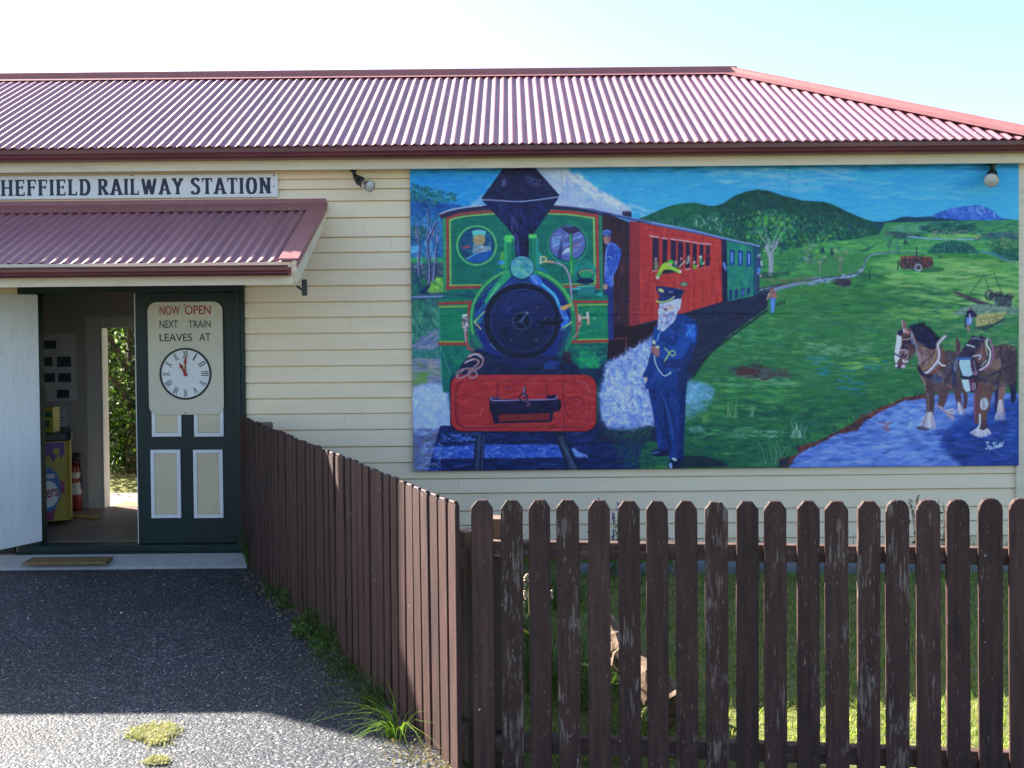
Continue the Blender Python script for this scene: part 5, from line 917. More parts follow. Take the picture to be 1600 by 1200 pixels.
def cap(name, a, b, side, wdt, rad, mat):
    """rolled cap along a-b with flanges lying on the two slopes"""
    a, b = Vector(a), Vector(b); m = MB(); d = (b - a).normalized()
    prof = []
    s1, s2 = side
    prof = [s1 * wdt + UP * .0, s1 * (rad * 1.5) + UP * .006]
    for j in range(9):
        t = math.pi * (1 - j / 8); u = (s1 - s2).normalized(); up = u.cross(d); up = up if up.z > 0 else -up
        prof.append(-u * rad * math.cos(t) * 1.0 + up * (rad * math.sin(t) + .008))
    prof += [s2 * (rad * 1.5) + UP * .006, s2 * wdt]
    prof = [s1 * wdt, s1 * rad * 1.4] + [(s1 * math.cos(math.pi * j / 8) * .5 + s2 * -math.cos(math.pi * j / 8) * .5).normalized() * 0 + ((s1 - s2).normalized() * rad * math.cos(math.pi * j / 8) + UP * rad * (.35 + math.sin(math.pi * j / 8))) for j in range(9)] + [s2 * rad * 1.4, s2 * wdt]
    n = len(prof); V = [a + p for p in prof] + [b + p for p in prof]
    m.add(V, [(i, i + 1, n + i + 1, n + i) for i in range(n - 1)])
    o = m.build(name, mat, RF, smooth=False); s = o.modifiers.new('thickness', 'SOLIDIFY'); s.thickness = .003; s.offset = 0; return o
dn_f = Vector((0, -1, -SL)).normalized(); dn_b = Vector((0, 1, -SL)).normalized(); dn_r = Vector((1, 0, -SL)).normalized()
lift = .016
cap('ridge_cap', (-9, RY, RZ0 + lift), (XRI + .06, RY, RZ0 + lift), (dn_f, dn_b), .145, .03, M['flash'])
hd = Vector((XC, EY, EZ)) - Vector((XRI, RY, RZ0)); hn = hd.normalized()
f1 = (dn_f - hn * dn_f.dot(hn)).normalized(); f2 = (dn_r - hn * dn_r.dot(hn)).normalized()
cap('hip_cap', (XRI, RY, RZ0 + lift), (XC + .02, EY - .02, EZ + lift), (f1, f2), .15, .028, M['flash'])
b = MB(); gt = at(640, 227, -.25).z; gb = at(640, 245.5, -.22).z
def gutter(b, x0, x1, y, zt, zb, d=.12):
    """square-fronted gutter hung on a fascia whose face is at y"""
    h = zt - zb
    pr = [(y, zt - .004), (y, zb), (y - d * .8, zb), (y - d * .95, zb + h * .22), (y - d * .9, zb + h * .36), (y - d, zb + h * .55), (y - d, zt - .006), (y - d - .008, zt - .002), (y - d - .006, zt + .006), (y - d + .006, zt + .004), (y - d + .008, zb + h * .6), (y - d * .82, zb + .012), (y - .006, zb + .012), (y - .004, zt - .004)]
    b.extr(pr, x0, x1)
gutter(b, -9, XC + .05, -.128, gt, gb); b.build('gutter', M['gutter'], B)
b = MB(); fz0 = at(640, 264, -.12).z; b.box(-9, XC + .0, -.127, -.1, fz0, gb + .06); b.build('fascia', M['fascia'], B, bevel=.003)
b = MB(); b.box(-9, XC - .05, -.099, .02, fz0 + .012, fz0 + .03); b.build('soffit', M['fascia'], B)
b = MB(); b.box(XC - .06, XC - .02, -.1, 4.1, fz0, gb + .06); b.build('fascia', M['fascia'], B)
SHADOW_STACK = MB(); SHADOW_STACK.slab([(-6.14, 2.7), (-5.74, 2.7), (-5.74, 3.9), (-5.58, 4.3), (-5.58, 5.4), (-6.10, 5.4), (-6.14, 5.1)], .1, .4); SHADOW_STACK.slab([(-6.72, 2.7), (-6.141, 2.7), (-6.141, 4.33), (-6.62, 4.3), (-6.72, 4.2)], .12, .38); SHADOW_STACK.build('added_shadow_stack', M['brick'], B)  # unseen stack, added and shaped to cast the extra shadow on fence and asphalt

# canopy over the door
CN = empty('canopy', (0, 0, 0)); CN.parent = B
CXR = at(509, 318, -.02).x; CD = -1.15; ct = at(509, 322, 0).z; cb = at(467, 408, CD).z
CSL = (ct - cb) / -CD; CN_N = Vector((0, -CSL, 1)).normalized()
corrugated('canopy_sheeting', XL, CXR - .09, lambda x: (x, CD, cb), lambda x: (x, -.01, ct), CN_N, CN, M['roof'], screws=(.12, .65))
b = MB(); n = Vector((0, -CSL, 1)).normalized()
b.extr([(-.005, ct + .06), (-.005, ct + .016), (-.14, ct - .14 * CSL + .014), (-.142, ct - .14 * CSL + .020), (-.02, ct + .024), (-.012, ct + .06)], XL, CXR); b.build('apron_flashing', M['flash'], CN)
b = MB()
def along(y): return ct + CSL * y
b.slab([(0, 0)], 0, 0) if False else None
def barge(x0, x1, off0, off1, name, mat, y0=-.004, y1=None):
    y1 = CD - .02 if y1 is None else y1
    m = MB(); m.extr([(y0, along(y0) + off0), (y1, along(y1) + off0), (y1, along(y1) + off1), (y0, along(y0) + off1)], x0, x1); return m.build(name, mat, CN, bevel=.002)
barge(CXR - .125, CXR + .012, .012, .028, 'barge_flashing', M['flash'])
m = MB(); m.extr([(-.004, along(0) + .011), (CD - .018, along(CD - .018) + .011), (CD - .018, along(CD) - .07), (CD + .02, along(CD) - .155), (-.004, along(0) - .14)], CXR - .03, CXR - .002); m.build('barge_board', M['fascia'], CN, bevel=.002)
m = MB(); m.extr([(-.002, along(0) + .02), (CD - .02, along(CD - .02) + .02), (CD - .02, along(CD - .02) - .03), (-.002, along(0) - .03)], CXR - .0015, CXR + .010); m.build('barge_flashing', M['flash'], CN)
b = MB(); cgt = at(467, 415, CD - .1).z; cgb = at(467, 429.5, CD - .1).z
gutter(b, XL, CXR - .045, CD + .0, cgt, cgb, .1); b.build('canopy_gutter', M['gutter'], CN)
b = MB(); cfz = at(467, 444.5, CD).z; b.box(XL, CXR - .031, CD + .001, CD + .026, cfz, cgt + .035); b.build('canopy_fascia', M['fascia'], CN, bevel=.002)
b = MB(); b.extr([(-.008, along(0) - .125), (CD + .03, along(CD) - .125), (CD + .03, along(CD) - .115), (-.008, along(0) - .115)], XL, CXR - .031); b.build('canopy_lining', M['cream'], CN)
b = MB(); bx = CXR - .06
ex = at(477, 440, CD + .12).x
b.box(ex - .022, ex + .012, CD + .1, CD + .13, cfz - .075, cfz + .04); b.tube([(ex - .06, CD + .11, cfz - .005), (ex, CD + .11, cfz - .05)], .008); b.build('bracket', M['dark'], CN, bevel=.003)

# door frame, sill, step
b = MB(); jl = at(62, 650, 0).x; jr = at(370, 650, .02).x; hz = at(214, 457.5, .02).z; sz = at(214, 850, 0).z
b.box(FL, jl, -.03, .1, .05, DZ); b.box(jr, FRX, -.03, .1, .05, DZ); b.box(jl + .001, jr - .001, -.029, .099, hz, DZ - .001)
b.box(jr + .022, jr + .05, -.042, -.031, .05, DZ - .05)
b.build('door_frame', M['green'], B, bevel=.004)
b = MB(); b.box(FL - .02, FRX + .02, -.06, .1, at(214, 862, -.05).z, sz + .0); b.box(FL - .05, FRX + .015, -.05, .05, .03, at(214, 862, -.05).z - .001); b.build('door_sill', M['green'], B, bevel=.006)
stz = .075; sf = onz(214, 886, .010).y
sx = at(386, 880, sf).x; b = MB(); b.extr([(sf, -.02), (sf, .010), (sf + .02, .016), (-.062, stz), (-.062, -.02)], -6.5, sx); b.build('doorstep', M['concrete'], B, bevel=.012)
b = MB(); b.box(-6.5, FL - .055, -.055, -.006, stz + .002, FLOOR + .02); b.build('shade_dark_plinth', M['dark'], B)  # near-black colour paints in the shade below the open leaf

# closed right leaf
DY = .012
RL = empty('door', (jr, DY, FLOOR)); RL.parent = B; RL['label'] = 'closed dark green door leaf with cream panels'
dl = at(214, 650, DY).x; dt = at(290, 458, DY).z; db = at(290, 848.5, DY).z
def rect(x0, y0, x1, y1, Y):
    a = at(x0, (y0 + y1) / 2, Y); c = at(x1, (y0 + y1) / 2, Y); return a.x, c.x, at((x0 + x1) / 2, y1, Y).z, at((x0 + x1) / 2, y0, Y).z
OFF = Vector((jr, DY, FLOOR))
def leafbox(m, x0, x1, y0, y1, z0, z1): m.box(x0 - OFF.x, x1 - OFF.x, y0 - OFF.y, y1 - OFF.y, z0 - OFF.z, z1 - OFF.z)
m = MB(); leafbox(m, dl, jr - .003, DY, DY + .04, db, dt); m.build('door_board', M['green'], RL, bevel=.003)
m = MB(); leafbox(m, dl - .006, dl - .0005, DY - .004, DY + .044, db, dt); m.build('door_edge', M['white'], RL)
for (x0, y0, x1, y1) in ((236.5, 702.5, 283, 809), (303, 702.5, 349, 809), (236.5, 482, 282.5, 682), (302.5, 482, 348.5, 682)):
    X0, X1, Z0, Z1 = rect(x0, y0, x1, y1, DY); m = MB(); tk = .03
    for bx in ((X0, X0 + tk, Z0, Z1), (X1 - tk, X1, Z0, Z1), (X0 + tk, X1 - tk, Z0, Z0 + tk), (X0 + tk, X1 - tk, Z1 - tk, Z1)): leafbox(m, bx[0], bx[1], DY - .012, DY - .001, bx[2], bx[3])
    fr = m.build('panel_moulding', M['white'], RL, bevel=.002)
    m = MB(); leafbox(m, X0 + tk + .001, X1 - tk - .001, DY - .009, DY - .0005, Z0 + tk + .001, Z1 - tk - .001)
    pn = m.build('panel', M['cream'], fr, bevel=.004)

# left leaf, swung right back against the wall
HX = at(64, 650, -.02).x
LLF = empty('door', (HX, -.035, FLOOR + .03)); LLF.parent = B; LLF['label'] = 'open white door leaf'
LLF.rotation_euler = (0, 0, R_(60))
hgt = at(64, 460.5, -.03).z - FLOOR - .03
m = MB(); m.box(-.79, 0, 0, .042, 0, hgt); m.build('door_board', M['doorwhite'], LLF, bevel=.004)
for z in (.2, hgt - .2): m = MB(); m.tube([(.004, .02, z - .05), (.004, .02, z + .05)], .009); m.build('hinge', M['dark'], LLF)
# ---------------------------------------------------------------- mural on six painted boards
def mural():
    img = paint_mural() / 255.0
    lin = np.where(img <= .04045, img / 12.92, ((img + .055) / 1.055) ** 2.4) * np.array(MURAL_GAIN)
    lin = np.clip(lin, .001, .85)
    src = [(641, 262.5), (1588.5, 255), (1595.5, 726.5), (645, 737.5)]; YM = -.034
    c = [at(px, py, YM) for px, py in src]
    x0 = (c[0].x + c[3].x) / 2; x1 = (c[1].x + c[2].x) / 2; z1 = (c[0].z + c[1].z) / 2; z0 = (c[2].z + c[3].z) / 2
    A = []; bb = []                                              # board (u, v) -> canvas homography from the four corners
    for (u, v), (px, py) in zip(((0, 0), (1, 0), (1, 1), (0, 1)), src):
        X, Y = px - CX0, py - CY0
        A += [[u, v, 1, 0, 0, 0, -u * X, -v * X], [0, 0, 0, u, v, 1, -u * Y, -v * Y]]; bb += [X, Y]
    h = np.append(np.linalg.solve(np.array(A, float), np.array(bb, float)), 1).reshape(3, 3)
    root = empty('mural', ((x0 + x1) / 2, YM, z0), 'long painted mural of a green steam train, station master and draught horses', 'mural')
    cols = [0, (877.5 - 641) / 947.5, (1231 - 641) / 947.5, 1]; rws = [0, (491 - 260) / 473.0, 1]
    m = NT('mural_paint'); at_ = m.n('ShaderNodeAttribute'); at_.attribute_name = 'paint'; m.l(at_.outputs['Color'], m.p.inputs['Base Color']); m.rough(.55, .3)
    m.bump(m.noise(m.coord((1, 1, 2.5)), 90, 4), .15, .003)
    back = M['trim']
    for i in range(3):
        for j in range(2):
            ua, ub = cols[i], cols[i + 1]; va, vb = rws[j], rws[j + 1]; g = .0004
            nx = max(2, int((ub - ua) * 980)); nz = max(2, int((vb - va) * 490))
            U, V = np.meshgrid(np.linspace(ua, ub, nx), np.linspace(va, vb, nz))
            w = h[2, 0] * U + h[2, 1] * V + 1; PX = np.clip((h[0, 0] * U + h[0, 1] * V + h[0, 2]) / w - .5, 0, CW - 1.01); PY = np.clip((h[1, 0] * U + h[1, 1] * V + h[1, 2]) / w - .5, 0, CH - 1.01)
            ix, iy = PX.astype(int), PY.astype(int); fx, fy = (PX - ix)[..., None], (PY - iy)[..., None]
            cc = (lin[iy, ix] * (1 - fx) + lin[iy, ix + 1] * fx) * (1 - fy) + (lin[iy + 1, ix] * (1 - fx) + lin[iy + 1, ix + 1] * fx) * fy
            xs = np.linspace(x0 + (x1 - x0) * ua + g, x0 + (x1 - x0) * ub - g, nx) - root.location.x; zs = np.linspace(z1 - (z1 - z0) * va - .0001, z1 - (z1 - z0) * vb + .0001, nz) - z0 + 0
            XX, ZZ = np.meshgrid(xs, zs); n = nx * nz
            yo = (.0002, .0010, .0004)[i] * (1 if j else -1) * (.3 if i == 0 else 1)
            co = np.stack([XX.ravel(), np.full(n, yo), ZZ.ravel()], 1)
            q = np.arange(n).reshape(nz, nx); fc = np.stack([q[1:, :-1].ravel(), q[1:, 1:].ravel(), q[:-1, 1:].ravel(), q[:-1, :-1].ravel()], 1)
            # back and edges of the board
            per = np.concatenate([q[0, :], q[1:, -1], q[-1, -2::-1], q[-2:0:-1, 0]]); k = len(per)
            bk = co[per] + np.array([0, .018, 0]); co2 = np.concatenate([co, bk]); r = np.arange(k)
            side = np.stack([per, np.roll(per, -1), n + np.roll(r, -1), n + r], 1)
            me = bpy.data.meshes.new('painted_board'); nf = len(fc) + k
            me.vertices.add(len(co2)); me.vertices.foreach_set('co', co2.astype(np.float32).ravel())
            li = np.concatenate([fc.ravel(), side.ravel(), n + r]).astype(np.int32)
            me.loops.add(len(li)); me.loops.foreach_set('vertex_index', li); me.polygons.add(nf + 1)
            st = np.concatenate([np.arange(nf) * 4, [nf * 4]]).astype(np.int32); me.polygons.foreach_set('loop_start', st)
            me.update(calc_edges=True)
            me.materials.append(m.m); me.materials.append(back)
            mi = np.concatenate([np.zeros(len(fc)), np.ones(k + 1)]).astype(np.int32); me.polygons.foreach_set('material_index', mi)
            ca = me.attributes.new('paint', 'FLOAT_COLOR', 'POINT'); full = np.ones((len(co2), 4), np.float32); full[:n, :3] = cc.reshape(-1, 3); ca.data.foreach_set('color', full.ravel())
            me.validate(); link(bpy.data.objects.new('painted_board', me), root)
MURAL_GAIN = (1.5, 1.44, 1.6)
mural()

# ---------------------------------------------------------------- lettering
FONT = {
 'H': (.62, [[(.12, 0), (.12, 1)], [(.5, 0), (.5, 1)], [(.12, .5), (.5, .5)]]),
 'E': (.5, [[(.12, 0), (.12, 1)], [(.1, .96), (.45, .96)], [(.1, .52), (.38, .52)], [(.1, .04), (.46, .04)]]),
 'F': (.47, [[(.12, 0), (.12, 1)], [(.1, .96), (.44, .96)], [(.1, .52), (.37, .52)]]),
 'I': (.24, [[(.12, 0), (.12, 1)]]),
 'L': (.48, [[(.12, 0), (.12, 1)], [(.1, .04), (.44, .04)]]),
 'N': (.62, [[(.12, 0), (.12, 1)], [(.5, 0), (.5, 1)], [(.12, .98), (.5, .03)]]),
 'T': (.52, [[(.26, 0), (.26, 1)], [(.02, .95), (.5, .95)]]),
 'A': (.62, [[(.1, 0), (.3, 1)], [(.54, 0), (.32, 1)], [(.16, .3), (.48, .3)]]),
 'W': (.86, [[(.1, 1), (.26, .02)], [(.44, .95), (.28, .02)], [(.44, .95), (.58, .02)], [(.78, 1), (.6, .02)]]),
 'Y': (.6, [[(.1, 1), (.3, .5)], [(.5, 1), (.32, .5)], [(.3, .52), (.3, 0)]]),
 'D': (.6, [[(.12, 0), (.12, 1)], [(.1, .96), (.3, .95), (.44, .8), (.49, .5), (.44, .2), (.3, .05), (.1, .04)]]),
 'R': (.58, [[(.12, 0), (.12, 1)], [(.1, .96), (.3, .95), (.42, .86), (.43, .7), (.36, .55), (.1, .5)], [(.27, .5), (.48, .02)]]),
 'S': (.5, [[(.42, .82), (.34, .95), (.22, .97), (.1, .88), (.1, .72), (.22, .58), (.36, .45), (.41, .28), (.36, .1), (.22, .03), (.1, .08), (.05, .2)]]),
 'O': (.62, [[(.31, .97), (.16, .87), (.1, .5), (.16, .13), (.31, .03), (.46, .13), (.52, .5), (.46, .87), (.31, .97)]]),
}
def glyph(mb, ch, x, z, h, wd, Y, cnt):
    w0, strokes = FONT[ch]; sx = wd / w0
    for si, st in enumerate(strokes):
        hor = len(st) == 2 and abs(st[0][1] - st[1][1]) < .05
        thin = hor or (ch == 'N' and si == 99) or (ch in 'AW' and si in (0,) and False)
        t = (.095 if hor else .195) * h
        p = [Vector((x + a * sx, 0, z + b * h)) for a, b in (smooth(st, False, 4) if len(st) > 2 else st)]
        n = len(p); lft, rgt = [], []
        for i in range(n):
            d = (p[min(i + 1, n - 1)] - p[max(i - 1, 0)]).normalized(); nn = Vector((-d.z, 0, d.x)); k = i / (n - 1)
            tw = t * (1 if n == 2 else .55 + .55 * abs(d.z)) * (1.0 if n > 2 or hor else 1.0)
            lft.append(p[i] + nn * tw / 2); rgt.append(p[i] - nn * tw / 2)
        Yk = Y - .0012 - .00015 * (cnt[0] % 7); cnt[0] += 1
        mb.slab([(v.x, v.z) for v in lft + rgt[::-1]], Yk, Y - .0002)
        if n == 2 and not hor and ch not in 'W':                # bracketed serifs at the feet of the stems
            for e in (0, 1):
                q = p[e]; s = .155 * h; dirn = 1 if e == 0 else -1; 
                if ch in 'AWY' and abs(q.z - z) > .04 * h and not (ch == 'Y' and e == 0 and si < 2): continue
                if ch in 'N' and si == 2: continue
                if ch == 'R' and si == 2 and e == 0: continue
                sd = 1 if q.z < z + .5 * h else -1
                mb.slab([(q.x - s, q.z), (q.x + s, q.z), (q.x + s * .95, q.z + sd * .05 * h), (q.x + t * .45, q.z + sd * .14 * h), (q.x - t * .45, q.z + sd * .14 * h), (q.x - s * .95, q.z + sd * .05 * h)], Yk - .0002, Y - .0002)
        if hor and ch in 'EFLT':
            for e in ((1,) if ch != 'T' else (0, 1)):
                q = p[e]; sd = -1 if q.z > z + .6 * h else (1 if q.z < z + .3 * h else 0)
                if sd == 0: zz = (q.z - .11 * h, q.z + .11 * h)
                else: zz = (q.z + sd * .2 * h, q.z - sd * .04 * h)
                mb.slab([(q.x - .03 * h, zz[0]), (q.x + .03 * h, zz[0]), (q.x + .035 * h, zz[1]), (q.x - .05 * h, zz[1])], Yk - .0003, Y - .0002)
def serif_text(name, text, spans, z0f, h, Y, mat, parent, off):
    mb = MB(); cnt = [0]
    for word, xa, xb, za in spans:
        nat = [FONT[c][0] for c in word]; tot = sum(nat) + .1 * (len(word) - 1); k = (xb - xa) / tot; x = xa
        for c, wn_ in zip(word, nat): glyph(mb, c, x, za, h, wn_ * k, Y, cnt); x += (wn_ + .1) * k
    mb.v = [(a - off.x, b - off.y, c - off.z) for a, b, c in mb.v]
    return mb.build(name, mat, parent)
def text(name, body, x0, x1, z0, z1, Y, mat, parent, off=Vector((0, 0, 0)), shear=0, rot=0, bold=0.0):
    cu = bpy.data.curves.new(name, 'FONT'); cu.body = body; cu.extrude = .01; cu.offset = bold; cu.space_word = 1.2; cu.shear = shear
    o = bpy.data.objects.new(name, cu); COL.objects.link(o); dg = bpy.context.evaluated_depsgraph_get(); dg.update()
    me = bpy.data.meshes.new_from_object(o.evaluated_get(dg)); bpy.data.objects.remove(o)
    co = np.array([v.co[:] for v in me.vertices]); mn, mx = co.min(0), co.max(0)
    u = (co - mn) / np.maximum(mx - mn, 1e-6); W, H = x1 - x0, z1 - z0
    lx = (u[:, 0] - .5) * W; lz = (u[:, 1] - .5) * H; cr, sr = math.cos(rot), math.sin(rot)
    X = (x0 + x1) / 2 + lx * cr - lz * sr; Z = (z0 + z1) / 2 + lx * sr + lz * cr; Yv = Y - .0002 - u[:, 2] * .0012
    for v, a, b, c in zip(me.vertices, X - off.x, Yv - off.y, Z - off.z): v.co = (a, b, c)
    me.materials.clear(); me.materials.append(mat); me.name = name
    return link(bpy.data.objects.new(name, me), parent)

# station name board
YS = -.03; a0 = at(434, 290, YS); st = at(434, 271, YS).z; sb = at(434, 307.5, YS).z; sx0 = at(-38, 290, YS).x
SG = empty('station_sign', ((sx0 + a0.x) / 2, YS, sb), 'long white name board with dark serif capitals under the eave', 'sign'); off = Vector(SG.location)
m = MB(); m.box(sx0 - off.x, a0.x - off.x, 0, .022, 0, st - sb); m.build('sign_board', M['white'], SG, bevel=.002)
hh = at(300, 278.5, YS).z - at(300, 303.5, YS).z
sp = []
for wd, xa, xb in (('SHEFFIELD', -17, 142.5), ('RAILWAY', 153, 286.5), ('STATION', 298.5, 423.5)):
    pa, pb = at(xa, 303, YS), at(xb, 302, YS); sp.append((wd, pa.x, pb.x, sb + .027))
serif_text('lettering', '', sp, 0, hh, YS, M['navy'], SG, off)
for px in (206, 428):
    for py in (274, 291):
        q = at(px, py, YS); m = MB(); m.tube([(q.x - off.x, -.003, q.z - off.z), (q.x - off.x, .001, q.z - off.z)], .006, 8); m.build('screw', M['dark'], SG)

# train time board with clock
YC = -.012; X0, X1, Z0, Z1 = rect(231.5, 471.5, 348.5, 648, YC)
CB = empty('clock_board', ((X0 + X1) / 2, YC, Z0), 'cream rounded board announcing the next train with a painted clock, on the closed door leaf', 'sign'); off = Vector(CB.location)
m = MB(); m.slab([(x, z) for x, z in rrect(X0 - off.x, 0, X1 - off.x, Z1 - Z0, .075)], 0, .012); m.build('board', M['signcream'], CB, bevel=.002)
def txt(s, xa, ya, xb, yb, mat, bold=.008):
    a, c = at(xa, yb, YC), at(xb, ya, YC); return text('lettering', s, a.x, c.x, a.z, c.z, YC, mat, CB, off, bold=bold)
txt('NOW', 249.5, 478, 281, 492, M['red']); txt('OPEN', 289, 477, 329, 491.5, M['red']); txt('NEXT', 249.5, 500.5, 278, 512.5, M['ink']); txt('TRAIN', 294.5, 500.5, 329, 512, M['ink']); txt('LEAVES', 249.5, 521, 300, 533.5, M['ink']); txt('AT', 311.5, 520.5, 329, 533, M['ink'])
cc = at(290, 584, YC); r1 = (at(330.7, 584, YC).x - at(249.3, 584, YC).x) / 2
def disc(mb, x, z, r, y0, y1, n=64, r0=0):
    if r0 == 0: mb.slab([(x + r * math.cos(2 * math.pi * i / n), z + r * math.sin(2 * math.pi * i / n)) for i in range(n)], y0, y1)
    else:
        v = []
        for i in range(n):
            c, s = math.cos(2 * math.pi * i / n), math.sin(2 * math.pi * i / n); v += [(x + r0 * c, y0, z + r0 * s), (x + r * c, y0, z + r * s), (x + r * c, y1, z + r * s), (x + r0 * c, y1, z + r0 * s)]
        f = []
        for i in range(n):
            a, b = 4 * i, 4 * ((i + 1) % n)
            for k in range(4): f.append((a + k, a + (k + 1) % 4, b + (k + 1) % 4, b + k))
        mb.add(v, f)
cx, cz = cc.x - off.x, cc.z - off.z
m = MB(); disc(m, cx, cz, r1 * .945, -.002, -.0003); CF = m.build('clock_face', M['white'], CB)
m = MB(); disc(m, cx, cz, r1, -.004, -.0002, r0=r1 * .92); m.build('clock_rim', M['black'], CF)
for i, s in enumerate(('XII', 'I', 'II', 'III', 'IV', 'V', 'VI', 'VII', 'VIII', 'IX', 'X', 'XI')):
    a = R_(90 - 30 * i); rr = r1 * .74; X = cx + rr * math.cos(a); Z = cz + rr * math.sin(a); wv = {1: .012, 2: .028, 3: .038, 4: .044}[len(s)] * .95
    if s in ('I',): wv = .012
    if s in ('V', 'X'): wv = .03
    text('numeral', s, X - wv / 2, X + wv / 2, Z - .03, Z + .03, -.002, M['ink'], CF, rot=a - R_(90), bold=.012)
def hand(ang, ln, wd, y):
    d = Vector((math.cos(ang), 0, math.sin(ang))); n = Vector((-d.z, 0, d.x)); c = Vector((cx, 0, cz))
    pts = [c - d * .02 - n * wd * .6, c + d * ln * .55 - n * wd * .45, c + d * ln * .6 - n * wd, c + d * ln, c + d * ln * .6 + n * wd, c + d * ln * .55 + n * wd * .45, c - d * .02 + n * wd * .6]
    m = MB(); m.slab([(p.x, p.z) for p in pts], y, y + .002); m.build('clock_hand', M['red'], CF)
hand(R_(118), .10, .017, -.008); hand(R_(89), .15, .012, -.0115)
m = MB(); disc(m, cx, cz, .013, -.014, -.003, 16); m.build('hub', M['red'], CF)
for px, py in ((288.5, 476), (290, 645.5)):
    q = at(px, py, YC); m = MB(); disc(m, q.x - off.x, q.z - off.z, .006, -.003, .0, 10); m.build('screw', M['dark'], CB)

# ---------------------------------------------------------------- floodlamps
def lamp(label, mount, elbow, base, face, r, name='floodlight'):
    root = empty(name, mount, label, 'lamp'); o = Vector(mount); mount, elbow, base, face = [Vector(p) - o for p in (mount, elbow, base, face)]
    m = MB(); m.tube([mount + Vector((0, 0, .01)), mount - Vector((0, 0, .012))], .03, 16); m.tube([mount, elbow + (mount - elbow) * .3], .016, 12); m.build('mount', M['dark'], root, smooth=True)
    bm = bmesh.new(); bmesh.ops.create_uvsphere(bm, u_segments=14, v_segments=10, radius=.022); me = bpy.data.meshes.new('swivel'); bm.to_mesh(me); bm.free(); me.materials.append(M['dark']); s = link(bpy.data.objects.new('swivel', me), root); s.location = elbow
    d = (face - base).normalized()
    m = MB(); m.tube([elbow, elbow.lerp(base, .25), base, base + d * .004], [.024, .03, .036, .036], 18); m.tube([elbow.lerp(base, .55), elbow.lerp(base, .6)], [.039, .039], 18); m.build('lamp_holder', M['dark'], root)
    m = MB(); n = 6; m.tube([base.lerp(face, i / n) for i in range(n + 1)], [.03 + (r - .03) * (i / n) ** .7 for i in range(n + 1)], 26, cap=False); bulb = m.build('bulb', M['chrome'], root, smooth=True)
    rot = d.to_track_quat('Z', 'Y').to_matrix(); vs = []; fs = []; k = 26; rows = 5
    for i in range(rows + 1):
        t = math.pi / 2 * i / rows * .62
        for j in range(k): vs.append(face + rot @ Vector((r * math.cos(2 * math.pi * j / k) * (1 - i / rows), r * math.sin(2 * math.pi * j / k) * (1 - i / rows), .018 * math.sin(math.pi / 2 * i / rows) + .001)))
    for i in range(rows):
        for j in range(k): fs.append((i * k + j, i * k + (j + 1) % k, (i + 1) * k + (j + 1) % k, (i + 1) * k + j))
    sheet('lens', vs, fs, M['glass'], bulb, True)
    m = MB(); m.tube([face - d * .004, face + d * .004], [r + .003] * 2, 26, cap=False); m.build('bulb_rim', M['dark'], bulb)
lamp('black floodlight aimed sideways beside the left edge of the mural', at(551, 265, -.075), at(556, 277, -.1), at(568, 287, -.19), at(578, 291, -.235), .045)
lamp('black floodlight facing outward in front of the mural sky at the right corner', at(1551, 256, -.075), at(1550.5, 266, -.1), at(1550, 275, -.14), at(1549, 282, -.235), .054)

# ---------------------------------------------------------------- things in the waiting room and on the step
def plane_at(px, py): return onz(px, py, FLOOR)
fy = .70; fx1 = at(106, 760, fy).x; fx0 = fx1 - .95; ft = at(90, 692, fy).z
M['yellow'] = paint('freezer_yellow', (.34, .27, .03), .4, .06, 4); M['purple'] = paint('freezer_purple', (.09, .035, .20), .4, .1); M['magenta'] = paint('freezer_magenta', (.25, .02, .10), .4, .1)
M['logo_blue'] = paint('freezer_blue', (.03, .12, .34), .4, .05); M['paper'] = paint('paper', (.5, .5, .5), .7, .04); M['photo'] = paint('dark_photograph', (.05, .06, .085), .4, .5, 14)
FZ = empty('ice_cream_freezer', (fx1 - .43, fy, FLOOR), 'yellow ice cream freezer with purple flower and blue badge inside the doorway', 'freezer', rz=R_(25)); off = Vector(FZ.location)
m = MB(); m.plate([(x, y) for x, y in rrect(fx0 - off.x, 0, fx1 - off.x, .62, .06)], .03, ft - off.z); m.build('cabinet', M['yellow'], FZ)
m = MB(); m.plate([(x, y) for x, y in rrect(fx0 - .015 - off.x, -.02, fx1 + .012 - off.x, .64, .07)], ft - off.z + .001, ft - off.z + .07); m.build('lid', M['dark'], FZ, bevel=.012)
m = MB(); pr = [(.0, .0)]
fl = [(-.42, -.002)]; zt = ft - off.z
pts = [(fx1 - off.x - .40, zt - .01), (fx1 - off.x - .06, zt - .01), (fx1 - off.x - .055, zt - .10), (fx1 - off.x - .085, zt - .16), (fx1 - off.x - .115, zt - .11), (fx1 - off.x - .15, zt - .19), (fx1 - off.x - .19, zt - .12), (fx1 - off.x - .25, zt - .2), (fx1 - off.x - .32, zt - .13), (fx1 - off.x - .4, zt - .17)]
m.slab(pts, -.003, -.0005); m.build('flower_print', M['purple'], FZ)
m = MB(); disc(m, fx1 - off.x - .125, zt - .09, .03, -.0045, -.0032, 14); m.build('flower_centre', M['yellow'], FZ)
m = MB(); m.slab([(fx1 - off.x - .09, zt - .35), (fx1 - off.x - .062, zt - .37), (fx1 - off.x - .062, zt - .48), (fx1 - off.x - .11, zt - .46), (fx1 - off.x - .16, .04), (fx1 - off.x - .27, .04), (fx1 - off.x - .2, zt - .45)], -.003, -.0005); m.build('ribbon_print', M['magenta'], FZ)
bc = at(74, 768, fy); bxc, bzc = bc.x - off.x - .02, bc.z - off.z
m = MB(); m.slab([(bxc + .105 * math.cos(t), bzc + .2 * math.sin(t)) for t in np.linspace(0, 2 * math.pi, 40, endpoint=False)], -.006, -.0035); BD = m.build('badge', M['logo_blue'], FZ)
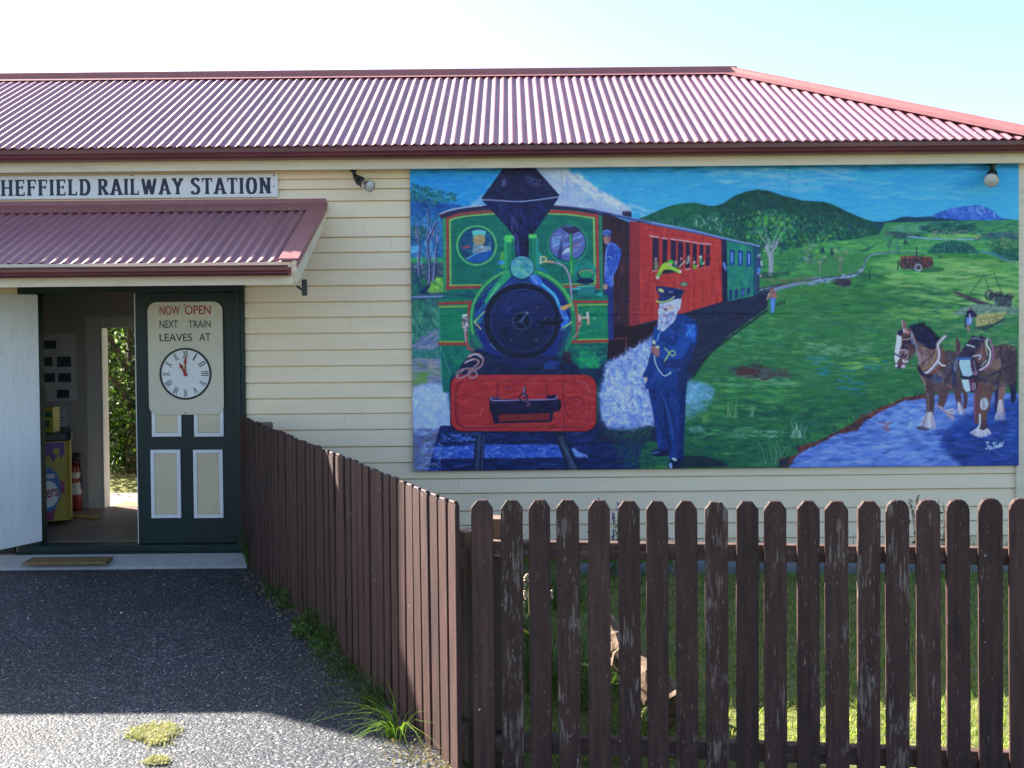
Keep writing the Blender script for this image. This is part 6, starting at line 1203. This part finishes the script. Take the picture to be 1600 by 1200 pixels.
m = MB(); m.slab([(bxc + .088 * math.cos(t), bzc - .04 + .12 * math.sin(t)) for t in np.linspace(0, 2 * math.pi, 40, endpoint=False)], -.0075, -.0062); m.build('badge_panel', M['white'], BD)
text('lettering', 'Peters', bxc - .115, bxc + .085, bzc - .075, bzc + .03, -.0078, M['red'], BD, shear=.2, rot=R_(8), bold=.02)
m = MB(); m.box(bxc - .05, bxc + .06, -.0075, -.0062, bzc + .1, bzc + .14); m.build('badge_label', M['paper'], BD)
y1 = fy + .2; X0, X1, Z0, Z1 = rect(48, 637, 83, 689, y1); cz0 = ft + .0705
CT = empty('cone_carton', ((X0 + X1) / 2, y1, cz0), 'small yellow and green carton standing on the freezer lid', 'box'); off = Vector(CT.location)
M['cartongreen'] = paint('carton_green', (.03, .10, .05), .6, .2)
m = MB(); m.box(X0 - off.x, X1 - off.x, 0, .14, 0, Z1 - cz0); m.build('carton', M['yellow'], CT, bevel=.003)
m = MB(); H = Z1 - cz0
m.box(X0 - off.x + .02, X1 - off.x - .012, -.002, -.0005, H * .62, H * .85); m.box(X0 - off.x + .02, X1 - off.x - .03, -.002, -.0005, H * .22, H * .5); m.build('carton_print', M['cartongreen'], CT)

ye = YB - .1; X0, X1, Z0, Z1 = rect(107.5, 722, 126.5, 795, ye); ex = (X0 + X1) / 2; r = (X1 - X0) / 2
M['extred'] = paint('extinguisher_red', (.19, .02, .015), .3, .08, 6, spec=.6)
EX = empty('fire_extinguisher', (ex, ye, FLOOR), 'red fire extinguisher with white labels against the rear wall', 'extinguisher'); h = Z1 - FLOOR
m = MB(); m.tube([(0, 0, z) for z in (.0, .012, h * .86, h * .93, h * .98, h)], [r * .92, r, r, r * .8, r * .45, r * .3], 22); m.build('cylinder', M['extred'], EX, smooth=True)
m = MB(); m.tube([(0, 0, h), (0, 0, h + .05)], .018, 10); m.box(-.012, .06, -.012, .012, h + .05, h + .065); m.box(-.012, .05, -.012, .012, h + .075, h + .09); m.build('valve_handle', M['dark'], EX)
m = MB(); m.tube([(.01, 0, h + .03), (.05, -.01, h + .02), (r + .012, -.01, h * .8), (r + .014, -.01, h * .45)], .008, 8); m.build('hose', M['black'], EX)
m = MB(); m.tube([(0, 0, h * .34), (0, 0, h * .58)], r + .0012, 22, cap=False); m.build('label_band', M['paper'], EX, smooth=True)
m = MB(); m.tube([(0, 0, h * .68), (0, 0, h * .8)], r + .0012, 22, cap=False); m.build('label_band', M['paper'], EX, smooth=True)

yp = YB - .012; X0, X1, Z0, Z1 = rect(36, 522, 119, 627, yp)
PB = empty('photo_display_board', ((X0 + X1) / 2, yp, Z0), 'pale display board of dark photographs on the rear wall', 'display board'); off = Vector(PB.location)
m = MB(); m.box(X0 - off.x, X1 - off.x, 0, .011, 0, Z1 - Z0); m.build('backing_board', M['paper'], PB)
for (a, b, c, d) in ((44, 532, 88, 545), (64, 558, 82, 572), (89, 557, 111, 573), (66, 583, 86, 597), (91, 583, 111, 597), (44, 609, 71, 622), (89, 609, 108, 622), (42, 558, 60, 572), (42, 583, 61, 597)):
    x0, x1, z0, z1 = rect(a, b, c, d, yp); m = MB(); m.box(x0 - off.x, x1 - off.x, -.003, -.0004, z0 - off.z, z1 - off.z); m.build('photograph', M['photo'], PB)
X0, X1, Z0, Z1 = rect(84, 634, 104, 684, yp); m = MB(); m.box(X0, X1, yp, yp + .008, Z0, Z1); o = m.build('paper_notice', M['paper'], None); tag(o, 'paper notice pinned below the display board of photographs', 'notice')
m = MB()
for i in range(9): z = Z1 - (Z1 - Z0) * (i + .7) / 10; m.box(X0 + .015, X1 - .015 - .03 * (i % 3), yp - .0015, yp - .0003, z - .004, z + .004)
m.build('printed_lines', M['ink'], o)
m = MB(); p, q = plane_at(96, 806), plane_at(152, 812); m.plate([(p.x, p.y), (q.x, q.y), (q.x + .01, q.y + .05), (p.x, p.y + .05)], FLOOR + .0015, FLOOR + .012); o = m.build('yellow_stick', M['yellow'], None); tag(o, 'thin yellow stick lying on the waiting room floor', 'stick')
def mat_(pxs_, z, label):
    P = [onz(a, b, z) for a, b in pxs_]; c = sum(P, Vector()) / 4; m = MB(); n = 14; rr = random.Random(5); ring = []
    for i in range(4):
        a, b = P[i], P[(i + 1) % 4]
        for k in range(n): t = k / n; q = a.lerp(b, t); ring.append((q.x - c.x + rr.uniform(-.004, .004), q.y - c.y + rr.uniform(-.004, .004)))
    m.plate(ring, .001, .016); o = m.build('door_mat', M['coir'], None, loc=c, bevel=.004); tag(o, label, 'door mat', 'coir door mats')
mat_(((34, 883), (166, 881.5), (186, 866), (64, 866.5)), .045, 'brown coir mat on the concrete step before the open doorway')
mat_(((176, 793), (222, 793), (226, 786), (196, 786)), .0, 'brown coir mat on the sunlit gravel behind the rear doorway')
# ---------------------------------------------------------------- picket fences
def picket_material():
    t = NT('brown_fence_paint'); v = t.coord((1, 1, .09), rnd=True); oi = t.n('ShaderNodeObjectInfo'); sc = t.n('ShaderNodeSeparateColor'); t.l(oi.outputs['Color'], sc.inputs[0])
    c = t.ramp(t.noise(v, 46, 6), [(.28, (.028, .0125, .0105)), (.5, (.049, .0225, .0185)), (.72, (.074, .0355, .0285))])
    c = t.mix(1.0, c, t.ramp(oi.outputs['Random'], [(0, .72), (1, 1.25)]), 'MULTIPLY')
    # silvered bare wood where the paint has flaked along the grain
    g = t.noise(t.coord((1, 1, .13), rnd=True), 80, 9, .66); big = t.noise(t.coord((1, 1, .45), rnd=True), 9, 4)
    s = t.math('ADD', t.math('MULTIPLY', g, .62), t.math('MULTIPLY', big, .42)); s = t.math('ADD', s, t.math('MULTIPLY', t.math('SUBTRACT', sc.outputs[0], .5), .22))
    k = t.ramp(s, [(.64, 0.0), (.675, 1.0)])
    bare = t.ramp(t.noise(t.coord((1, 1, .05), rnd=True), 90, 4), [(.3, (.10, .075, .06)), (.7, (.25, .205, .17))])
    c = t.mix(t.math('MULTIPLY', k, .75), c, bare)
    fk = t.ramp(t.noise(t.coord((1, 1, .16), rnd=True), 170, 4, .6), [(.64, 0.0), (.67, 1.0)]); fb = t.ramp(t.noise(t.coord((1, 1, .6), rnd=True), 14, 3), [(.45, 0.0), (.6, 1.0)]); c = t.mix(t.math('MULTIPLY', t.math('MULTIPLY', fk, fb), t.math('ADD', .25, t.math('MULTIPLY', sc.outputs[0], .7))), c, (.32, .25, .19))
    sp = t.ramp(t.noise(t.coord((1, 1, .35), rnd=True), 60, 3, .6), [(.73, 0.0), (.75, 1.0)]); c = t.mix(t.math('MULTIPLY', sp, .8), c, (.5, .47, .44))
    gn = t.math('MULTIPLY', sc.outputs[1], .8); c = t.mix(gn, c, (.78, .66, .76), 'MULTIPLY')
    t.col(c); t.rough(.62, .35)
    t.bump(t.math('SUBTRACT', t.noise(t.coord((1, 1, .06), rnd=True), 120, 6, .6), t.math('MULTIPLY', k, .6)), .55, .004); return t.m
M['picket'] = picket_material(); M['rail'] = paint('brown_rail_wood', (.075, .04, .032), .7, .3, 14, (.2, 1, 1), ((.3, .24, .2), .45), bump=.3)
M['post'] = paint('bare_post_wood', (.17, .12, .085), .75, .3, 12, (1, 1, .15), bump=.3)
def picket_mesh(wd, ht, th, kind, seed):
    r = random.Random(seed); e = lambda: r.uniform(-.0011, .0011); h = wd / 2; L = []
    zs = [0, .15, .3, .45, .6, .75, .9]
    lft = [(-h + e(), z * ht) for z in zs]; rgt = [(h + e(), z * ht) for z in zs]
    if kind == 'cham': top = [(h, ht - .035 + e() * 3), (h - .024 + e() * 2, ht + e()), (-h + .025 + e() * 2, ht + e()), (-h, ht - .034 + e() * 3)]
    elif kind == 'round': top = [(h, ht - .045), (h - .005, ht - .022), (h - .018, ht - .005), (h - .034, ht + e()), (-h + .034, ht + e()), (-h + .018, ht - .006), (-h + .005, ht - .024), (-h, ht - .046)]
    else: top = [(h, ht - .016), (h - .016, ht + e()), (-h + .016, ht + e()), (-h, ht - .016)]
    poly = rgt + top + lft[::-1]; m = MB(); m.slab(poly, 0, th)
    me = bpy.data.meshes.new('picket'); me.from_pydata(m.v, [], m.f); me.materials.append(M['picket'])
    bm = bmesh.new(); bm.from_mesh(me); bmesh.ops.recalc_face_normals(bm, faces=bm.faces); ed = [x for x in bm.edges if len(x.link_faces) == 2 and x.calc_face_angle(0) > 1]
    bmesh.ops.bevel(bm, geom=ed, offset=.0028, segments=1, affect='EDGES'); bm.to_mesh(me); bm.free()
    if kind != 'side':                                           # galvanised nail heads where the rails run
        nm = MB(); vv = [v.co[:] for v in me.vertices]; ff = [tuple(p.vertices) for p in me.polygons]
        for z in (.06, .905):
            for s_ in (-1, 1):
                x = s_ * wd * .24 + e() * 4; zz = z + e() * 6; nm.tube([(x, .001, zz), (x, -.0012, zz)], .0034, 8)
        n0 = len(vv); nf = len(ff); me2 = bpy.data.meshes.new('picket'); me2.from_pydata(vv + nm.v, [], ff + [tuple(i + n0 for i in f) for f in nm.f]); me2.materials.append(M['picket']); me2.materials.append(M['rust'])
        me2.polygons.foreach_set('material_index', [0] * nf + [1] * len(nm.f)); me2.update(); bm = bmesh.new(); bm.from_mesh(me2); bmesh.ops.recalc_face_normals(bm, faces=bm.faces); bm.to_mesh(me2); bm.free(); return me2
    return me
M['rust'] = paint('rusty_nail', (.07, .045, .035), .6, .3, 90, metal=.4)
def fence(name, label, P0, P1): 
    d = (P1 - P0); rz = math.atan2(d.y, d.x); root = empty(name, (P0.x, P0.y, 0), label, 'fence', rz=rz); return root, d.length, rz
# front fence
FR, LF, rzf = fence('picket_fence', 'brown weathered picket fence with gaps along the front of the lawn', FP0, FPR)
dF = (FPR - FP0).normalized(); nF = Vector((-dF.y, dF.x, 0))
def along_front(px, py):
    d = ray(px, py); t = (FP0 - CAM).dot(nF) / d.dot(nF); q = CAM + d * t; return (q - FP0).dot(dF), q.z
centres = [752.5, 797.5, 842, 887.5, 934.5, 981.5, 1026, 1072, 1119, 1166.5, 1211, 1262, 1308, 1356.5, 1402.5, 1451.5, 1499.5, 1549.5, 1598, 1647, 1697]
widths = [34.5, 35, 34, 36, 35.5, 35.5, 35, 35.5, 36.5, 35.5, 36, 36, 37, 36.5, 37.5, 38, 37.5, 38.5, 38, 38, 38]
tops = [782, 781.5, 781.5, 781.5, 782, 782.5, 783.5, 783, 784, 783.5, 783.5, 783, 783, 783, 782, 781, 781.5, 779.5, 779.5, 780, 780]
wear = [.42, .95, .62, .85, .38, .9, .55, .6, .98, .3, .78, .66, .8, .95, 1.0, .7, .6, .5, .35, .4, .4]
for i, (cx_, w_, tp) in enumerate(zip(centres, widths, tops)):
    u, z = along_front(cx_, tp); u2, _ = along_front(cx_ + w_, tp); me = picket_mesh((u2 - u) * .985, z, .021, 'round' if i >= 14 else 'cham', i)
    o = link(bpy.data.objects.new('picket', me), FR); o.location = (u, random.uniform(-.002, .002), 0); o.rotation_euler = (R_(random.uniform(-.25, .25)), R_(random.uniform(-.25, .25)), R_(random.uniform(-.8, .8))); o.color = (wear[i] * .9, 0, 0, 1)
_, rt = along_front(1000, 851); _, rb = along_front(1000, 877); _, lt = along_front(1000, 1160); _, lb = along_front(1000, 1188)
for z0, z1 in ((rb, rt), (lb, lt)): m = MB(); m.box(.06, LF, .027, .072, z0, z1); m.build('rail', M['rail'], FR, bevel=.004)
u, z = along_front(772, 816)
for uu in (u, 2.45): m = MB(); m.box(uu - .028, uu + .05, .075, .165, -.05, z); m.build('post', M['post'], FR, bevel=.004)
# side fence
SF, LS, rzs = fence('picket_fence', 'close boarded brown picket fence running from the door to the front corner', FP0, FPW)
z0 = at(720, 783, FP0.y).z; z1 = at(386, 649.5, 0).z
meshes = [picket_mesh(.084, 1.0, .021, 'side', 100 + k) for k in range(6)]
n = int(LS / .103)
for i in range(n):
    u = .03 + i * (LS - .06) / (n - 1); tp = z0 + (z1 - z0) * u / LS + random.uniform(-.006, .006)
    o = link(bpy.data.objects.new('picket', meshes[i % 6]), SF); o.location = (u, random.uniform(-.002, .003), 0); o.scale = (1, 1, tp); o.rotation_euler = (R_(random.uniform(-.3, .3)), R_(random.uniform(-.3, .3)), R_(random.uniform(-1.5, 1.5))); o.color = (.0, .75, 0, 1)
for z in (.12, .86): m = MB(); m.box(.03, LS - .03, -.052, -.006, z, z + .075); m.build('rail', M['rail'], SF, bevel=.004)
pz = at(436, 664, -.5).z
for u in (.12, 2.0, LS - .35):
    m = MB(); m.box(u - .045, u + .045, -.15, -.056, -.05, (pz if u > 3 else 1.0)); m.build('post', M['post'], SF, bevel=.004)

# ---------------------------------------------------------------- grass and plants
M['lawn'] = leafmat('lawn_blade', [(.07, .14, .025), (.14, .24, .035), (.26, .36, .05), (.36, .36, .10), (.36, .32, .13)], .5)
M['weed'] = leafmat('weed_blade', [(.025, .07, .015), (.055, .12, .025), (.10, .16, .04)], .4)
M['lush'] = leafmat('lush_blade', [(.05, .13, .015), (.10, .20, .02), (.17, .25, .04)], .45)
M['moss'] = leafmat('ground_weed', [(.18, .21, .09), (.32, .32, .17), (.46, .41, .28)], .3)
M['straw'] = leafmat('dead_stalk', [(.16, .12, .06), (.30, .24, .13)], .2)
M['leaf'] = leafmat('tree_leaf', [(.010, .028, .009), (.018, .045, .012), (.035, .07, .015), (.08, .12, .025)], .33)
M['bark'] = paint('bark', (.06, .048, .036), .9, .35, 8, (1, 1, .3), bump=.4)
M['flower'] = paint('mauve_flower', (.22, .14, .30), .7, .2, 30)
M['log'] = paint('weathered_log', (.13, .085, .055), .9, .45, 16, (.5, 2, 2), ((.05, .035, .025), .8), bump=.8)
class Blades:
    def __init__(s): s.v = []; s.f = []
    def blade(s, p, h, w, lean, az, segs=2, droop=0.0):
        b = len(s.v); c, d = math.cos(az), math.sin(az); wa = az + math.pi / 2; wx, wy = math.cos(wa) * w / 2, math.sin(wa) * w / 2
        for i in range(segs + 1):
            t = i / segs; r = lean * t * t * h + droop * t ** 3 * h; z = h * (t - .35 * lean * t * t - droop * .75 * t ** 3)
            k = 1 - t * .92
            if i < segs: s.v += [(p[0] + c * r - wx * k, p[1] + d * r - wy * k, p[2] + z), (p[0] + c * r + wx * k, p[1] + d * r + wy * k, p[2] + z)]
            else: s.v.append((p[0] + c * r, p[1] + d * r, p[2] + z))
        for i in range(segs - 1): s.f.append((b + 2 * i, b + 2 * i + 1, b + 2 * i + 3, b + 2 * i + 2))
        s.f.append((b + 2 * segs - 2, b + 2 * segs - 1, b + 2 * segs))
    def leaf(s, p, L, W, rnd):
        b = len(s.v); m = Euler((rnd.uniform(0, 6.28), rnd.uniform(0, 6.28), rnd.uniform(0, 6.28))).to_matrix()
        for q in ((0, -L / 2, 0), (W / 2, 0, L * .08), (0, L / 2, 0), (-W / 2, 0, L * .08)): s.v.append(tuple(Vector(p) + m @ Vector(q)))
        s.f.append((b, b + 1, b + 2, b + 3))
    def build(s, name, mat, parent=None, loc=(0, 0, 0)): o = sheet(name, s.v, s.f, mat, parent); o.location = loc; return o
rg = random.Random(11); bl = Blades(); cnt = 0
def fence_x(y): return FP0.x + (y - FP0.y) / (FPW.y - FP0.y) * (FPW.x - FP0.x)
while cnt < 24000:
    y = FP0.y + .08 + (-.62 - FP0.y) * rg.random() ** 1.15; x = fence_x(y) + .1 + rg.random() * 7.2
    if x > 2.6 + (y - FP0.y) * .65: continue
    cnt += 1; k = .5 + .5 * math.sin(x * 2.1 + 1.3 * math.sin(y * 1.7)) ; h = rg.uniform(.025, .06) + .04 * rg.random() ** 4
    bl.blade((x, y, -.008), h, rg.uniform(.004, .008), rg.uniform(.2, 1.3), rg.uniform(0, 6.28))
for _ in range(2600):
    x = rg.uniform(FPW.x + .3, 4.4); y = -.04 - abs(rg.gauss(0, .12)); k = .35 + .65 * (math.sin(x * 3.1) * math.sin(x * 1.27 + 1) > -.1) * rg.random()
    bl.blade((x, y, -.008), .30 * k * rg.uniform(.4, 1.0), rg.uniform(.005, .010), rg.uniform(.1, .9), rg.uniform(0, 6.28), 3)
tag(bl.build('lawn_grass', M['lawn']), 'short patchy lawn grass behind the pickets', 'grass', kind='stuff')
# fallen litter along the foot of the side fence
dS = (FPW - FP0).normalized(); nS = Vector((-dS.y, dS.x, 0))           # nS points to the asphalt side
if nS.x > 0: nS = -nS
bl = Blades(); rg = random.Random(5)
for _ in range(900):
    u = rg.random() ** 2.2 * LS * .9; q = FP0 + dS * u + nS * (.03 + abs(rg.gauss(0, .09)) * (1 if u > .4 else 1.4))
    bl.leaf((q.x, q.y, .006 + rg.random() * .012), rg.uniform(.012, .034), rg.uniform(.004, .012), rg)
tag(bl.build('leaf_litter', M['straw']), 'dry leaf litter along the foot of the side fence', 'leaf litter', kind='stuff')
def clump(name, loc, label, cat, mat, n, h, spread, w=(.004, .009), lean=(.3, 1.1), droop=(0, .4), seed=0, group=None, bias=None):
    r = random.Random(seed); b = Blades()
    for _ in range(n):
        a = r.uniform(0, 6.28) if bias is None else r.gauss(bias, 1.0); d = spread * r.random() ** .7; hh = h * r.uniform(.45, 1.1); a2 = a + r.gauss(0, .6)
        b.blade((d * math.cos(a), d * math.sin(a), 0), hh, r.uniform(*w), r.uniform(*lean), a2, 4, r.uniform(*droop))
    o = b.build(name, mat, None, loc); return tag(o, label, cat, group)
def foot(px, py): return onz(px, py, 0)
GG = 'weed tufts along the foot of the side fence'
lft_ = math.pi * 1.05
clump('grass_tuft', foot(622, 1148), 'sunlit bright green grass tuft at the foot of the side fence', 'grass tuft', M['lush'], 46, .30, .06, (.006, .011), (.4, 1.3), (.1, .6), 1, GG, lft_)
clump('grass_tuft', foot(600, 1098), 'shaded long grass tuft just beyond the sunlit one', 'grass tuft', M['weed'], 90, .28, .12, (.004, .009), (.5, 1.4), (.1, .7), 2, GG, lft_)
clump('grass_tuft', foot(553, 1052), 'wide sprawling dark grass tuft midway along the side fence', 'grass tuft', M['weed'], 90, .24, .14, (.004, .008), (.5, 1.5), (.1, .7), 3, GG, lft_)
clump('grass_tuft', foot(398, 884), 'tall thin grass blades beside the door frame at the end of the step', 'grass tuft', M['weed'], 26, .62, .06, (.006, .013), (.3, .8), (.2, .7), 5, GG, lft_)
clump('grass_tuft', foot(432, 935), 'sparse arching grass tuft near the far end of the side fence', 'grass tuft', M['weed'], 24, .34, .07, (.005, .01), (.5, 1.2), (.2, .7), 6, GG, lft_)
def leafy(name, loc, label, cat, mat, n, rx, ry, hh, size, seed, group=None):
    r = random.Random(seed); b = Blades()
    for _ in range(n):
        a = r.uniform(0, 6.28); d = r.random() ** .6; z = hh * r.random() * (1.05 - d * .7); L = r.uniform(*size)
        b.leaf((rx * d * math.cos(a), ry * d * math.sin(a), z + .004), L, L * .6, r)
    for _ in range(n // 12):
        a = r.uniform(0, 6.28); d = r.random() * .8; b.blade((rx * d * math.cos(a), ry * d * math.sin(a), 0), hh * r.uniform(.8, 1.8), .005, r.uniform(.3, 1), r.uniform(0, 6.28), 3)
    o = b.build(name, mat, None, loc); return tag(o, label, cat, group)
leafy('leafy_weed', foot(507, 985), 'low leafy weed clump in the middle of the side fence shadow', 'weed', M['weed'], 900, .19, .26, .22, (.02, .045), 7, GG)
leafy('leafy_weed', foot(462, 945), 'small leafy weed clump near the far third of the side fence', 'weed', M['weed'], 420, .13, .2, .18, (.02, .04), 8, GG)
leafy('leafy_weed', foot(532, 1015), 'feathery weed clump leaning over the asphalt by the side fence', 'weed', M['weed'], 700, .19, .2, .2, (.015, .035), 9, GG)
def mossy(px, py, rx, ry, label, seed, n):
    r = random.Random(seed); b = Blades(); kk = [r.uniform(.65, 1.2) for _ in range(9)]
    for _ in range(n):
        a = r.uniform(0, 6.28); d = r.random() ** .55 * kk[int(a / 6.2832 * 9) % 9]; d *= 1.45 if r.random() < .12 else 1.0; p = (rx * d * math.cos(a), ry * d * math.sin(a), .002)
        b.blade(p, r.uniform(.008, .03), r.uniform(.003, .006), r.uniform(.3, 1.4), r.uniform(0, 6.28), 2)
        if r.random() < .5: L = r.uniform(.008, .018); b.leaf((p[0], p[1], .006 + r.random() * .012), L, L * .6, r)
    tag(b.build('weed_patch', M['moss'], None, foot(px, py)), label, 'weed patch', 'flat weed patches in the asphalt')
mossy(240, 1148, .125, .12, 'larger yellow green weed patch growing through the sunlit asphalt', 3, 2600)
mossy(244, 1190, .055, .04, 'smaller weed patch on the asphalt nearest the bottom edge of the picture', 4, 600)
# loose stones on the asphalt
rg = random.Random(9)
m = MB()
for _ in range(1400):
    x, y = rg.uniform(-5.5, .4), rg.uniform(-5.0, -.5)
    if x > fence_x(y) - .03: continue
    s = rg.uniform(.0025, .006) * (1 + (rg.random() > .985) * 1.0); a = rg.uniform(0, 6.28)
    q = [(x + s * math.cos(a + k * 1.5708) * rg.uniform(.7, 1.2), y + s * math.sin(a + k * 1.5708) * rg.uniform(.7, 1.2)) for k in range(4)]
    b0 = [(u, v_, .001) for u, v_ in q]; t0 = [(x + (u - x) * .6, y + (v_ - y) * .6, s * .9) for u, v_ in q]
    m.add(b0 + t0, [(4, 5, 6, 7)] + [(k, (k + 1) % 4, 4 + (k + 1) % 4, 4 + k) for k in range(4)])
o = m.build('loose_stones', paint('pale_stone', (.42, .40, .37), .8, .3, 40)); tag(o, 'pale loose stone chips scattered over the asphalt', 'stones', kind='stuff')

# edging strip, log and plants behind the pickets
e0, e1 = onz(905, 893, 0), onz(1640, 887, 0)
m = MB(); rg = random.Random(2); x = e0.x
while x < e1.x + 1.0:
    L = rg.uniform(.5, .9); m.box(x, x + L - .012, e0.y - .10 + rg.uniform(-.01, .01), e0.y + .08, -.02, .055 + rg.uniform(-.008, .008)); x += L
M['edging'] = paint('grey_edging', (.15, .16, .18), .9, .2, 9, dirt=((.12, .12, .10), .6), bump=.4)
o = m.build('garden_edging', M['edging'], None, bevel=.012); tag(o, 'low grey concrete garden edging strip below the mural wall', 'edging')
a = onz(952, 1064, .05); b_ = onz(1062, 1126, .03); a.z = .28; b_.z = .05
rg = random.Random(8); m = MB(); pts = []; rad = []
for i in range(15):
    t = i / 14; p = a.lerp(b_, t * 1.12 - .12) + Vector((rg.gauss(0, .008), rg.gauss(0, .01), rg.gauss(0, .008))); pts.append(p - a); rad.append(.07 + .02 * t + rg.gauss(0, .005))
m.tube(pts, rad, 18); m.v = [(x + rg.gauss(0, .004), y + rg.gauss(0, .004), z + rg.gauss(0, .005)) for x, y, z in m.v]; o = m.build('log', M['log'], None, loc=a); tag(o, 'weathered log end propped in the grass behind the front fence', 'log')
def stalks(name, loc, label, cat, n, h, spread, seed, head=None, leafm='weed', leaves=6):
    r = random.Random(seed); root = empty(name, loc, label, cat, 'plants growing behind the front pickets'); m = MB(); b = Blades(); hd = MB()
    for _ in range(n):
        x, y = r.gauss(0, spread), r.gauss(0, spread); hh = h * r.uniform(.6, 1.05); tip = Vector((x + r.gauss(0, .06), y + r.gauss(0, .04), hh)); p0 = Vector((x, y, 0)); mid = p0.lerp(tip, .5) + Vector((r.gauss(0, .012), 0, 0))
        m.tube([p0, mid, tip], [.004, .003, .002], 5)
        for _ in range(leaves):
            t = r.uniform(.1, .85); q = p0.lerp(tip, t); L = r.uniform(.03, .07); b.leaf((q.x + r.gauss(0, .02), q.y + r.gauss(0, .02), q.z), L, L * .35, r)
        if head:
            for k in range(6): q = tip + Vector((r.gauss(0, .006), r.gauss(0, .006), -.012 * k)); hd.tube([q, q + Vector((0, 0, .012))], [.009, .004], 6)
    m.build('stem', M['straw'] if head != 'flower' else M['weed'], root)
    if leaves: b.build('foliage', M[leafm], root)
    if head: hd.build('flower_head', M[head], root)
    return root
def gp(px, py): q = onz(px, py, 0); q.z = -.006; return q
stalks('lavender_bush', gp(957, 902), 'lavender clump with mauve heads against the wall behind the fifth and sixth pickets', 'plant', 16, .56, .06, 1, 'flower', leaves=9)
stalks('tall_weed', gp(1012, 897), 'thin tall weeds by the wall just right of the lavender', 'plant', 8, .42, .07, 2)
stalks('seeding_weed', gp(1443, 893), 'seeding weed with small dark heads rising above the fifth picket from the right edge', 'plant', 7, .6, .05, 3, 'straw')
stalks('tall_weed', gp(1478, 893), 'leafy upright weed beside the seeding weed', 'plant', 6, .55, .04, 4)
stalks('tall_weed', gp(1195, 893), 'short weeds at the wall base left of the middle of the mural', 'plant', 9, .32, .09, 5)
stalks('tall_weed', gp(1332, 893), 'short weeds at the wall base between the middle and right pickets', 'plant', 8, .3, .09, 6)
M['cob'] = paint('dry_seed_head', (.42, .33, .2), .8, .3, 30); M['yel'] = paint('yellow_petal', (.6, .38, .02), .6, .1)
q = gp(826, 1075); dp = stalks('dry_seed_plant', q, 'dry plant with pale seed heads behind the second and third front pickets', 'plant', 5, .5, .03, 7, None, leaves=7)
hd = MB(); rg = random.Random(3)
for px, py in ((822, 902), (818, 912), (823, 928), (817, 946), (861, 928), (857, 936)):
    c = at(px, py, q.y) - q
    for k in range(4): hd.tube([c + Vector((rg.gauss(0, .006), 0, -.008 * k)), c + Vector((rg.gauss(0, .008), 0, -.008 * k + .018))], [.011, .006], 7)
hd.build('seed_head', M['cob'], dp); c = at(820, 987, q.y) - q; hd = MB(); hd.tube([c - Vector((.022, 0, -.012)), c, c + Vector((.022, 0, -.01))], [.004, .011, .004], 8); hd.build('petal', M['yel'], dp)
def tall(px, py, h, n, label, seed): clump('long_grass', gp(px, py), label, 'grass tuft', M['weed'], n, h, .22, (.006, .013), (.2, .9), (.1, .5), seed, 'plants growing behind the front pickets')
tall(782, 1010, .5, 150, 'rank long grass in the corner behind the first front picket', 21)
tall(850, 1060, .42, 150, 'rank long grass around the dry seed heads', 22)
tall(905, 1085, .40, 150, 'rank long grass left of the log', 23)
tall(985, 1150, .22, 90, 'rank long grass in front of the log', 24)
tall(770, 905, .6, 90, 'tall grass at the wall end of the fence corner', 25)
tall(880, 940, .3, 120, 'long grass left of the edging strip', 26)

# ---------------------------------------------------------------- behind the station: trees seen through the rear door
def tree(name, loc, label, h, rx, zc, n, seed, size=(.07, .14), tr=.16):
    r = random.Random(seed); root = empty(name, loc, label, 'tree', 'trees behind the station'); m = MB()
    m.tube([(0, 0, -.05), (.03, 0, h * .25), (-.02, .03, h * .55), (.03, 0, h * .85)], [tr, tr * .8, tr * .5, tr * .15], 12)
    for k in range(9):
        a = r.uniform(0, 6.28); z = h * r.uniform(.2, .7); e = Vector((rx * .75 * math.cos(a), rx * .75 * math.sin(a), z + h * r.uniform(.05, .25))); m.tube([(0, 0, z), e * .5 + Vector((0, 0, z * .5 + .05)), e], [tr * .4, tr * .25, .015], 7)
    m.build('trunk', M['bark'], root, smooth=True); b = Blades(); hub = [(r.uniform(0, 6.28), r.random() ** .5, r.uniform(-1, 1)) for _ in range(46)]
    for _ in range(n):
        a, d, zz = hub[r.randrange(46)]; k = math.sqrt(max(0, 1 - zz * zz)) * rx * d; s = rx * .2
        b.leaf((k * math.cos(a) + r.gauss(0, s), k * math.sin(a) + r.gauss(0, s), min(h, max(.12, zc + zz * (h - zc) + r.gauss(0, s)))), r.uniform(*size), r.uniform(*size) * .6, r)
    b.build('crown', M['leaf'], root); return root
def behind(px, Y): q = at(px, 640, Y); return (q.x, Y, -.016)
tree('garden_tree', behind(209, 5.2), 'leafy tree with a dark trunk framed by the rear doorway', 4.0, 1.45, 2.2, 12000, 1, (.05, .11), .13)
tree('garden_tree', behind(168, 8.2), 'second leafy tree farther behind the first, seen through the rear doorway', 4.6, 2.3, 2.3, 12000, 2, (.07, .15), .17)
def bush(px, Y, h, rx, label, seed, n):
    r = random.Random(seed); b = Blades()
    for _ in range(n):
        a = r.uniform(0, 6.28); t = r.random(); d = r.random() ** .5 * rx * math.sin(math.pi * (.15 + .8 * t)); b.leaf((d * math.cos(a), d * math.sin(a), t * h), r.uniform(.05, .11), r.uniform(.03, .07), r)
    tag(b.build('bush', M['lush'], None, behind(px, Y)), label, 'bush', 'bushes behind the station')
bush(175, 5.9, 1.1, .8, 'low light green bush left of the tree trunk beyond the rear doorway', 3, 2600)
bush(205, 11.5, 2.4, 3.4, 'broad bush filling the background behind both trees', 4, 5000)
